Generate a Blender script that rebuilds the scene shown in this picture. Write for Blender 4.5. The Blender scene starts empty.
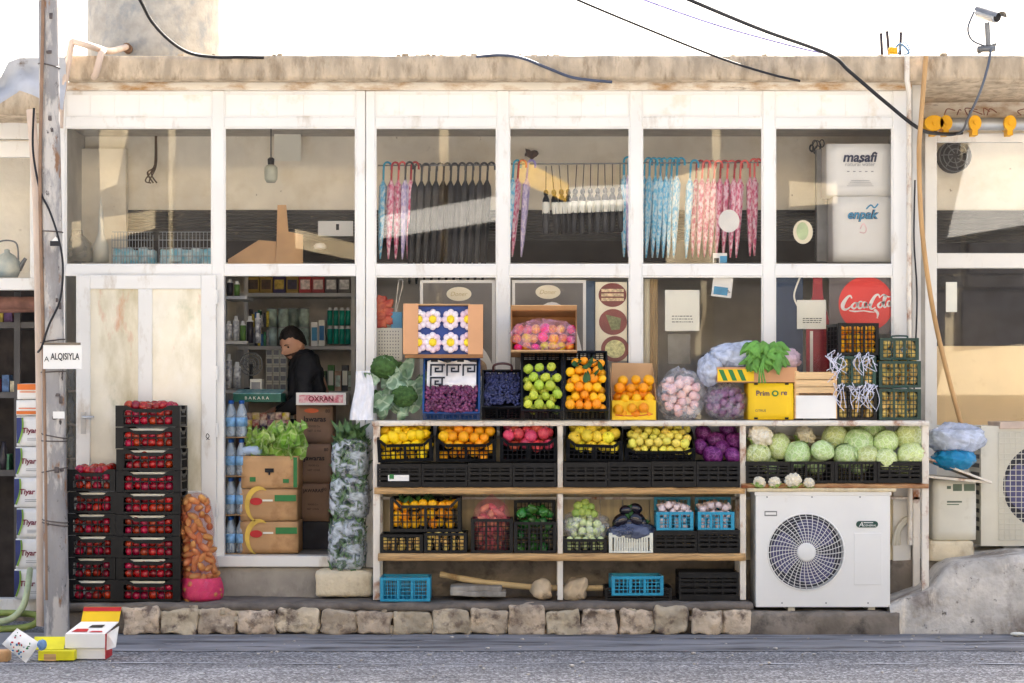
EXPO = 2.55
import bpy, math, random
from mathutils import Vector, Matrix, Euler, noise
random.seed(7)
rnd = random.uniform
SC = bpy.context.scene
COL = SC.collection
FPX, DC, HZ, HC = 2100.0, 14.0, 400.0, 1.517      # focal length (px), camera distance (m), horizon row, eye height (m)

def s_at(Y): return (Y + DC) / FPX
def P(px, py, Y=0.0):
    s = s_at(Y); return Vector(((px - 512) * s, Y, HC - (py - HZ) * s))
def R(x0, y0, x1, y1, Y=0.0):
    a = P(x0, y0, Y); b = P(x1, y1, Y); return a.x, b.x, b.z, a.z
def lin(c):
    f = lambda v: (v / 12.92) if v <= 0.04045 else ((v + 0.055) / 1.055) ** 2.4
    return tuple(f(v / 255.0) for v in c)

# ------------------------------------------------------------------ materials
MATS = {}
def base_mat(name):
    m = bpy.data.materials.new(name); m.use_nodes = True
    nt = m.node_tree; b = nt.nodes['Principled BSDF']
    return m, nt, b
def mat(name, c, rough=.6, var=.18, scale=9., bump=.0, bscale=40., metal=0., rand=0., hue=0., spec=.4, c2=None, lo=.35, hi=.65, stretch=(1,1,1), coat=0., detail=5., sss=0.):
    if name in MATS: return MATS[name]
    m, nt, b = base_mat(name); N = nt.nodes; L = nt.links
    c = lin(c)
    tc = N.new('ShaderNodeTexCoord'); oi = N.new('ShaderNodeObjectInfo')
    mp = N.new('ShaderNodeMapping'); mp.inputs['Scale'].default_value = stretch
    L.new(tc.outputs['Object'], mp.inputs['Vector'])
    ad = N.new('ShaderNodeVectorMath'); ad.operation = 'ADD'
    mul = N.new('ShaderNodeMath'); mul.operation = 'MULTIPLY'; mul.inputs[1].default_value = 37.
    L.new(oi.outputs['Random'], mul.inputs[0]); L.new(mp.outputs[0], ad.inputs[0]); L.new(mul.outputs[0], ad.inputs[1])
    no = N.new('ShaderNodeTexNoise'); no.inputs['Scale'].default_value = scale; no.inputs['Detail'].default_value = detail
    L.new(ad.outputs[0], no.inputs['Vector'])
    rp = N.new('ShaderNodeValToRGB')
    rp.color_ramp.elements[0].position = lo; rp.color_ramp.elements[1].position = hi
    d = lin(c2) if c2 else tuple(max(0, v * (1 - var)) for v in c)
    e = c if c2 else tuple(min(1, v * (1 + var)) for v in c)
    rp.color_ramp.elements[0].color = (*d, 1); rp.color_ramp.elements[1].color = (*e, 1)
    L.new(no.outputs['Fac'], rp.inputs['Fac'])
    out = rp.outputs['Color']
    if rand or hue:
        hs = N.new('ShaderNodeHueSaturation')
        v = N.new('ShaderNodeMapRange'); v.inputs['To Min'].default_value = 1 - rand; v.inputs['To Max'].default_value = 1 + rand
        L.new(oi.outputs['Random'], v.inputs['Value']); L.new(v.outputs[0], hs.inputs['Value'])
        if hue:
            fr = N.new('ShaderNodeMath'); fr.operation = 'MULTIPLY'; fr.inputs[1].default_value = 7.31
            fc = N.new('ShaderNodeMath'); fc.operation = 'FRACT'
            L.new(oi.outputs['Random'], fr.inputs[0]); L.new(fr.outputs[0], fc.inputs[0])
            h = N.new('ShaderNodeMapRange'); h.inputs['To Min'].default_value = .5 - hue; h.inputs['To Max'].default_value = .5 + hue
            L.new(fc.outputs[0], h.inputs['Value']); L.new(h.outputs[0], hs.inputs['Hue'])
        L.new(out, hs.inputs['Color']); out = hs.outputs[0]
    L.new(out, b.inputs['Base Color'])
    b.inputs['Roughness'].default_value = rough; b.inputs['Metallic'].default_value = metal
    b.inputs['Specular IOR Level'].default_value = spec
    if coat: b.inputs['Coat Weight'].default_value = coat; b.inputs['Coat Roughness'].default_value = .15
    if sss: b.inputs['Subsurface Weight'].default_value = sss; b.inputs['Subsurface Radius'].default_value = (.01, .006, .004); b.inputs['Subsurface Scale'].default_value = .5
    if bump:
        n2 = N.new('ShaderNodeTexNoise'); n2.inputs['Scale'].default_value = bscale; n2.inputs['Detail'].default_value = 4
        L.new(ad.outputs[0], n2.inputs['Vector'])
        bp = N.new('ShaderNodeBump'); bp.inputs['Strength'].default_value = bump; bp.inputs['Distance'].default_value = .01
        L.new(n2.outputs['Fac'], bp.inputs['Height']); L.new(bp.outputs[0], b.inputs['Normal'])
    MATS[name] = m; return m
def stain(m, c, scale, lo, hi, stretch=(1,1,1), seed=0.):
    """dirt, rust or wear with its own shape on top of a material's colour"""
    nt = m.node_tree; N = nt.nodes; L = nt.links; b = N['Principled BSDF']
    src = b.inputs['Base Color'].links[0].from_socket
    tc = N.new('ShaderNodeTexCoord'); mp = N.new('ShaderNodeMapping'); mp.inputs['Scale'].default_value = stretch
    mp.inputs['Location'].default_value = (seed, seed * .7, seed * 1.3)
    no = N.new('ShaderNodeTexNoise'); no.inputs['Scale'].default_value = scale; no.inputs['Detail'].default_value = 8; no.inputs['Roughness'].default_value = .65
    rp = N.new('ShaderNodeValToRGB'); rp.color_ramp.elements[0].position = lo; rp.color_ramp.elements[1].position = hi
    mx = N.new('ShaderNodeMix'); mx.data_type = 'RGBA'
    L.new(tc.outputs['Object'], mp.inputs['Vector']); L.new(mp.outputs[0], no.inputs['Vector']); L.new(no.outputs['Fac'], rp.inputs['Fac'])
    L.new(rp.outputs['Color'], mx.inputs['Factor']); L.new(src, mx.inputs[6]); mx.inputs[7].default_value = (*lin(c), 1)
    L.new(mx.outputs[2], b.inputs['Base Color']); return m
def glass_mat(name, tint=(1,1,1), k=1.7, dirt=.03):
    m = bpy.data.materials.new(name); m.use_nodes = True; nt = m.node_tree; N = nt.nodes; L = nt.links
    N.remove(N['Principled BSDF']); o = N['Material Output']
    t = N.new('ShaderNodeBsdfTransparent'); t.inputs[0].default_value = (*tint, 1)
    g = N.new('ShaderNodeBsdfGlossy'); g.inputs['Roughness'].default_value = .015
    f = N.new('ShaderNodeFresnel'); f.inputs['IOR'].default_value = 1.5
    mu = N.new('ShaderNodeMath'); mu.operation = 'MULTIPLY'; mu.inputs[1].default_value = k; mu.use_clamp = True
    L.new(f.outputs[0], mu.inputs[0]); x = N.new('ShaderNodeMixShader')
    L.new(mu.outputs[0], x.inputs[0]); L.new(t.outputs[0], x.inputs[1]); L.new(g.outputs[0], x.inputs[2])
    # dust film: a thin, patchy diffuse layer
    d = N.new('ShaderNodeBsdfDiffuse'); d.inputs[0].default_value = (.75, .72, .66, 1)
    tc = N.new('ShaderNodeTexCoord'); no = N.new('ShaderNodeTexNoise'); no.inputs['Scale'].default_value = 3.; no.inputs['Detail'].default_value = 7
    mr = N.new('ShaderNodeMapRange'); mr.inputs['From Min'].default_value = .35; mr.inputs['From Max'].default_value = .75; mr.inputs['To Max'].default_value = dirt * 2
    L.new(tc.outputs['Object'], no.inputs['Vector']); L.new(no.outputs['Fac'], mr.inputs['Value'])
    y = N.new('ShaderNodeMixShader'); L.new(mr.outputs[0], y.inputs[0]); L.new(x.outputs[0], y.inputs[1]); L.new(d.outputs[0], y.inputs[2])
    L.new(y.outputs[0], o.inputs['Surface']); return m
def film_mat(name, c, alpha=.4, rough=.2, scale=14., a_var=.25, bump=.5):
    """crinkled translucent plastic"""
    m, nt, b = base_mat(name); N = nt.nodes; L = nt.links
    b.inputs['Base Color'].default_value = (*lin(c), 1); b.inputs['Roughness'].default_value = rough
    tc = N.new('ShaderNodeTexCoord'); no = N.new('ShaderNodeTexNoise'); no.inputs['Scale'].default_value = scale; no.inputs['Detail'].default_value = 5; no.inputs['Distortion'].default_value = 1.2
    mr = N.new('ShaderNodeMapRange'); mr.inputs['From Min'].default_value = .35; mr.inputs['From Max'].default_value = .65
    mr.inputs['To Min'].default_value = max(0, alpha - a_var); mr.inputs['To Max'].default_value = min(1, alpha + a_var)
    L.new(tc.outputs['Object'], no.inputs['Vector']); L.new(no.outputs['Fac'], mr.inputs['Value']); L.new(mr.outputs[0], b.inputs['Alpha'])
    bp = N.new('ShaderNodeBump'); bp.inputs['Strength'].default_value = bump; bp.inputs['Distance'].default_value = .02
    L.new(no.outputs['Fac'], bp.inputs['Height']); L.new(bp.outputs[0], b.inputs['Normal']); return m
def net_mat(name, c, n=110., w=.28):
    """knitted net: a woven alpha pattern"""
    m, nt, b = base_mat(name); N = nt.nodes; L = nt.links
    b.inputs['Base Color'].default_value = (*lin(c), 1); b.inputs['Roughness'].default_value = .6
    tc = N.new('ShaderNodeTexCoord'); mp = N.new('ShaderNodeMapping'); mp.inputs['Rotation'].default_value = (0, .785, 0); mp.inputs['Scale'].default_value = (n, .01, n)
    L.new(tc.outputs['Object'], mp.inputs['Vector'])
    sp = N.new('ShaderNodeSeparateXYZ'); L.new(mp.outputs[0], sp.inputs[0]); outs = []
    for ax in ('X', 'Z'):
        fr = N.new('ShaderNodeMath'); fr.operation = 'FRACT'; lt = N.new('ShaderNodeMath'); lt.operation = 'LESS_THAN'; lt.inputs[1].default_value = w
        L.new(sp.outputs[ax], fr.inputs[0]); L.new(fr.outputs[0], lt.inputs[0]); outs.append(lt.outputs[0])
    mx = N.new('ShaderNodeMath'); mx.operation = 'MAXIMUM'; L.new(outs[0], mx.inputs[0]); L.new(outs[1], mx.inputs[1])
    L.new(mx.outputs[0], b.inputs['Alpha']); return m
def veg_mat(name, c, vein, rough=.45, vs=9., rand=.12, hue=.015, dist=2.5, bump=.25):
    """leafy vegetable skin: branching pale veins over the leaf colour"""
    if name in MATS: return MATS[name]
    m = mat(name, c, rough, .25, 14., rand=rand, hue=hue, bump=bump, bscale=35)
    nt = m.node_tree; N = nt.nodes; L = nt.links; b = N['Principled BSDF']
    src = b.inputs['Base Color'].links[0].from_socket
    tc = N.new('ShaderNodeTexCoord'); vo = N.new('ShaderNodeTexVoronoi'); vo.feature = 'DISTANCE_TO_EDGE'; vo.inputs['Scale'].default_value = vs
    nz = N.new('ShaderNodeTexNoise'); nz.inputs['Scale'].default_value = 6.
    ad = N.new('ShaderNodeMixRGB'); ad.blend_type = 'ADD'; ad.inputs[0].default_value = .12
    L.new(tc.outputs['Object'], ad.inputs[1]); L.new(nz.outputs['Color'], ad.inputs[2]); L.new(tc.outputs['Object'], nz.inputs['Vector'])
    L.new(ad.outputs[0], vo.inputs['Vector'])
    rp = N.new('ShaderNodeValToRGB'); rp.color_ramp.elements[0].position = 0; rp.color_ramp.elements[1].position = .12
    rp.color_ramp.elements[0].color = (1, 1, 1, 1); rp.color_ramp.elements[1].color = (0, 0, 0, 1)
    L.new(vo.outputs['Distance'], rp.inputs['Fac'])
    mx = N.new('ShaderNodeMix'); mx.data_type = 'RGBA'; ml = N.new('ShaderNodeMath'); ml.operation = 'MULTIPLY'; ml.inputs[1].default_value = .6
    L.new(rp.outputs['Color'], ml.inputs[0]); L.new(ml.outputs[0], mx.inputs['Factor']); L.new(src, mx.inputs[6]); mx.inputs[7].default_value = (*lin(vein), 1)
    L.new(mx.outputs[2], b.inputs['Base Color']); return m

# ------------------------------------------------------------------ mesh builder
class MB:
    def __init__(s): s.v = []; s.f = []; s.m = []; s.s = []
    def add(s, vs, fs, mi=0, smooth=False, M=None):
        o = len(s.v)
        s.v += [tuple(M @ Vector(p)) if M else tuple(p) for p in vs]
        for f in fs: s.f.append([o + i for i in f]); s.m.append(mi); s.s.append(smooth)
        return s
    def box(s, x0, x1, y0, y1, z0, z1, mi=0, M=None):
        v = [(x, y, z) for x in (x0, x1) for y in (y0, y1) for z in (z0, z1)]
        return s.add(v, [(0,1,3,2), (4,6,7,5), (0,4,5,1), (2,3,7,6), (0,2,6,4), (1,5,7,3)], mi, False, M)
    def pbox(s, x0, y0, x1, y1, Y, d, mi=0):
        a, b, c, e = R(x0, y0, x1, y1, Y); return s.box(a, b, Y, Y + d, c, e, mi)
    def prism(s, pts, y0, y1, mi=0, M=None, smooth=False):
        """outline in x,z extruded along y"""
        n = len(pts); v = [(p[0], y0, p[1]) for p in pts] + [(p[0], y1, p[1]) for p in pts]
        f = [tuple(range(n)), tuple(range(2 * n - 1, n - 1, -1))] + [(i, i + n, (i + 1) % n + n, (i + 1) % n) for i in range(n)]
        return s.add(v, f, mi, smooth, M)
    def tube(s, pts, r, n=8, mi=0, cap=True, M=None):
        pts = [Vector(p) for p in pts]; k = len(pts)
        rs = r if isinstance(r, (list, tuple)) else [r] * k
        v = []; f = []; up = None
        for i, p in enumerate(pts):
            t = (pts[min(i + 1, k - 1)] - pts[max(i - 1, 0)]).normalized()
            if up is None:
                up = Vector((0, 0, 1)) if abs(t.z) < .9 else Vector((1, 0, 0))
            a = t.cross(up)
            if a.length < 1e-5: a = t.orthogonal()
            a.normalize(); b = a.cross(t).normalized(); up = b
            for j in range(n):
                q = 2 * math.pi * j / n
                v.append(p + a * math.cos(q) * rs[i] + b * math.sin(q) * rs[i])
        for i in range(k - 1):
            for j in range(n):
                f.append((i * n + j, i * n + (j + 1) % n, (i + 1) * n + (j + 1) % n, (i + 1) * n + j))
        s.add(v, f, mi, True, M)
        if cap:
            s.add(v[:n], [tuple(range(n - 1, -1, -1))], mi, False, M); s.add(v[-n:], [tuple(range(n))], mi, False, M)
        return s
    def lathe(s, prof, n=16, mi=0, M=None, fn=None):
        """profile of (r, z) turned about z"""
        v = []; f = []; k = len(prof)
        for (r, z) in prof:
            for j in range(n):
                q = 2 * math.pi * j / n; p = Vector((r * math.cos(q), r * math.sin(q), z))
                v.append(fn(p, q) if fn else p)
        for i in range(k - 1):
            for j in range(n):
                f.append((i * n + j, i * n + (j + 1) % n, (i + 1) * n + (j + 1) % n, (i + 1) * n + j))
        if prof[0][0] > 1e-4: f.append(tuple(range(n - 1, -1, -1)))
        if prof[-1][0] > 1e-4: f.append(tuple(range((k - 1) * n, k * n)))
        return s.add(v, f, mi, True, M)
    def ball(s, c, r, n=14, m=9, mi=0, fn=None, M=None):
        r = r if isinstance(r, (list, tuple, Vector)) else (r, r, r); v = []; f = []
        for i in range(m + 1):
            a = math.pi * i / m
            for j in range(n):
                q = 2 * math.pi * j / n
                d = Vector((math.sin(a) * math.cos(q), math.sin(a) * math.sin(q), math.cos(a)))
                k = fn(d) if fn else 1.
                v.append(Vector((d.x * r[0] * k, d.y * r[1] * k, d.z * r[2] * k)) + Vector(c))
        for i in range(m):
            for j in range(n):
                f.append((i * n + j, (i + 1) * n + j, (i + 1) * n + (j + 1) % n, i * n + (j + 1) % n))
        return s.add(v, f, mi, True, M)
    def rbox(s, c, e, r=.02, n=(6, 4, 4), amp=.0, freq=6., seed=0., mi=0, M=None, smooth=True):
        """rounded, roughened block: centre c, half extents e"""
        c = Vector(c); sd = Vector((seed * 3.1, seed * 1.7, seed * 2.3))
        idx = {}; v = []; f = []
        def vert(i, j, k):
            key = (i, j, k)
            if key in idx: return idx[key]
            p = Vector(((2 * i / n[0] - 1) * e[0], (2 * j / n[1] - 1) * e[1], (2 * k / n[2] - 1) * e[2]))
            q = Vector([max(-(e[a] - r), min(e[a] - r, p[a])) for a in range(3)]); d = p - q
            if d.length > 1e-9: p = q + d.normalized() * r
            if amp:
                h = (p + sd) * freq
                p = p + amp * Vector(noise.noise_vector(h)) + amp * .4 * Vector(noise.noise_vector(h * 2.7))
            idx[key] = len(v); v.append(p + c); return idx[key]
        N0, N1, N2 = n
        for i in range(N0):
            for j in range(N1):
                f.append((vert(i,j,0), vert(i,j+1,0), vert(i+1,j+1,0), vert(i+1,j,0)))
                f.append((vert(i,j,N2), vert(i+1,j,N2), vert(i+1,j+1,N2), vert(i,j+1,N2)))
        for i in range(N0):
            for k in range(N2):
                f.append((vert(i,0,k), vert(i+1,0,k), vert(i+1,0,k+1), vert(i,0,k+1)))
                f.append((vert(i,N1,k), vert(i,N1,k+1), vert(i+1,N1,k+1), vert(i+1,N1,k)))
        for j in range(N1):
            for k in range(N2):
                f.append((vert(0,j,k), vert(0,j,k+1), vert(0,j+1,k+1), vert(0,j+1,k)))
                f.append((vert(N0,j,k), vert(N0,j+1,k), vert(N0,j+1,k+1), vert(N0,j,k+1)))
        return s.add(v, f, mi, smooth, M)
    def leaf(s, L, W, curl=.6, wave=.15, cup=.3, n=8, m=4, mi=0, M=None, sh=.6, waves=5):
        """a leaf blade from the origin along +z, face towards -y"""
        v = []; f = []; ph = rnd(0, 6)
        for i in range(n + 1):
            t = i / n; w = W * (math.sin(math.pi * min(1, t * .93 + .07) ** sh) ** .8 + .04)
            a = curl * t * t
            for j in range(m + 1):
                u = 2 * j / m - 1
                x = u * w * .5; y = cup * (u * u) * W * .5 * -1 + math.sin(t * waves * 3 + u * 3 + ph) * wave * W * abs(u) * .6
                z = L * t
                v.append((x, y * math.cos(a) - L * (1 - math.cos(a)) * .0 - math.sin(a) * L * t * .7, z * math.cos(a * .6)))
        for i in range(n):
            for j in range(m):
                f.append((i * (m + 1) + j, i * (m + 1) + j + 1, (i + 1) * (m + 1) + j + 1, (i + 1) * (m + 1) + j))
        return s.add(v, f, mi, True, M)
    def mesh(s, name, mats, org=None):
        me = bpy.data.meshes.new(name)
        vs = s.v if org is None else [(p[0] - org[0], p[1] - org[1], p[2] - org[2]) for p in s.v]
        me.from_pydata(vs, [], s.f)
        for m in (mats if isinstance(mats, (list, tuple)) else [mats]): me.materials.append(m)
        me.polygons.foreach_set('material_index', s.m); me.polygons.foreach_set('use_smooth', s.s)
        me.update(); return me

def tag(o, label=None, cat=None, group=None, kind=None):
    if label: o['label'] = label
    if cat: o['category'] = cat
    if group: o['group'] = group
    if kind: o['kind'] = kind
    return o
def link(name, me, parent=None, loc=None, M=None, bevel=0.):
    o = bpy.data.objects.new(name, me); COL.objects.link(o)
    if M is not None: o.matrix_world = M
    elif loc is not None: o.location = loc
    if parent: o.parent = parent
    if bevel:
        b = o.modifiers.new('bevel', 'BEVEL'); b.width = bevel; b.segments = 2; b.limit_method = 'ANGLE'; b.angle_limit = .7
    return o
def solo(name, mb, mats, label, cat, group=None, bevel=0., kind=None, org=None):
    """a thing that is one mesh, modelled in world coordinates; its origin goes to its base"""
    if org is None:
        xs = [p[0] for p in mb.v]; ys = [p[1] for p in mb.v]; zs = [p[2] for p in mb.v]
        org = ((min(xs) + max(xs)) / 2, (min(ys) + max(ys)) / 2, min(zs))
    o = link(name, mb.mesh(name, mats, org), None, org, bevel=bevel)
    return tag(o, label, cat, group, kind)
class Thing:
    """an Empty at the thing's base that parents its parts"""
    def __init__(s, name, label, cat, loc, group=None, rot=None, kind=None):
        s.o = bpy.data.objects.new(name, None); COL.objects.link(s.o); s.loc = Vector(loc)
        s.o.location = loc; s.o.empty_display_size = .05
        s.rot = rot
        if rot: s.o.rotation_euler = rot
        tag(s.o, label, cat, group, kind)
    def part(s, name, mb, mats, parent=None, bevel=0., world=True, label=None):
        o = link(name, mb.mesh(name, mats, s.loc if world else None), parent or s.o, bevel=bevel)
        if label: o['label'] = label
        return o
    def mpart(s, name, me, parent=None, loc=None):
        return link(name, me, parent or s.o, loc)
def children(o): return [c for c in COL.objects if c.parent == o]
def dup(root, loc=None, rot=None, label=None, group=None, mats=None):
    def cp(o, par):
        c = o.copy(); COL.objects.link(c)
        if par: c.parent = par
        for ch in list(o.children): cp(ch, c)
        return c
    r = cp(root, None)
    if loc is not None: r.location = loc
    if rot is not None: r.rotation_euler = rot
    if label: r['label'] = label
    if group: r['group'] = group
    return r
def spline(pts, n=8):
    pts = [Vector(p) for p in pts]; out = []
    for i in range(len(pts) - 1):
        p0 = pts[max(i - 1, 0)]; p1 = pts[i]; p2 = pts[i + 1]; p3 = pts[min(i + 2, len(pts) - 1)]
        for k in range(n):
            t = k / n
            out.append(.5 * ((2 * p1) + (p2 - p0) * t + (2 * p0 - 5 * p1 + 4 * p2 - p3) * t * t + (3 * p1 - p0 - 3 * p2 + p3) * t ** 3))
    out.append(pts[-1]); return out
def text_mb(mb, txt, cx, cz, y, w=None, h=None, mi=0, shear=0., M=None, bold=0.):
    """lettering facing -y, fitted into width w or height h and centred; added to mb"""
    cu = bpy.data.curves.new('lettering', 'FONT'); cu.body = txt; cu.size = 1; cu.shear = shear; cu.offset = bold; cu.extrude = .0; cu.resolution_u = 4
    o = bpy.data.objects.new('lettering', cu); COL.objects.link(o)
    dg = bpy.context.evaluated_depsgraph_get(); me = bpy.data.meshes.new_from_object(o.evaluated_get(dg))
    xs = [v.co.x for v in me.vertices]; zs = [v.co.y for v in me.vertices]
    if xs:
        ww = max(xs) - min(xs); hh = max(zs) - min(zs)
        kx = (w / ww) if w else h / hh; kz = (h / hh) if h else kx
        mx = (max(xs) + min(xs)) / 2; mz = (max(zs) + min(zs)) / 2
        mb.add([((v.co.x - mx) * kx + cx, y, (v.co.y - mz) * kz + cz) for v in me.vertices], [tuple(p.vertices) for p in me.polygons], mi, False, M)
    bpy.data.objects.remove(o); bpy.data.curves.remove(cu); bpy.data.meshes.remove(me)
    return mb
def stroke(mb, pts, w, y, mi=0, close=False):
    """a flat brush stroke facing -y through x,z points with width(s) w"""
    q = spline([(p[0], 0, p[1]) for p in pts], 6); k = len(q); v = []; f = []
    for i, p in enumerate(q):
        t = (q[min(i + 1, k - 1)] - q[max(i - 1, 0)]); t.normalize(); nrm = Vector((-t.z, 0, t.x))
        ww = w if not isinstance(w, (list, tuple)) else w[min(int(i / (k - 1) * (len(w) - 1)), len(w) - 2)] + (w[min(int(i / (k - 1) * (len(w) - 1)) + 1, len(w) - 1)] - w[min(int(i / (k - 1) * (len(w) - 1)), len(w) - 2)]) * ((i / (k - 1) * (len(w) - 1)) % 1)
        v += [(p.x + nrm.x * ww / 2, y, p.z + nrm.z * ww / 2), (p.x - nrm.x * ww / 2, y, p.z - nrm.z * ww / 2)]
    for i in range(k - 1): f.append((2 * i, 2 * i + 1, 2 * i + 3, 2 * i + 2))
    return mb.add(v, f, mi)
def disc(mb, cx, cz, y, rx, rz, n=40, mi=0):
    return mb.add([(cx + rx * math.cos(2 * math.pi * i / n), y, cz + rz * math.sin(2 * math.pi * i / n)) for i in range(n)], [tuple(range(n))], mi)

# ------------------------------------------------------------------ palette
M_pvc = stain(mat('white_window_frame', (232, 230, 224), .35, .03, 3., spec=.5), (172, 154, 126), 5., .56, .82, (1.2, 1, .5))
M_beam = stain(stain(mat('stained_beam', (228, 220, 204), .6, .06, 3., bump=.1), (168, 128, 78), 6., .47, .68, (.6, 1, 1.6)), (110, 82, 54), 9., .6, .72, (.5, 1, 2.), 4.)
M_panel = stain(mat('white_panel', (240, 238, 232), .4, .03, 2.), (214, 196, 160), 4., .55, .85)
M_slab = stain(stain(mat('roof_concrete', (190, 172, 147), .9, .22, 9., bump=.9, bscale=48, stretch=(1.4, 1, .6)), (146, 128, 104), 9., .52, .7, (1.6, 1, .5)), (190, 176, 152), 12., .62, .75, (1, 1, .6), 3.)
M_glass = glass_mat('window_glass', k=.75, dirt=.008)
M_glass_dark = glass_mat('window_glass_clean', k=.75, dirt=.005)
M_plaster = stain(stain(mat('cream_plaster', (246, 238, 220), .9, .08, 3., bump=.25, bscale=20), (224, 210, 182), 2.2, .5, .75), (120, 96, 66), 12., .69, .73, (1, 1, 1), 5.)
M_ceil = mat('ceiling_plaster', (190, 184, 172), .9, .1)
M_iwall = mat('interior_grey_wall', (206, 202, 194), .9, .15, 3.)
M_ifloor = mat('interior_floor', (140, 132, 122), .6, .2)
M_slat = stain(mat('dark_slat', (50, 48, 44), .6, .25, 10.), (150, 138, 112), 9., .62, .78, (1, 1, 3))
M_conc = stain(stain(mat('old_concrete', (158, 152, 144), .92, .22, 5., bump=.7, bscale=30), (96, 90, 84), 4., .5, .68), (188, 180, 168), 7., .6, .75, (1, 1, 1), 7.)
M_riser = stain(mat('riser_concrete', (168, 162, 152), .92, .18, 4., bump=.5, bscale=30), (104, 98, 90), 3., .48, .7, (1, 1, .5))
M_stone = stain(stain(mat('kerb_stone', (190, 174, 150), .9, .25, 7., rand=.22, hue=.008, bump=1., bscale=34), (116, 100, 88), 10., .5, .64), (205, 192, 170), 16., .62, .74, (1, 1, 1), 2.)
M_mortar = mat('mortar', (112, 104, 96), .95, .25, 9., bump=.8, bscale=40)
M_lime = stain(mat('limestone', (226, 212, 182), .9, .1, 7., bump=.8, bscale=45), (176, 152, 116), 6., .55, .75)
M_rock = stain(mat('rock', (206, 186, 156), .9, .2, 8., bump=.8, bscale=30), (140, 118, 92), 10., .55, .7)
M_black = mat('black_plastic', (12, 13, 16), .42, .3, 12., rand=.2, spec=.25)
M_black_dusty = stain(mat('dusty_black_plastic', (14, 15, 18), .48, .3, 12., rand=.2, spec=.25), (52, 52, 56), 7., .62, .9)
M_green_pl = mat('dark_green_plastic', (28, 62, 52), .42, .2, 10., rand=.15)
M_blue_pl = mat('turquoise_plastic', (22, 142, 176), .4, .12, 8., rand=.1)
M_navy_pl = mat('blue_plastic', (26, 66, 122), .42, .15, 8.)
M_white_pl = mat('white_plastic', (222, 222, 206), .45, .06, 8.)
M_card = stain(mat('cardboard', (202, 160, 114), .8, .1, 6., rand=.1, bump=.12, bscale=12), (158, 114, 72), 4., .56, .75)
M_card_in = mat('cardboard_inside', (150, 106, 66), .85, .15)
M_card_tan = mat('cardboard_tan', (212, 158, 114), .8, .06, 5.)
M_brown_card = mat('brown_cardboard', (150, 120, 98), .8, .12, 5., rand=.1)
M_yellow = mat('yellow_print', (240, 196, 22), .55, .06, 5.)
M_white_card = mat('white_card', (236, 234, 228), .6, .04, 4.)
M_paper = mat('paper', (234, 232, 218), .7, .04, 4.)
M_ink = mat('dark_ink', (34, 34, 38), .6, .1)
M_redink = mat('red_ink', (190, 34, 38), .5, .08)
M_greenink = mat('green_ink', (40, 120, 60), .5, .1)
M_blueink = mat('blue_ink', (40, 110, 160), .5, .1)
M_wood = stain(mat('plank_wood', (196, 158, 108), .75, .22, 5., stretch=(1.2, 8, 18), bump=.3), (112, 76, 46), 5., .55, .75, (.6, 3, 6))
M_palewood = stain(mat('pale_board', (216, 200, 164), .8, .1, 6., stretch=(6, 4, .6)), (160, 134, 92), 4., .55, .75, (1, 1, .4))
M_crate_wood = mat('crate_wood', (226, 190, 140), .75, .14, 5., stretch=(1, 6, 14))
M_rack = stain(mat('white_rack_paint', (224, 216, 202), .5, .06, 8.), (150, 92, 52), 8., .53, .68, (1, 1, .7))
M_rust = stain(mat('rusty_edge', (190, 150, 108), .7, .15, 8., stretch=(1, 4, 4)), (128, 68, 36), 6., .45, .66, (.7, 3, 3))
M_ac = stain(mat('ac_white', (232, 231, 226), .38, .025, 3.), (196, 188, 170), 3., .62, .85)
M_ac_old = stain(mat('ac_yellowed', (216, 212, 196), .5, .06, 4.), (168, 158, 132), 4., .55, .8)
M_dark = mat('dark_void', (30, 30, 34), .8, .3)
M_fan = mat('fan_blade', (92, 90, 128), .5, .12)
M_galv = mat('galvanised', (170, 174, 178), .45, .12, 8., metal=.6)
M_steel = mat('grey_steel', (120, 122, 124), .45, .15, metal=.5)
M_cable = mat('black_cable', (26, 26, 30), .55, .2)
M_pole = stain(stain(stain(stain(mat('weathered_pole', (150, 147, 145), .75, .16, 6., bump=.5, stretch=(1, 1, .4)), (194, 188, 180), 6., .5, .56, (1, 1, .3)), (134, 126, 122), 4., .52, .66, (1.5, 1, .5), 6.), (140, 104, 76), 12., .58, .66, (1, 1, .35), 3.), (62, 56, 56), 17., .62, .68, (1, 1, .6), 9.)
M_pipe = mat('beige_pipe', (206, 184, 164), .6, .12, 9., stretch=(1, 1, .5))
M_bamboo = mat('tan_stick', (190, 150, 100), .6, .15, 9., stretch=(1, 1, .3))
M_handle = mat('metal_handle', (196, 196, 196), .3, .05, metal=.9)
# ------------------------------------------------------------------ camera, sun, sky
cam = bpy.data.cameras.new('camera'); co = bpy.data.objects.new('camera', cam); COL.objects.link(co)
co.location = (0, -DC, HC); co.rotation_euler = (math.pi / 2, 0, 0)
cam.sensor_width = 36; cam.lens = 36 * FPX / 1024; cam.shift_y = (HZ - 341.5) / 1024; cam.clip_end = 3000; cam.clip_start = .1
SC.camera = co
EL, AZ = math.radians(48), math.radians(14)
sd = Vector((math.sin(AZ) * math.cos(EL), math.cos(AZ) * math.cos(EL), math.sin(EL)))
sun = bpy.data.lights.new('sun', 'SUN'); sun.energy = 5.; sun.angle = math.radians(.5); sun.color = (1, .95, .87)
so = bpy.data.objects.new('sun', sun); COL.objects.link(so); so.rotation_euler = (-sd).to_track_quat('-Z', 'Y').to_euler(); so.location = (0, 20, 30)
w = bpy.data.worlds.new('World'); SC.world = w; w.use_nodes = True
sk = w.node_tree.nodes.new('ShaderNodeTexSky'); sk.sky_type = 'NISHITA'; sk.sun_disc = False; sk.sun_elevation = EL; sk.sun_rotation = AZ
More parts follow.
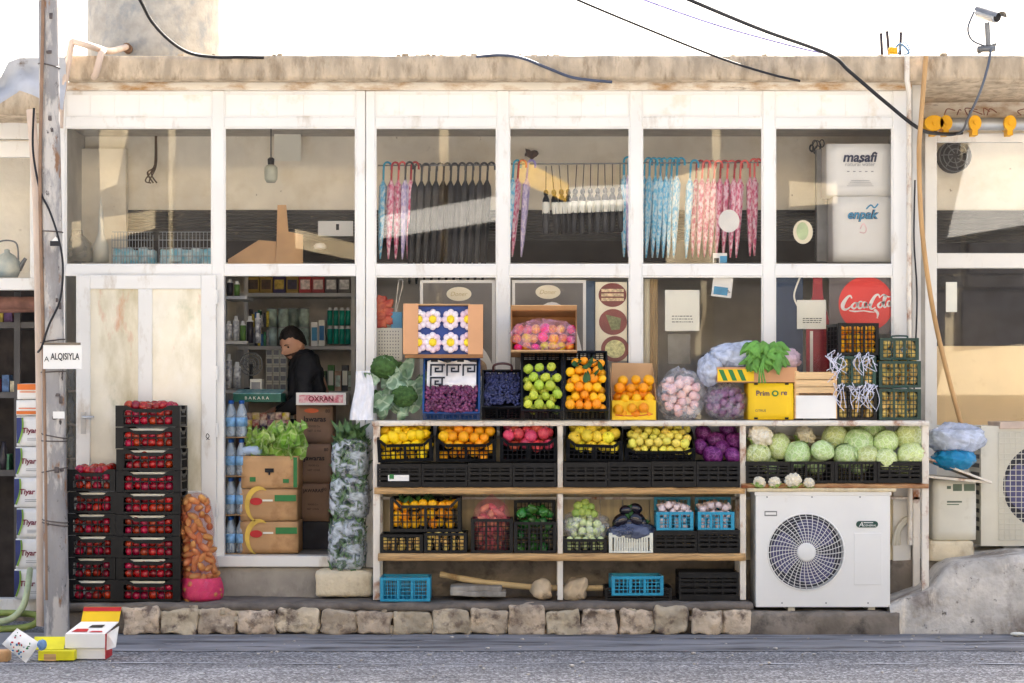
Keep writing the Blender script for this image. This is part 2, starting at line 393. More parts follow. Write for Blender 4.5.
sk.air_density = 1.; sk.dust_density = 8.; sk.ozone_density = .6
bg = w.node_tree.nodes['Background']; w.node_tree.links.new(sk.outputs[0], bg.inputs[0]); bg.inputs[1].default_value = .085
SC.view_settings.view_transform = 'Standard'; SC.view_settings.look = 'None'; SC.view_settings.gamma = 1; SC.view_settings.exposure = EXPO
SC.cycles.use_denoising = True; SC.cycles.max_bounces = 8; SC.cycles.diffuse_bounces = 5; SC.cycles.transparent_max_bounces = 24
SC.cycles.sample_clamp_indirect = 8

# ------------------------------------------------------------------ ground
def asphalt():
    m, nt, b = base_mat('asphalt'); N = nt.nodes; L = nt.links
    tc = N.new('ShaderNodeTexCoord'); vo = N.new('ShaderNodeTexVoronoi'); vo.inputs['Scale'].default_value = 75
    L.new(tc.outputs['Object'], vo.inputs['Vector'])
    rp = N.new('ShaderNodeValToRGB'); e = rp.color_ramp.elements
    e[0].position = 0; e[0].color = (*lin((84, 84, 87)), 1); e[1].position = 1; e[1].color = (*lin((180, 181, 184)), 1)
    x = rp.color_ramp.elements.new(.6); x.color = (*lin((117, 118, 121)), 1)
    sp = N.new('ShaderNodeSeparateColor'); L.new(vo.outputs['Color'], sp.inputs[0]); L.new(sp.outputs[0], rp.inputs['Fac'])
    no = N.new('ShaderNodeTexNoise'); no.inputs['Scale'].default_value = 1.6; no.inputs['Detail'].default_value = 7
    mp = N.new('ShaderNodeMapping'); mp.inputs['Scale'].default_value = (.5, 2.4, 1); L.new(tc.outputs['Object'], mp.inputs[0]); L.new(mp.outputs[0], no.inputs['Vector'])
    r2 = N.new('ShaderNodeMapRange'); r2.inputs['From Min'].default_value = .3; r2.inputs['From Max'].default_value = .7; r2.inputs['To Min'].default_value = .72; r2.inputs['To Max'].default_value = 1.3
    L.new(no.outputs['Fac'], r2.inputs['Value'])
    mx = N.new('ShaderNodeVectorMath'); mx.operation = 'SCALE'; L.new(rp.outputs['Color'], mx.inputs[0]); L.new(r2.outputs[0], mx.inputs['Scale'])
    L.new(mx.outputs[0], b.inputs['Base Color']); b.inputs['Roughness'].default_value = .8
    bp = N.new('ShaderNodeBump'); bp.inputs['Strength'].default_value = .9; bp.inputs['Distance'].default_value = .012
    L.new(vo.outputs['Distance'], bp.inputs['Height']); L.new(bp.outputs[0], b.inputs['Normal']); return m
g = MB(); g.add([(-400, -400, 0), (400, -400, 0), (400, 400, 0), (-400, 400, 0)], [(0, 1, 2, 3)])
tag(link('road', g.mesh('road', stain(stain(asphalt(), (70, 70, 74), 1.4, .58, .74, (.5, 1.6, 1)), (176, 178, 182), 2.2, .60, .76, (.5, 2, 1), 6.))), kind='structure')
M_gut = stain(stain(mat('gutter_concrete', (134, 134, 137), .85, .2, 3., bump=.6, bscale=40, stretch=(.4, 2, 1)), (60, 58, 58), 3.2, .5, .66, (.35, 2.2, 1)), (148, 148, 150), 6., .62, .75, (.4, 2, 1), 5.)
g = MB(); n = 140; v = []; f = []
for i in range(n + 1):
    x = -5.5 + 11 * i / n; yf = -1.34 + .07 * noise.noise((x * 1.3, 0, 3)) + .03 * noise.noise((x * 6, 1, 3))
    v += [(x, yf, .004), (x, -.95, .012 + .008 * noise.noise((x * 3, 2, 0))), (x, -.3, .006)]
for i in range(n): f += [(3*i, 3*i+3, 3*i+4, 3*i+1), (3*i+1, 3*i+4, 3*i+5, 3*i+2)]
g.add(v, f, 0, True); tag(link('gutter', g.mesh('gutter', M_gut)), kind='structure')
# worn pale tyre line, a few cracks and pebbles
M_line = mat('worn_line', (176, 178, 184), .85, .3, 9., stretch=(.5, 3, 1))
g = MB(); v = []; f = []
for i in range(n + 1):
    x = -5.5 + 11 * i / n; y = -1.94 + .09 * noise.noise((x * .8, 5, 0)); ww = max(0, .006 + .022 * noise.noise((x * 3, 7, 0)))
    v += [(x, y - abs(ww), .005), (x, y + abs(ww), .005)]
for i in range(n): f.append((2*i, 2*i+2, 2*i+3, 2*i+1))
g.add(v, f); tag(link('road_line', g.mesh('road_line', M_line)), kind='structure')
M_crack = mat('tar_crack', (44, 42, 44), .9, .2)
g = MB()
for k in range(16):
    x = rnd(-3.4, 3.4); y = rnd(-1.25, -.62); L_ = rnd(.15, .7)
    if k < 4: x = [-2.4, -1.5, .9, 2.2][k]; L_ = 1.0; y = [-.85, -1.0, -.75, -.62][k]
    pts = [(x + L_ * t / 6, y + .03 * noise.noise((x * 3 + t * .6, k, 0)), 0) for t in range(7)]
    vv = []; ff = []
    for i, p in enumerate(pts):
        ww = .012 * math.sin(math.pi * (i + .4) / 7) * rnd(.6, 1.4); vv += [(p[0], p[1] - ww, .026), (p[0], p[1] + ww, .026)]
    for i in range(6): ff.append((2*i, 2*i+2, 2*i+3, 2*i+1))
    g.add(vv, ff)
tag(link('road_cracks', g.mesh('road_cracks', M_crack)), kind='structure')
g = MB()
for k in range(150):
    r = rnd(.003, .011); g.ball((rnd(-3.6, 3.6), rnd(-2.6, -.55), .008 + r * .4), (r * rnd(1, 1.7), r * 1.2, r * .8), 6, 4)
tag(link('gravel', g.mesh('gravel', mat('gravel_grey', (178, 172, 164), .9, .35, 30.))), kind='stuff')

# raised pavement: rough stone kerb with a mortar top
KX0, KX1 = -2.98, 1.555                       # stone part, then a lower concrete base
g = MB()
g.rbox(((KX0 + KX1) / 2, .05, .182), ((KX1 - KX0) / 2, .52, .026), .014, (90, 12, 2), .012, 5., 3)
g.rbox(((KX0 + KX1) / 2, .10, .08), ((KX1 - KX0) / 2, .52, .09), .01, (60, 4, 4), .012, 5., 5)
pav = tag(link('pavement', g.mesh('pavement', M_mortar)), kind='structure')
xk = [107, 162, 198, 237, 277, 320, 356, 392, 431, 469, 508, 545, 582, 618, 653, 690, 722, 752]
for i in range(len(xk) - 1):
    a, b_, zl, zh = R(xk[i] + rnd(.3, 1.4), 606 + rnd(-1.5, 5), xk[i + 1] - rnd(.3, 1.4), 637, -.46)
    if i == 0: a = a + .1
    g = MB(); e = ((b_ - a) / 2, .06, (zh - max(zl, .006)) / 2); c = ((a + b_) / 2, -.43 + rnd(-.012, .012), (zh + max(zl, .006)) / 2)
    g.rbox(c, e, rnd(.012, .03), (22, 6, 16), .024, 8., i * 1.7 + 2)
    link('kerb_stone', g.mesh('kerb_stone', M_stone), pav)
g = MB()
for k in range(60):                            # small packing stones in the joints
    x = P(rnd(105, 750), 0, -.5).x; r = rnd(.012, .03)
    g.rbox((x, -.46, rnd(.03, .16)), (r, .02, r * rnd(.8, 1.6)), r * .5, (4, 3, 4), .008, 20., k)
link('packing_stones', g.mesh('packing_stones', M_stone), pav)
M_base = stain(mat('base_concrete', (134, 124, 112), .92, .25, 5., bump=.7, bscale=30), (74, 68, 62), 5., .5, .68)
g = MB(); a, b_, zl, zh = R(745, 612, 900, 632, -.46)
g.rbox(((a + b_) / 2, -.02, .065), ((b_ - a) / 2, .47, .085), .02, (30, 12, 6), .014, 6., 9)
link('concrete_base', g.mesh('concrete_base', M_base), pav)
# rising concrete plinth at the right
M_plinth = stain(stain(stain(mat('plinth_concrete', (200, 194, 184), .92, .2, 6., bump=1., bscale=34), (140, 130, 120), 2.6, .48, .62, (1, 1, .7)), (226, 216, 198), 3., .57, .66, (1.8, 1, .4), 4.), (104, 96, 88), 14., .60, .68, (1, 1, 1), 8.)
def plinth():
    g = MB(); out = [(890, 606), (898, 602), (926, 592), (936, 585), (947, 570), (958, 563), (990, 559), (1024, 555), (1090, 552), (1160, 550)]
    nx, nz, ny = 150, 34, 10; v = []; f = []
    def top(px):
        for (a, b) in zip(out, out[1:]):
            if a[0] <= px <= b[0]: return a[1] + (b[1] - a[1]) * (px - a[0]) / (b[0] - a[0])
    for i in range(nx + 1):
        px = 890 + 270 * i / nx; x = P(px, 0, -.45).x; zt = P(0, top(px), -.45).z
        for k in range(nz + 1):
            t = k / nz; z = -.02 + (zt + .02) * t; y = -.45 + .02 * (t ** 14) * 2 + .008 * noise.noise((x * 3, z * 4, 1)) + .006 * noise.noise((x * 11, z * 11, 4)) + .006 * noise.noise((x * 30, z * 30, 4))
            v.append((x, y - .03 * (1 - t), z))
        for k in range(1, ny + 1):
            y = -.39 + 1.25 * k / ny; v.append((x, y, zt + .004 * noise.noise((x * 5, y * 5, 2)) + .004 * noise.noise((x * 19, y * 9, 2))))
    m = nz + ny + 1
    for i in range(nx):
        for k in range(m - 1): f.append((i * m + k, (i + 1) * m + k, (i + 1) * m + k + 1, i * m + k + 1))
    f.append(tuple(range(m - 1, -1, -1)) )
    g.add(v, f, 0, True); return g
tag(link('concrete_ramp', plinth().mesh('concrete_ramp', M_plinth)), kind='structure')

# ------------------------------------------------------------------ the shop building
zslab = P(0, 80, -.15).z; ztop = P(0, 55, -.15).z
shop = Thing('shop_building', 'single storey grocery shop with a white framed glass front under a rough concrete roof edge', 'shop', (0, 0, 0))
g = MB(); XL = P(64, 0, -.15).x; XR = 5.2
g.rbox(((XL + XR) / 2, 2.1, (zslab + ztop) / 2), ((XR - XL) / 2, 2.25, (ztop - zslab) / 2), .015, (150, 8, 5), .0045, 5., 4)
slab = shop.part('roof', g, M_slab)
g = MB()
for k in range(34):                            # crumbs and broken mortar along the top of the roof edge
    x = rnd(XL + .1, P(1020, 0).x); r = rnd(.006, .015)
    if k < 22: x = P(rnd(380, 560), 0, -.1).x
    g.rbox((x, rnd(-.14, -.05), ztop + r * .3), (r * 1.6, r, r * .7), r * .4, (3, 3, 3), .006, 30., k)
shop.part('roof_crumbs', g, M_slab, slab)
g = MB(); a, b_, c, d = R(64, 80, 912, 90, -.03); g.box(a, b_, -.03, .12, c, zslab + .004)
shop.part('beam', g, M_beam, bevel=.004)
# frame of the shopfront
V = [(58, 65), (212, 224), (356, 365.2), (365.8, 375), (497, 509), (630, 642), (763, 775), (893, 911)]
zf0 = P(0, 430, 0).z
g = MB()
for i, (x0, x1) in enumerate(V):
    a, b_, c, d = R(x0, 90.4, x1, 598, 0)
    if i in (4, 5, 6): c = zf0
    g.box(a, b_, 0, .07, c, d - .002)
BAYS = [(65, 212), (224, 356), (375, 497), (509, 630), (642, 763), (775, 893)]
for (x0, x1) in BAYS:
    for (y0, y1) in ((90.4, 93), (117, 127), (265, 276)):
        a, b_, c, d = R(x0, y0, x1, y1, 0); g.box(a, b_, .004, .066, c, d)
for (x0, x1) in BAYS[2:]:
    a, b_, c, d = R(x0, 424, x1, 436, 0); g.box(a, b_, .004, .066, c, d)
frame = shop.part('shopfront_frame', g, M_pvc, bevel=.005)
g = MB()
for (x0, x1) in BAYS:                          # thin glazing beads round every opening
    for (y0, y1) in ((93, 117), (127, 265)) + (((276, 424),) if x0 > 370 else ()):
        a, b_, c, d = R(x0, y0, x1, y1, 0); t = .009
        g.box(a, b_, .010, .03, d - t, d); g.box(a, b_, .010, .03, c, c + t)
        g.box(a, a + t, .010, .03, c + t, d - t); g.box(b_ - t, b_, .010, .03, c + t, d - t)
shop.part('glazing_bead', g, M_pvc, frame)
for (x0, x1) in BAYS:
    g = MB(); a, b_, c, d = R(x0, 93, x1, 117, 0); k = max(3, round((x1 - x0) / 26)); t = (b_ - a) / k
    for i in range(k): g.box(a + i * t + .0005, a + (i + 1) * t - .0005, .022 + .0004 * (i % 2), .034, c, d)
    shop.part('panel', g, M_panel, frame)
    g = MB(); g.pbox(x0, 127, x1, 265, .03, .006); shop.part('pane', g, M_glass, frame)
for (x0, x1) in BAYS[2:]:
    g = MB(); g.pbox(x0, 276, x1, 424, .03, .006); shop.part('pane', g, M_glass_dark, frame)
# narrow light left of the door, sill, riser
g = MB(); a, b_, c, d = R(65, 276, 76, 598, 0); g.box(a, b_, .02, .03, c, d); shop.part('pane', g, M_glass_dark, frame)
g = MB(); a, b_, c, d = R(214, 556, 358, 567, -.05); g.box(a, b_, -.05, .10, c, d); shop.part('door_sill', g, M_pvc, bevel=.006)
g = MB(); a, b_, c, d = R(60, 567, 375, 600, -.012)
g.rbox(((a + b_) / 2, .05, (c - .04 + d) / 2), ((b_ - a) / 2, .06, (d - c + .04) / 2), .006, (30, 3, 6), .005, 8., 2); shop.part('riser', g, M_riser)
# boarding behind the fruit rack
g = MB(); x = 375
while x < 911:
    x2 = min(911, x + rnd(17, 30)); a, b_, c, d = R(x + .4, 436, x2 - .4, 560, .0)
    g.box(a, b_, .012 + rnd(0, .006), .05, c, d); x = x2
shop.part('boarding', g, M_palewood)
g = MB(); a, b_, c, d = R(375, 560, 960, 600, .0)
g.rbox(((a + b_) / 2, .08, (c + d) / 2 - .02), ((b_ - a) / 2, .09, (d - c) / 2 + .02), .01, (40, 3, 6), .014, 7., 8); shop.part('base_wall', g, M_base)
# rooms behind the glass
xl, xr = P(56, 0).x, P(914, 0).x; fz = .477
g = MB(); g.box(xl, xr, 2.6, 2.7, 0, zslab); shop.part('back_wall', g, M_iwall)
for x in (xl - .06, xr + .003):
    g = MB(); g.box(x, x + .057, .075, 2.6, 0, zslab); shop.part('side_wall', g, M_iwall)
g = MB(); g.box(xl, xr, .10, 2.6, fz - .1, fz); shop.part('floor', g, M_ifloor)
yw = .95; zw = P(0, 210, yw).z
g = MB(); n = 60; v = []; f = []
for i in range(n + 1):
    x = xl + (xr - xl) * i / n
    for k in range(9):
        z = zw + (zslab - zw) * k / 8; v.append((x, yw + .012 * noise.noise((x * 1.5, z * 1.5, 0)), z))
for i in range(n):
    for k in range(8): f.append((i * 9 + k, (i + 1) * 9 + k, (i + 1) * 9 + k + 1, i * 9 + k + 1))
g.add(v, f, 0, True); g.box(xl, xr, yw + .02, yw + .12, zw, zslab); shop.part('loft_wall', g, M_plaster)
g = MB(); z0 = P(0, 136, .9).z; g.box(xl, xr, .55, .92, z0, zslab + .002); shop.part('ceiling_beam', g, M_ceil)
# a slatted roller shutter drawn half down behind the wall
g = MB(); k = 9; zb = P(0, 238, yw).z; t = (zw - zb) / k
for i in range(k):
    z = zb + i * t; g.box(P(126, 0, yw).x, xr - .02, yw - .02 + .006 * (i % 2), yw + .02, z + .002, z + t - .002)
g.box(P(126, 0, yw).x, xr - .02, yw - .03, yw - .005, zb - .02, zb)
shop.part('roller_shutter', g, M_slat)
g = MB(); a, b_, c, d = R(128, 238, 912, 262, 1.5); g.box(a, b_, 1.5, 1.54, c, d); shop.part('shelf_board', g, mat('brown_board', (46, 38, 34), .7, .2))
g = MB(); a, b_, c, d = R(62, 150, 128, 276, .93); g.box(a, b_, .85, .93, c, d); shop.part('loft_wall', g, M_plaster)
# door leaf, standing open flat against the first bay
dr = MB(); y0 = -.052
for r in ((76, 275, 90, 598), (201, 275, 216, 598), (138, 289, 152, 491)):
    a, b_, c, d = R(*r, y0); dr.box(a, b_, y0, y0 + .05, c, d)
for r in ((90, 275, 201, 289), (90, 491, 201, 503), (90, 588, 201, 598)):
    a, b_, c, d = R(*r, y0); dr.box(a, b_, y0 + .003, y0 + .047, c, d)
a, b_, c, d = R(90, 503, 201, 588, y0); dr.box(a, b_, y0 + .016, y0 + .03, c, d)
door = shop.part('door', dr, M_pvc, bevel=.005)
M_door_reflection = stain(stain(stain(stain(mat('door_reflection_paint', (238, 230, 208), .1, .07, 4., spec=.6), (196, 184, 148), 2.4, .47, .7, (1.4, 1, .5)), (210, 140, 100), 3.2, .60, .74, (1.5, 1, .5), 3.), (170, 176, 142), 3., .60, .78, (1, 1, .8), 12.), (248, 242, 226), 2.6, .52, .68, (1, 1, .6), 8.)  # mottled street reflections painted into the colour of the door panes
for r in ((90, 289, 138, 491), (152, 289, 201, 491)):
    g = MB(); a, b_, c, d = R(*r, y0); g.box(a, b_, y0 + .018, y0 + .03, c, d); shop.part('pane', g, M_door_reflection, door)
    for k in range(1): pass
g = MB(); a, b_, c, d = R(81, 412, 86, 434, y0); g.box(a, b_, y0 - .008, y0, c, d)
hz_ = P(84, 417, y0); g.tube([(hz_.x, y0, hz_.z), (hz_.x, y0 - .045, hz_.z), (hz_.x + .075, y0 - .05, hz_.z)], .008, 8)
shop.part('handle', g, M_handle, door)
for py in (297, 373, 430, 510):
    g = MB(); p = P(217, py, -.03); g.tube([(p.x, -.045, p.z - .045), (p.x, -.045, p.z + .045)], .011, 8); shop.part('hinge', g, M_pvc, door)
g = MB(); p = P(208, 437, y0); stroke(g, [(p.x - .01, p.z - .02), (p.x + .008, p.z + .005), (p.x - .004, p.z + .022), (p.x - .012, p.z), (p.x + .01, p.z - .018)], .005, y0 - .002)
shop.part('sticker', g, M_ink, door)
# vertical white drain pipe at the right corner
g = MB(); g.tube([P(907, 56, -.19), P(907, 80, -.19), P(909, 92, -.14), P(909, 300, -.07), P(910, 430, -.06), P(910, 545, -.06)], .017, 10)
solo('drain_pipe', g, M_rack, 'thin white drain pipe running down the right corner of the shop front', 'pipe')

# ------------------------------------------------------------------ neighbour at the left
YL = .42
nl = Thing('corner_shop', 'neighbouring shop at the left edge with a white sill and dark open front', 'shop', (P(0, 600, YL).x, YL, .1))
LX0, LX1 = -130, 56
g = MB(); a, b_, c, d = R(LX0, 96, LX1 + 10, 122, YL - .05); g.rbox(((a + b_) / 2, 1.0, (c + d) / 2), ((b_ - a) / 2, .72 + .3, (d - c) / 2), .01, (30, 6, 3), .008, 6., 6); nl.part('roof', g, M_slab)
g = MB(); g.box(P(LX0, 0, YL).x, P(LX1, 0, YL).x, 1.2, 1.26, 0, P(0, 110, YL).z); nl.part('back_wall', g, M_plaster)
g = MB()
for r in ((LX0, 122, LX1, 139), (LX0, 141, LX1, 157), (LX0, 278, LX1, 290)):
    a, b_, c, d = R(*r, YL); g.box(a, b_, YL - .004, YL + .06, c, d)
for r in ((30, 157, 37, 278), (-90, 157, -80, 278), (48, 157, LX1, 600), (-90, 290, -80, 600)):
    a, b_, c, d = R(*r, YL); g.box(a, b_, YL, YL + .06, c, d)
nf = nl.part('window_frame', g, M_pvc, bevel=.004)
g = MB(); g.pbox(LX0, 157, LX1, 278, YL + .03, .005); nl.part('pane', g, M_glass, nf)
g = MB(); g.pbox(LX0, 599, LX1, 611, YL - .04, .14); nl.part('sill', g, M_pvc, bevel=.005)
g = MB(); a, b_, c, d = R(LX0, 611, LX1, 640, YL); g.box(a, b_, YL, YL + .1, -.02, d); g.box(a, b_, YL + .1, 1.2, -.02, d); nl.part('base_wall', g, M_base)
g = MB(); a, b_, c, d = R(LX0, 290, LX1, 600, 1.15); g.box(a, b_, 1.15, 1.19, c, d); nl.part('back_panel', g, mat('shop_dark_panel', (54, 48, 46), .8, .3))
g = MB()
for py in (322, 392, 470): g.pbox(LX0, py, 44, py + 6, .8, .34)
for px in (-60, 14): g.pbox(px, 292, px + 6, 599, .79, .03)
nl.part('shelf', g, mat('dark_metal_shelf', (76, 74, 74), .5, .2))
g = MB(); g.tube([P(-60, 303, .6), P(40, 303, .6)], .045, 10); g.tube([P(-60, 310, .62), P(40, 308, .62)], .03, 10); nl.part('awning_roll', g, mat('rolled_awning', (120, 84, 72), .8, .3, 14.))
for k, (px, w_, h_, py, c1) in enumerate(((-8, 8, 13, 392, (150, 60, 60)), (2, 7, 17, 392, (70, 100, 140)), (10, 5, 11, 392, (190, 180, 150)), (-6, 9, 10, 322, (170, 150, 60)), (4, 8, 12, 322, (90, 60, 100)), (14, 7, 14, 470, (150, 150, 140)), (0, 9, 16, 470, (60, 110, 80)))):
    g = MB(); g.pbox(px, py - h_, px + w_, py - .2, .84, .12); solo('goods_pack', g, mat('neighbour_pack_%d' % k, c1, .5, .4, 30.), 'small coloured goods pack on the dark shelves of the left neighbour shop', 'pack', 'packs in the left neighbour shop')
# ------------------------------------------------------------------ neighbour at the right
YR = .9
nr = Thing('side_shop', 'neighbouring shop front at the right edge with a cream panel under its dark window', 'shop', (P(980, 555, YR).x, YR, .5))
RX0, RX1 = 925, 1180
g = MB(); g.box(P(914, 0, YR).x, P(RX1, 0, YR).x, 2.6, 2.7, 0, zslab); g.box(P(914, 0, YR).x + .07, P(914, 0, YR).x + .12, YR + .1, 2.6, 0, zslab); nr.part('back_wall', g, M_plaster)
g = MB(); a, b_, c, d = R(913, 104, RX1, 118, YR); g.box(a, b_, YR - .01, YR + .1, c, zslab + .003); nr.part('beam', g, M_beam)
g = MB(); g.pbox(911, 104, 925, 556, YR - .005, .1); nr.part('wall', g, M_riser)
g = MB()
for r in ((RX0, 133, 937, 560), (1062, 133, 1074, 560)):
    a, b_, c, d = R(*r, YR); g.box(a, b_, YR, YR + .07, c, d)
for (x0, x1) in ((937, 1062), (1074, RX1)):
    for (y0_, y1_) in ((133, 142), (253, 268), (425, 436)):
        a, b_, c, d = R(x0, y0_, x1, y1_, YR); g.box(a, b_, YR + .003, YR + .066, c, d)
rf = nr.part('window_frame', g, M_pvc, bevel=.005)
for (x0, x1) in ((937, 1062), (1074, RX1)):
    for (y0_, y1_) in ((142, 253), (268, 425)):
        g = MB(); g.pbox(x0, y0_, x1, y1_, YR + .03, .006); nr.part('pane', g, M_glass, rf)
g = MB(); g.pbox(RX0, 436, RX1, 570, YR + .01, .06); nr.part('lower_wall', g, M_plaster)
M_creamb = stain(mat('cream_board', (236, 210, 164), .75, .05, 3.), (206, 170, 118), 3., .56, .75)
g = MB(); a, b_, c, d = R(937, 346, RX1, 426, YR + .12); g.box(a, b_, YR + .12, YR + .14, c, d); nr.part('board', g, M_creamb)
g = MB(); a, b_, c, d = R(937, 142, RX1, 210, YR + .3); g.box(a, b_, YR + .35, YR + .4, c, zslab); nr.part('inner_wall', g, M_plaster)
g = MB(); zt_ = P(0, 210, YR + .33).z; zb = P(0, 243, YR + .33).z
for i in range(9):
    t = (zt_ - zb) / 9; z = zb + i * t; g.box(P(938, 0, YR).x, P(RX1, 0, YR).x, YR + .33 + .007 * (i % 2), YR + .36, z + .002, z + t - .002)
nr.part('roller_shutter', g, M_slat)
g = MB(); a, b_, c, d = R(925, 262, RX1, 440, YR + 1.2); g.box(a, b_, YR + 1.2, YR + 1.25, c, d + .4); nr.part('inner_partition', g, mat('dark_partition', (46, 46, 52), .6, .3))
# roller shaft with yellow brackets
rs = Thing('shutter_shaft', 'grey roller shutter shaft with yellow brackets above the right hand window', 'shutter shaft', P(975, 130, YR - .12))
g = MB(); g.tube([P(926, 124, YR - .12), P(RX1, 124, YR - .12)], .045, 14); rs.part('tube', g, M_galv)
M_yel_metal = mat('yellow_bracket', (236, 176, 24), .5, .12)
for px in (934, 946, 975, 1010, 1045):
    g = MB(); p = P(px, 123, YR - .18); y_ = p.y
    pts = [(p.x + .055 * math.cos(a_) * (1.25 if px < 940 else .8), p.z + .055 * math.sin(a_)) for a_ in [i * math.pi / 7 for i in range(14)]]
    g.prism(pts, y_ - .01, y_ + .12); g.box(p.x - .02, p.x + .02, y_ - .005, y_ + .1, p.z - .085, p.z - .04); g.tube([(p.x, y_ - .025, p.z), (p.x, y_, p.z)], .014, 8)
    rs.part('bracket', g, M_yel_metal)
g = MB()
for k in range(7):
    x = P(rnd(935, 1030), 0, YR - .1).x; z = P(0, 118, YR).z
    g.tube(spline([(x, YR - .15, z), (x + rnd(-.03, .03), YR - .17, z + rnd(.02, .05)), (x + rnd(.02, .09), YR - .16, z + rnd(.0, .05))], 4), .004, 5)
rs.part('loose_wire', g, mat('rusty_wire', (132, 84, 66), .7))
g = MB(); c_ = P(955, 156, YR + .18); g.tube([(c_.x, c_.y, c_.z), (c_.x, c_.y + .1, c_.z)], .115, 28)
for k in range(7):
    a_ = k * 2 * math.pi / 7; g.tube([(c_.x + .02 * math.cos(a_), c_.y - .012, c_.z + .02 * math.sin(a_)), (c_.x + .1 * math.cos(a_ + .4), c_.y - .012, c_.z + .1 * math.sin(a_ + .4))], .004, 5, 1)
for rr in (.05, .085, .113): g.tube([(c_.x + rr * math.cos(i * math.pi / 12), c_.y - .014, c_.z + rr * math.sin(i * math.pi / 12)) for i in range(25)], .004, 5, 1)
solo('exhaust_fan', g, [M_dark, M_steel], 'round dark exhaust fan high inside the right hand neighbour window', 'fan')
g = MB(); g.pbox(946, 282, 957, 312, YR - .002 + .02, .004); solo('paper_note', g, M_paper, 'small cream notice stuck in the corner of the right neighbour window', 'notice')

# ------------------------------------------------------------------ across the street (seen in the panes)
M_opp = stain(mat('sunny_plaster', (232, 214, 178), .9, .08, 2.), (186, 162, 122), 1.2, .5, .7)
ob = Thing('opposite_building', 'cream plastered street front across the road, mirrored in the shop panes', 'building', (0, -19.5, 0))
g = MB(); g.box(-15, -1.2, -24, -19.5, 0, 7.6); g.box(-1.2, 4.0, -24, -19.7, 0, 8.2); g.box(4.0, 16, -24, -19.4, 0, 7.2); ob.part('wall', g, M_opp)
M_oppd = mat('opposite_dark_front', (54, 50, 48), .6, .35, 1.5)
for k in range(7):
    x = -14 + k * 4.3; g = MB(); g.box(x, x + 4.0, -19.2, -19.05, .15, 3.35); ob.part('shop_window', g, M_oppd)
    g = MB(); g.box(x + .1, x + 4.25, -19.25, -19.0, 3.62, 5.85); w_ = ob.part('dark_reflection_screen', g, M_oppd)  # added dark screen, keeps the mirrored strip in the upper panes dark
    g = MB(); g.box(x + .06, x + 4.28, -19.25, -18.96, 3.40, 3.58); ob.part('sill', g, M_oppd if k % 2 else M_slat, w_)
M_yreflect = mat('yellow_reflection_panel', (244, 190, 60), .5)
for (pts, m) in (([(-2.05, 4.05), (-.2, 4.33), (-.2, 4.72), (-2.05, 4.40)], M_white_card), ([(.1, 4.95), (.85, 4.62), (.9, 4.9), (.14, 5.3)], M_yreflect), ([(.9, 4.55), (1.95, 4.6), (1.95, 4.9), (.9, 4.85)], M_white_card), ([(-6.7, 4.7), (-6.2, 4.9), (-6.0, 5.8), (-6.45, 5.75)], M_opp), ([(-6.9, 3.9), (-5.6, 4.2), (-5.6, 4.5), (-6.9, 4.3)], M_opp),
                 ([(7.2, 4.2), (9.6, 4.6), (9.6, 5.9), (7.6, 5.9)], M_white_card), ([(4.35, 4.55), (5.1, 4.6), (5.1, 4.9), (4.35, 4.95)], M_opp), ([(-3.4, 3.9), (-2.4, 3.7), (-2.4, 3.95), (-3.4, 4.2)], M_opp), ([(2.4, 3.5), (3.2, 3.5), (3.2, 5.2), (2.5, 5.0)], M_opp), ([(-5.2, 2.2), (-4.6, 2.2), (-4.6, 3.2), (-5.2, 3.0)], M_white_card), ([(7.0, 1.6), (9.0, 1.6), (9.0, 2.5), (7.2, 2.3)], M_opp)):
    g = MB(); g.prism(pts, -18.94, -18.85); ob.part('reflection_panel', g, m)  # added panels, shaped and placed to mirror as bright patches in the panes
g = MB(); g.box(-15, 16, -19.35, -17.9, .0, .15); tag(link('far_pavement', g.mesh('far_pavement', M_riser)), kind='structure')
# ------------------------------------------------------------------ on the roof
YT = 1.4
M_tank = stain(stain(mat('tank_cement', (166, 165, 160), .85, .14, 12., bump=.4, bscale=60), (136, 143, 148), 9., .48, .7, (1, 1, .8)), (170, 132, 78), 3.2, .60, .72, (1.2, 1, .25), 1.5)
c_ = P(155.5, 57, YT); r_ = 66.5 * s_at(YT)
tk = Thing('water_tank', 'large grey cement water tank standing on the roof at the left', 'water tank', (c_.x, YT, ztop))
g = MB(); g.lathe([(r_, ztop - .01 - ztop), (r_ + .004, .25), (r_, .55), (r_ + .004, .8), (r_, 1.2), (r_ * .97, 1.25), (0.001, 1.27)], 64); tk.part('drum', g, M_tank, world=False)
g = MB(); q = P(128, 49, YT - r_); g.tube([(q.x, YT - r_ * .9, q.z), (q.x, YT - r_ - .06, q.z)], .035, 12); g.tube([(q.x, YT - r_ - .06, q.z), (q.x, YT - r_ - .09, q.z)], .022, 8); tk.part('outlet', g, mat('rusty_outlet', (120, 92, 70), .7, .3), None)
g = MB(); YP = -.21
g.tube(spline([(q.x, YT - r_ - .08, q.z), P(112, 51, .2), P(103, 50, -.05), P(90, 46, YP), P(73, 41, YP)], 5) + [P(72, 42, YP), P(70, 52, YP), P(66, 76, YP), P(61, 100, YP), P(60, 128, YP)], .022, 10)
g.tube([P(104, 50, -.06), P(101, 54, -.2), P(96, 74, -.2), P(94, 77, -.14)], .022, 10)
solo('water_pipe', g, M_pipe, 'beige water pipe bent from the roof tank over the roof edge', 'pipe')
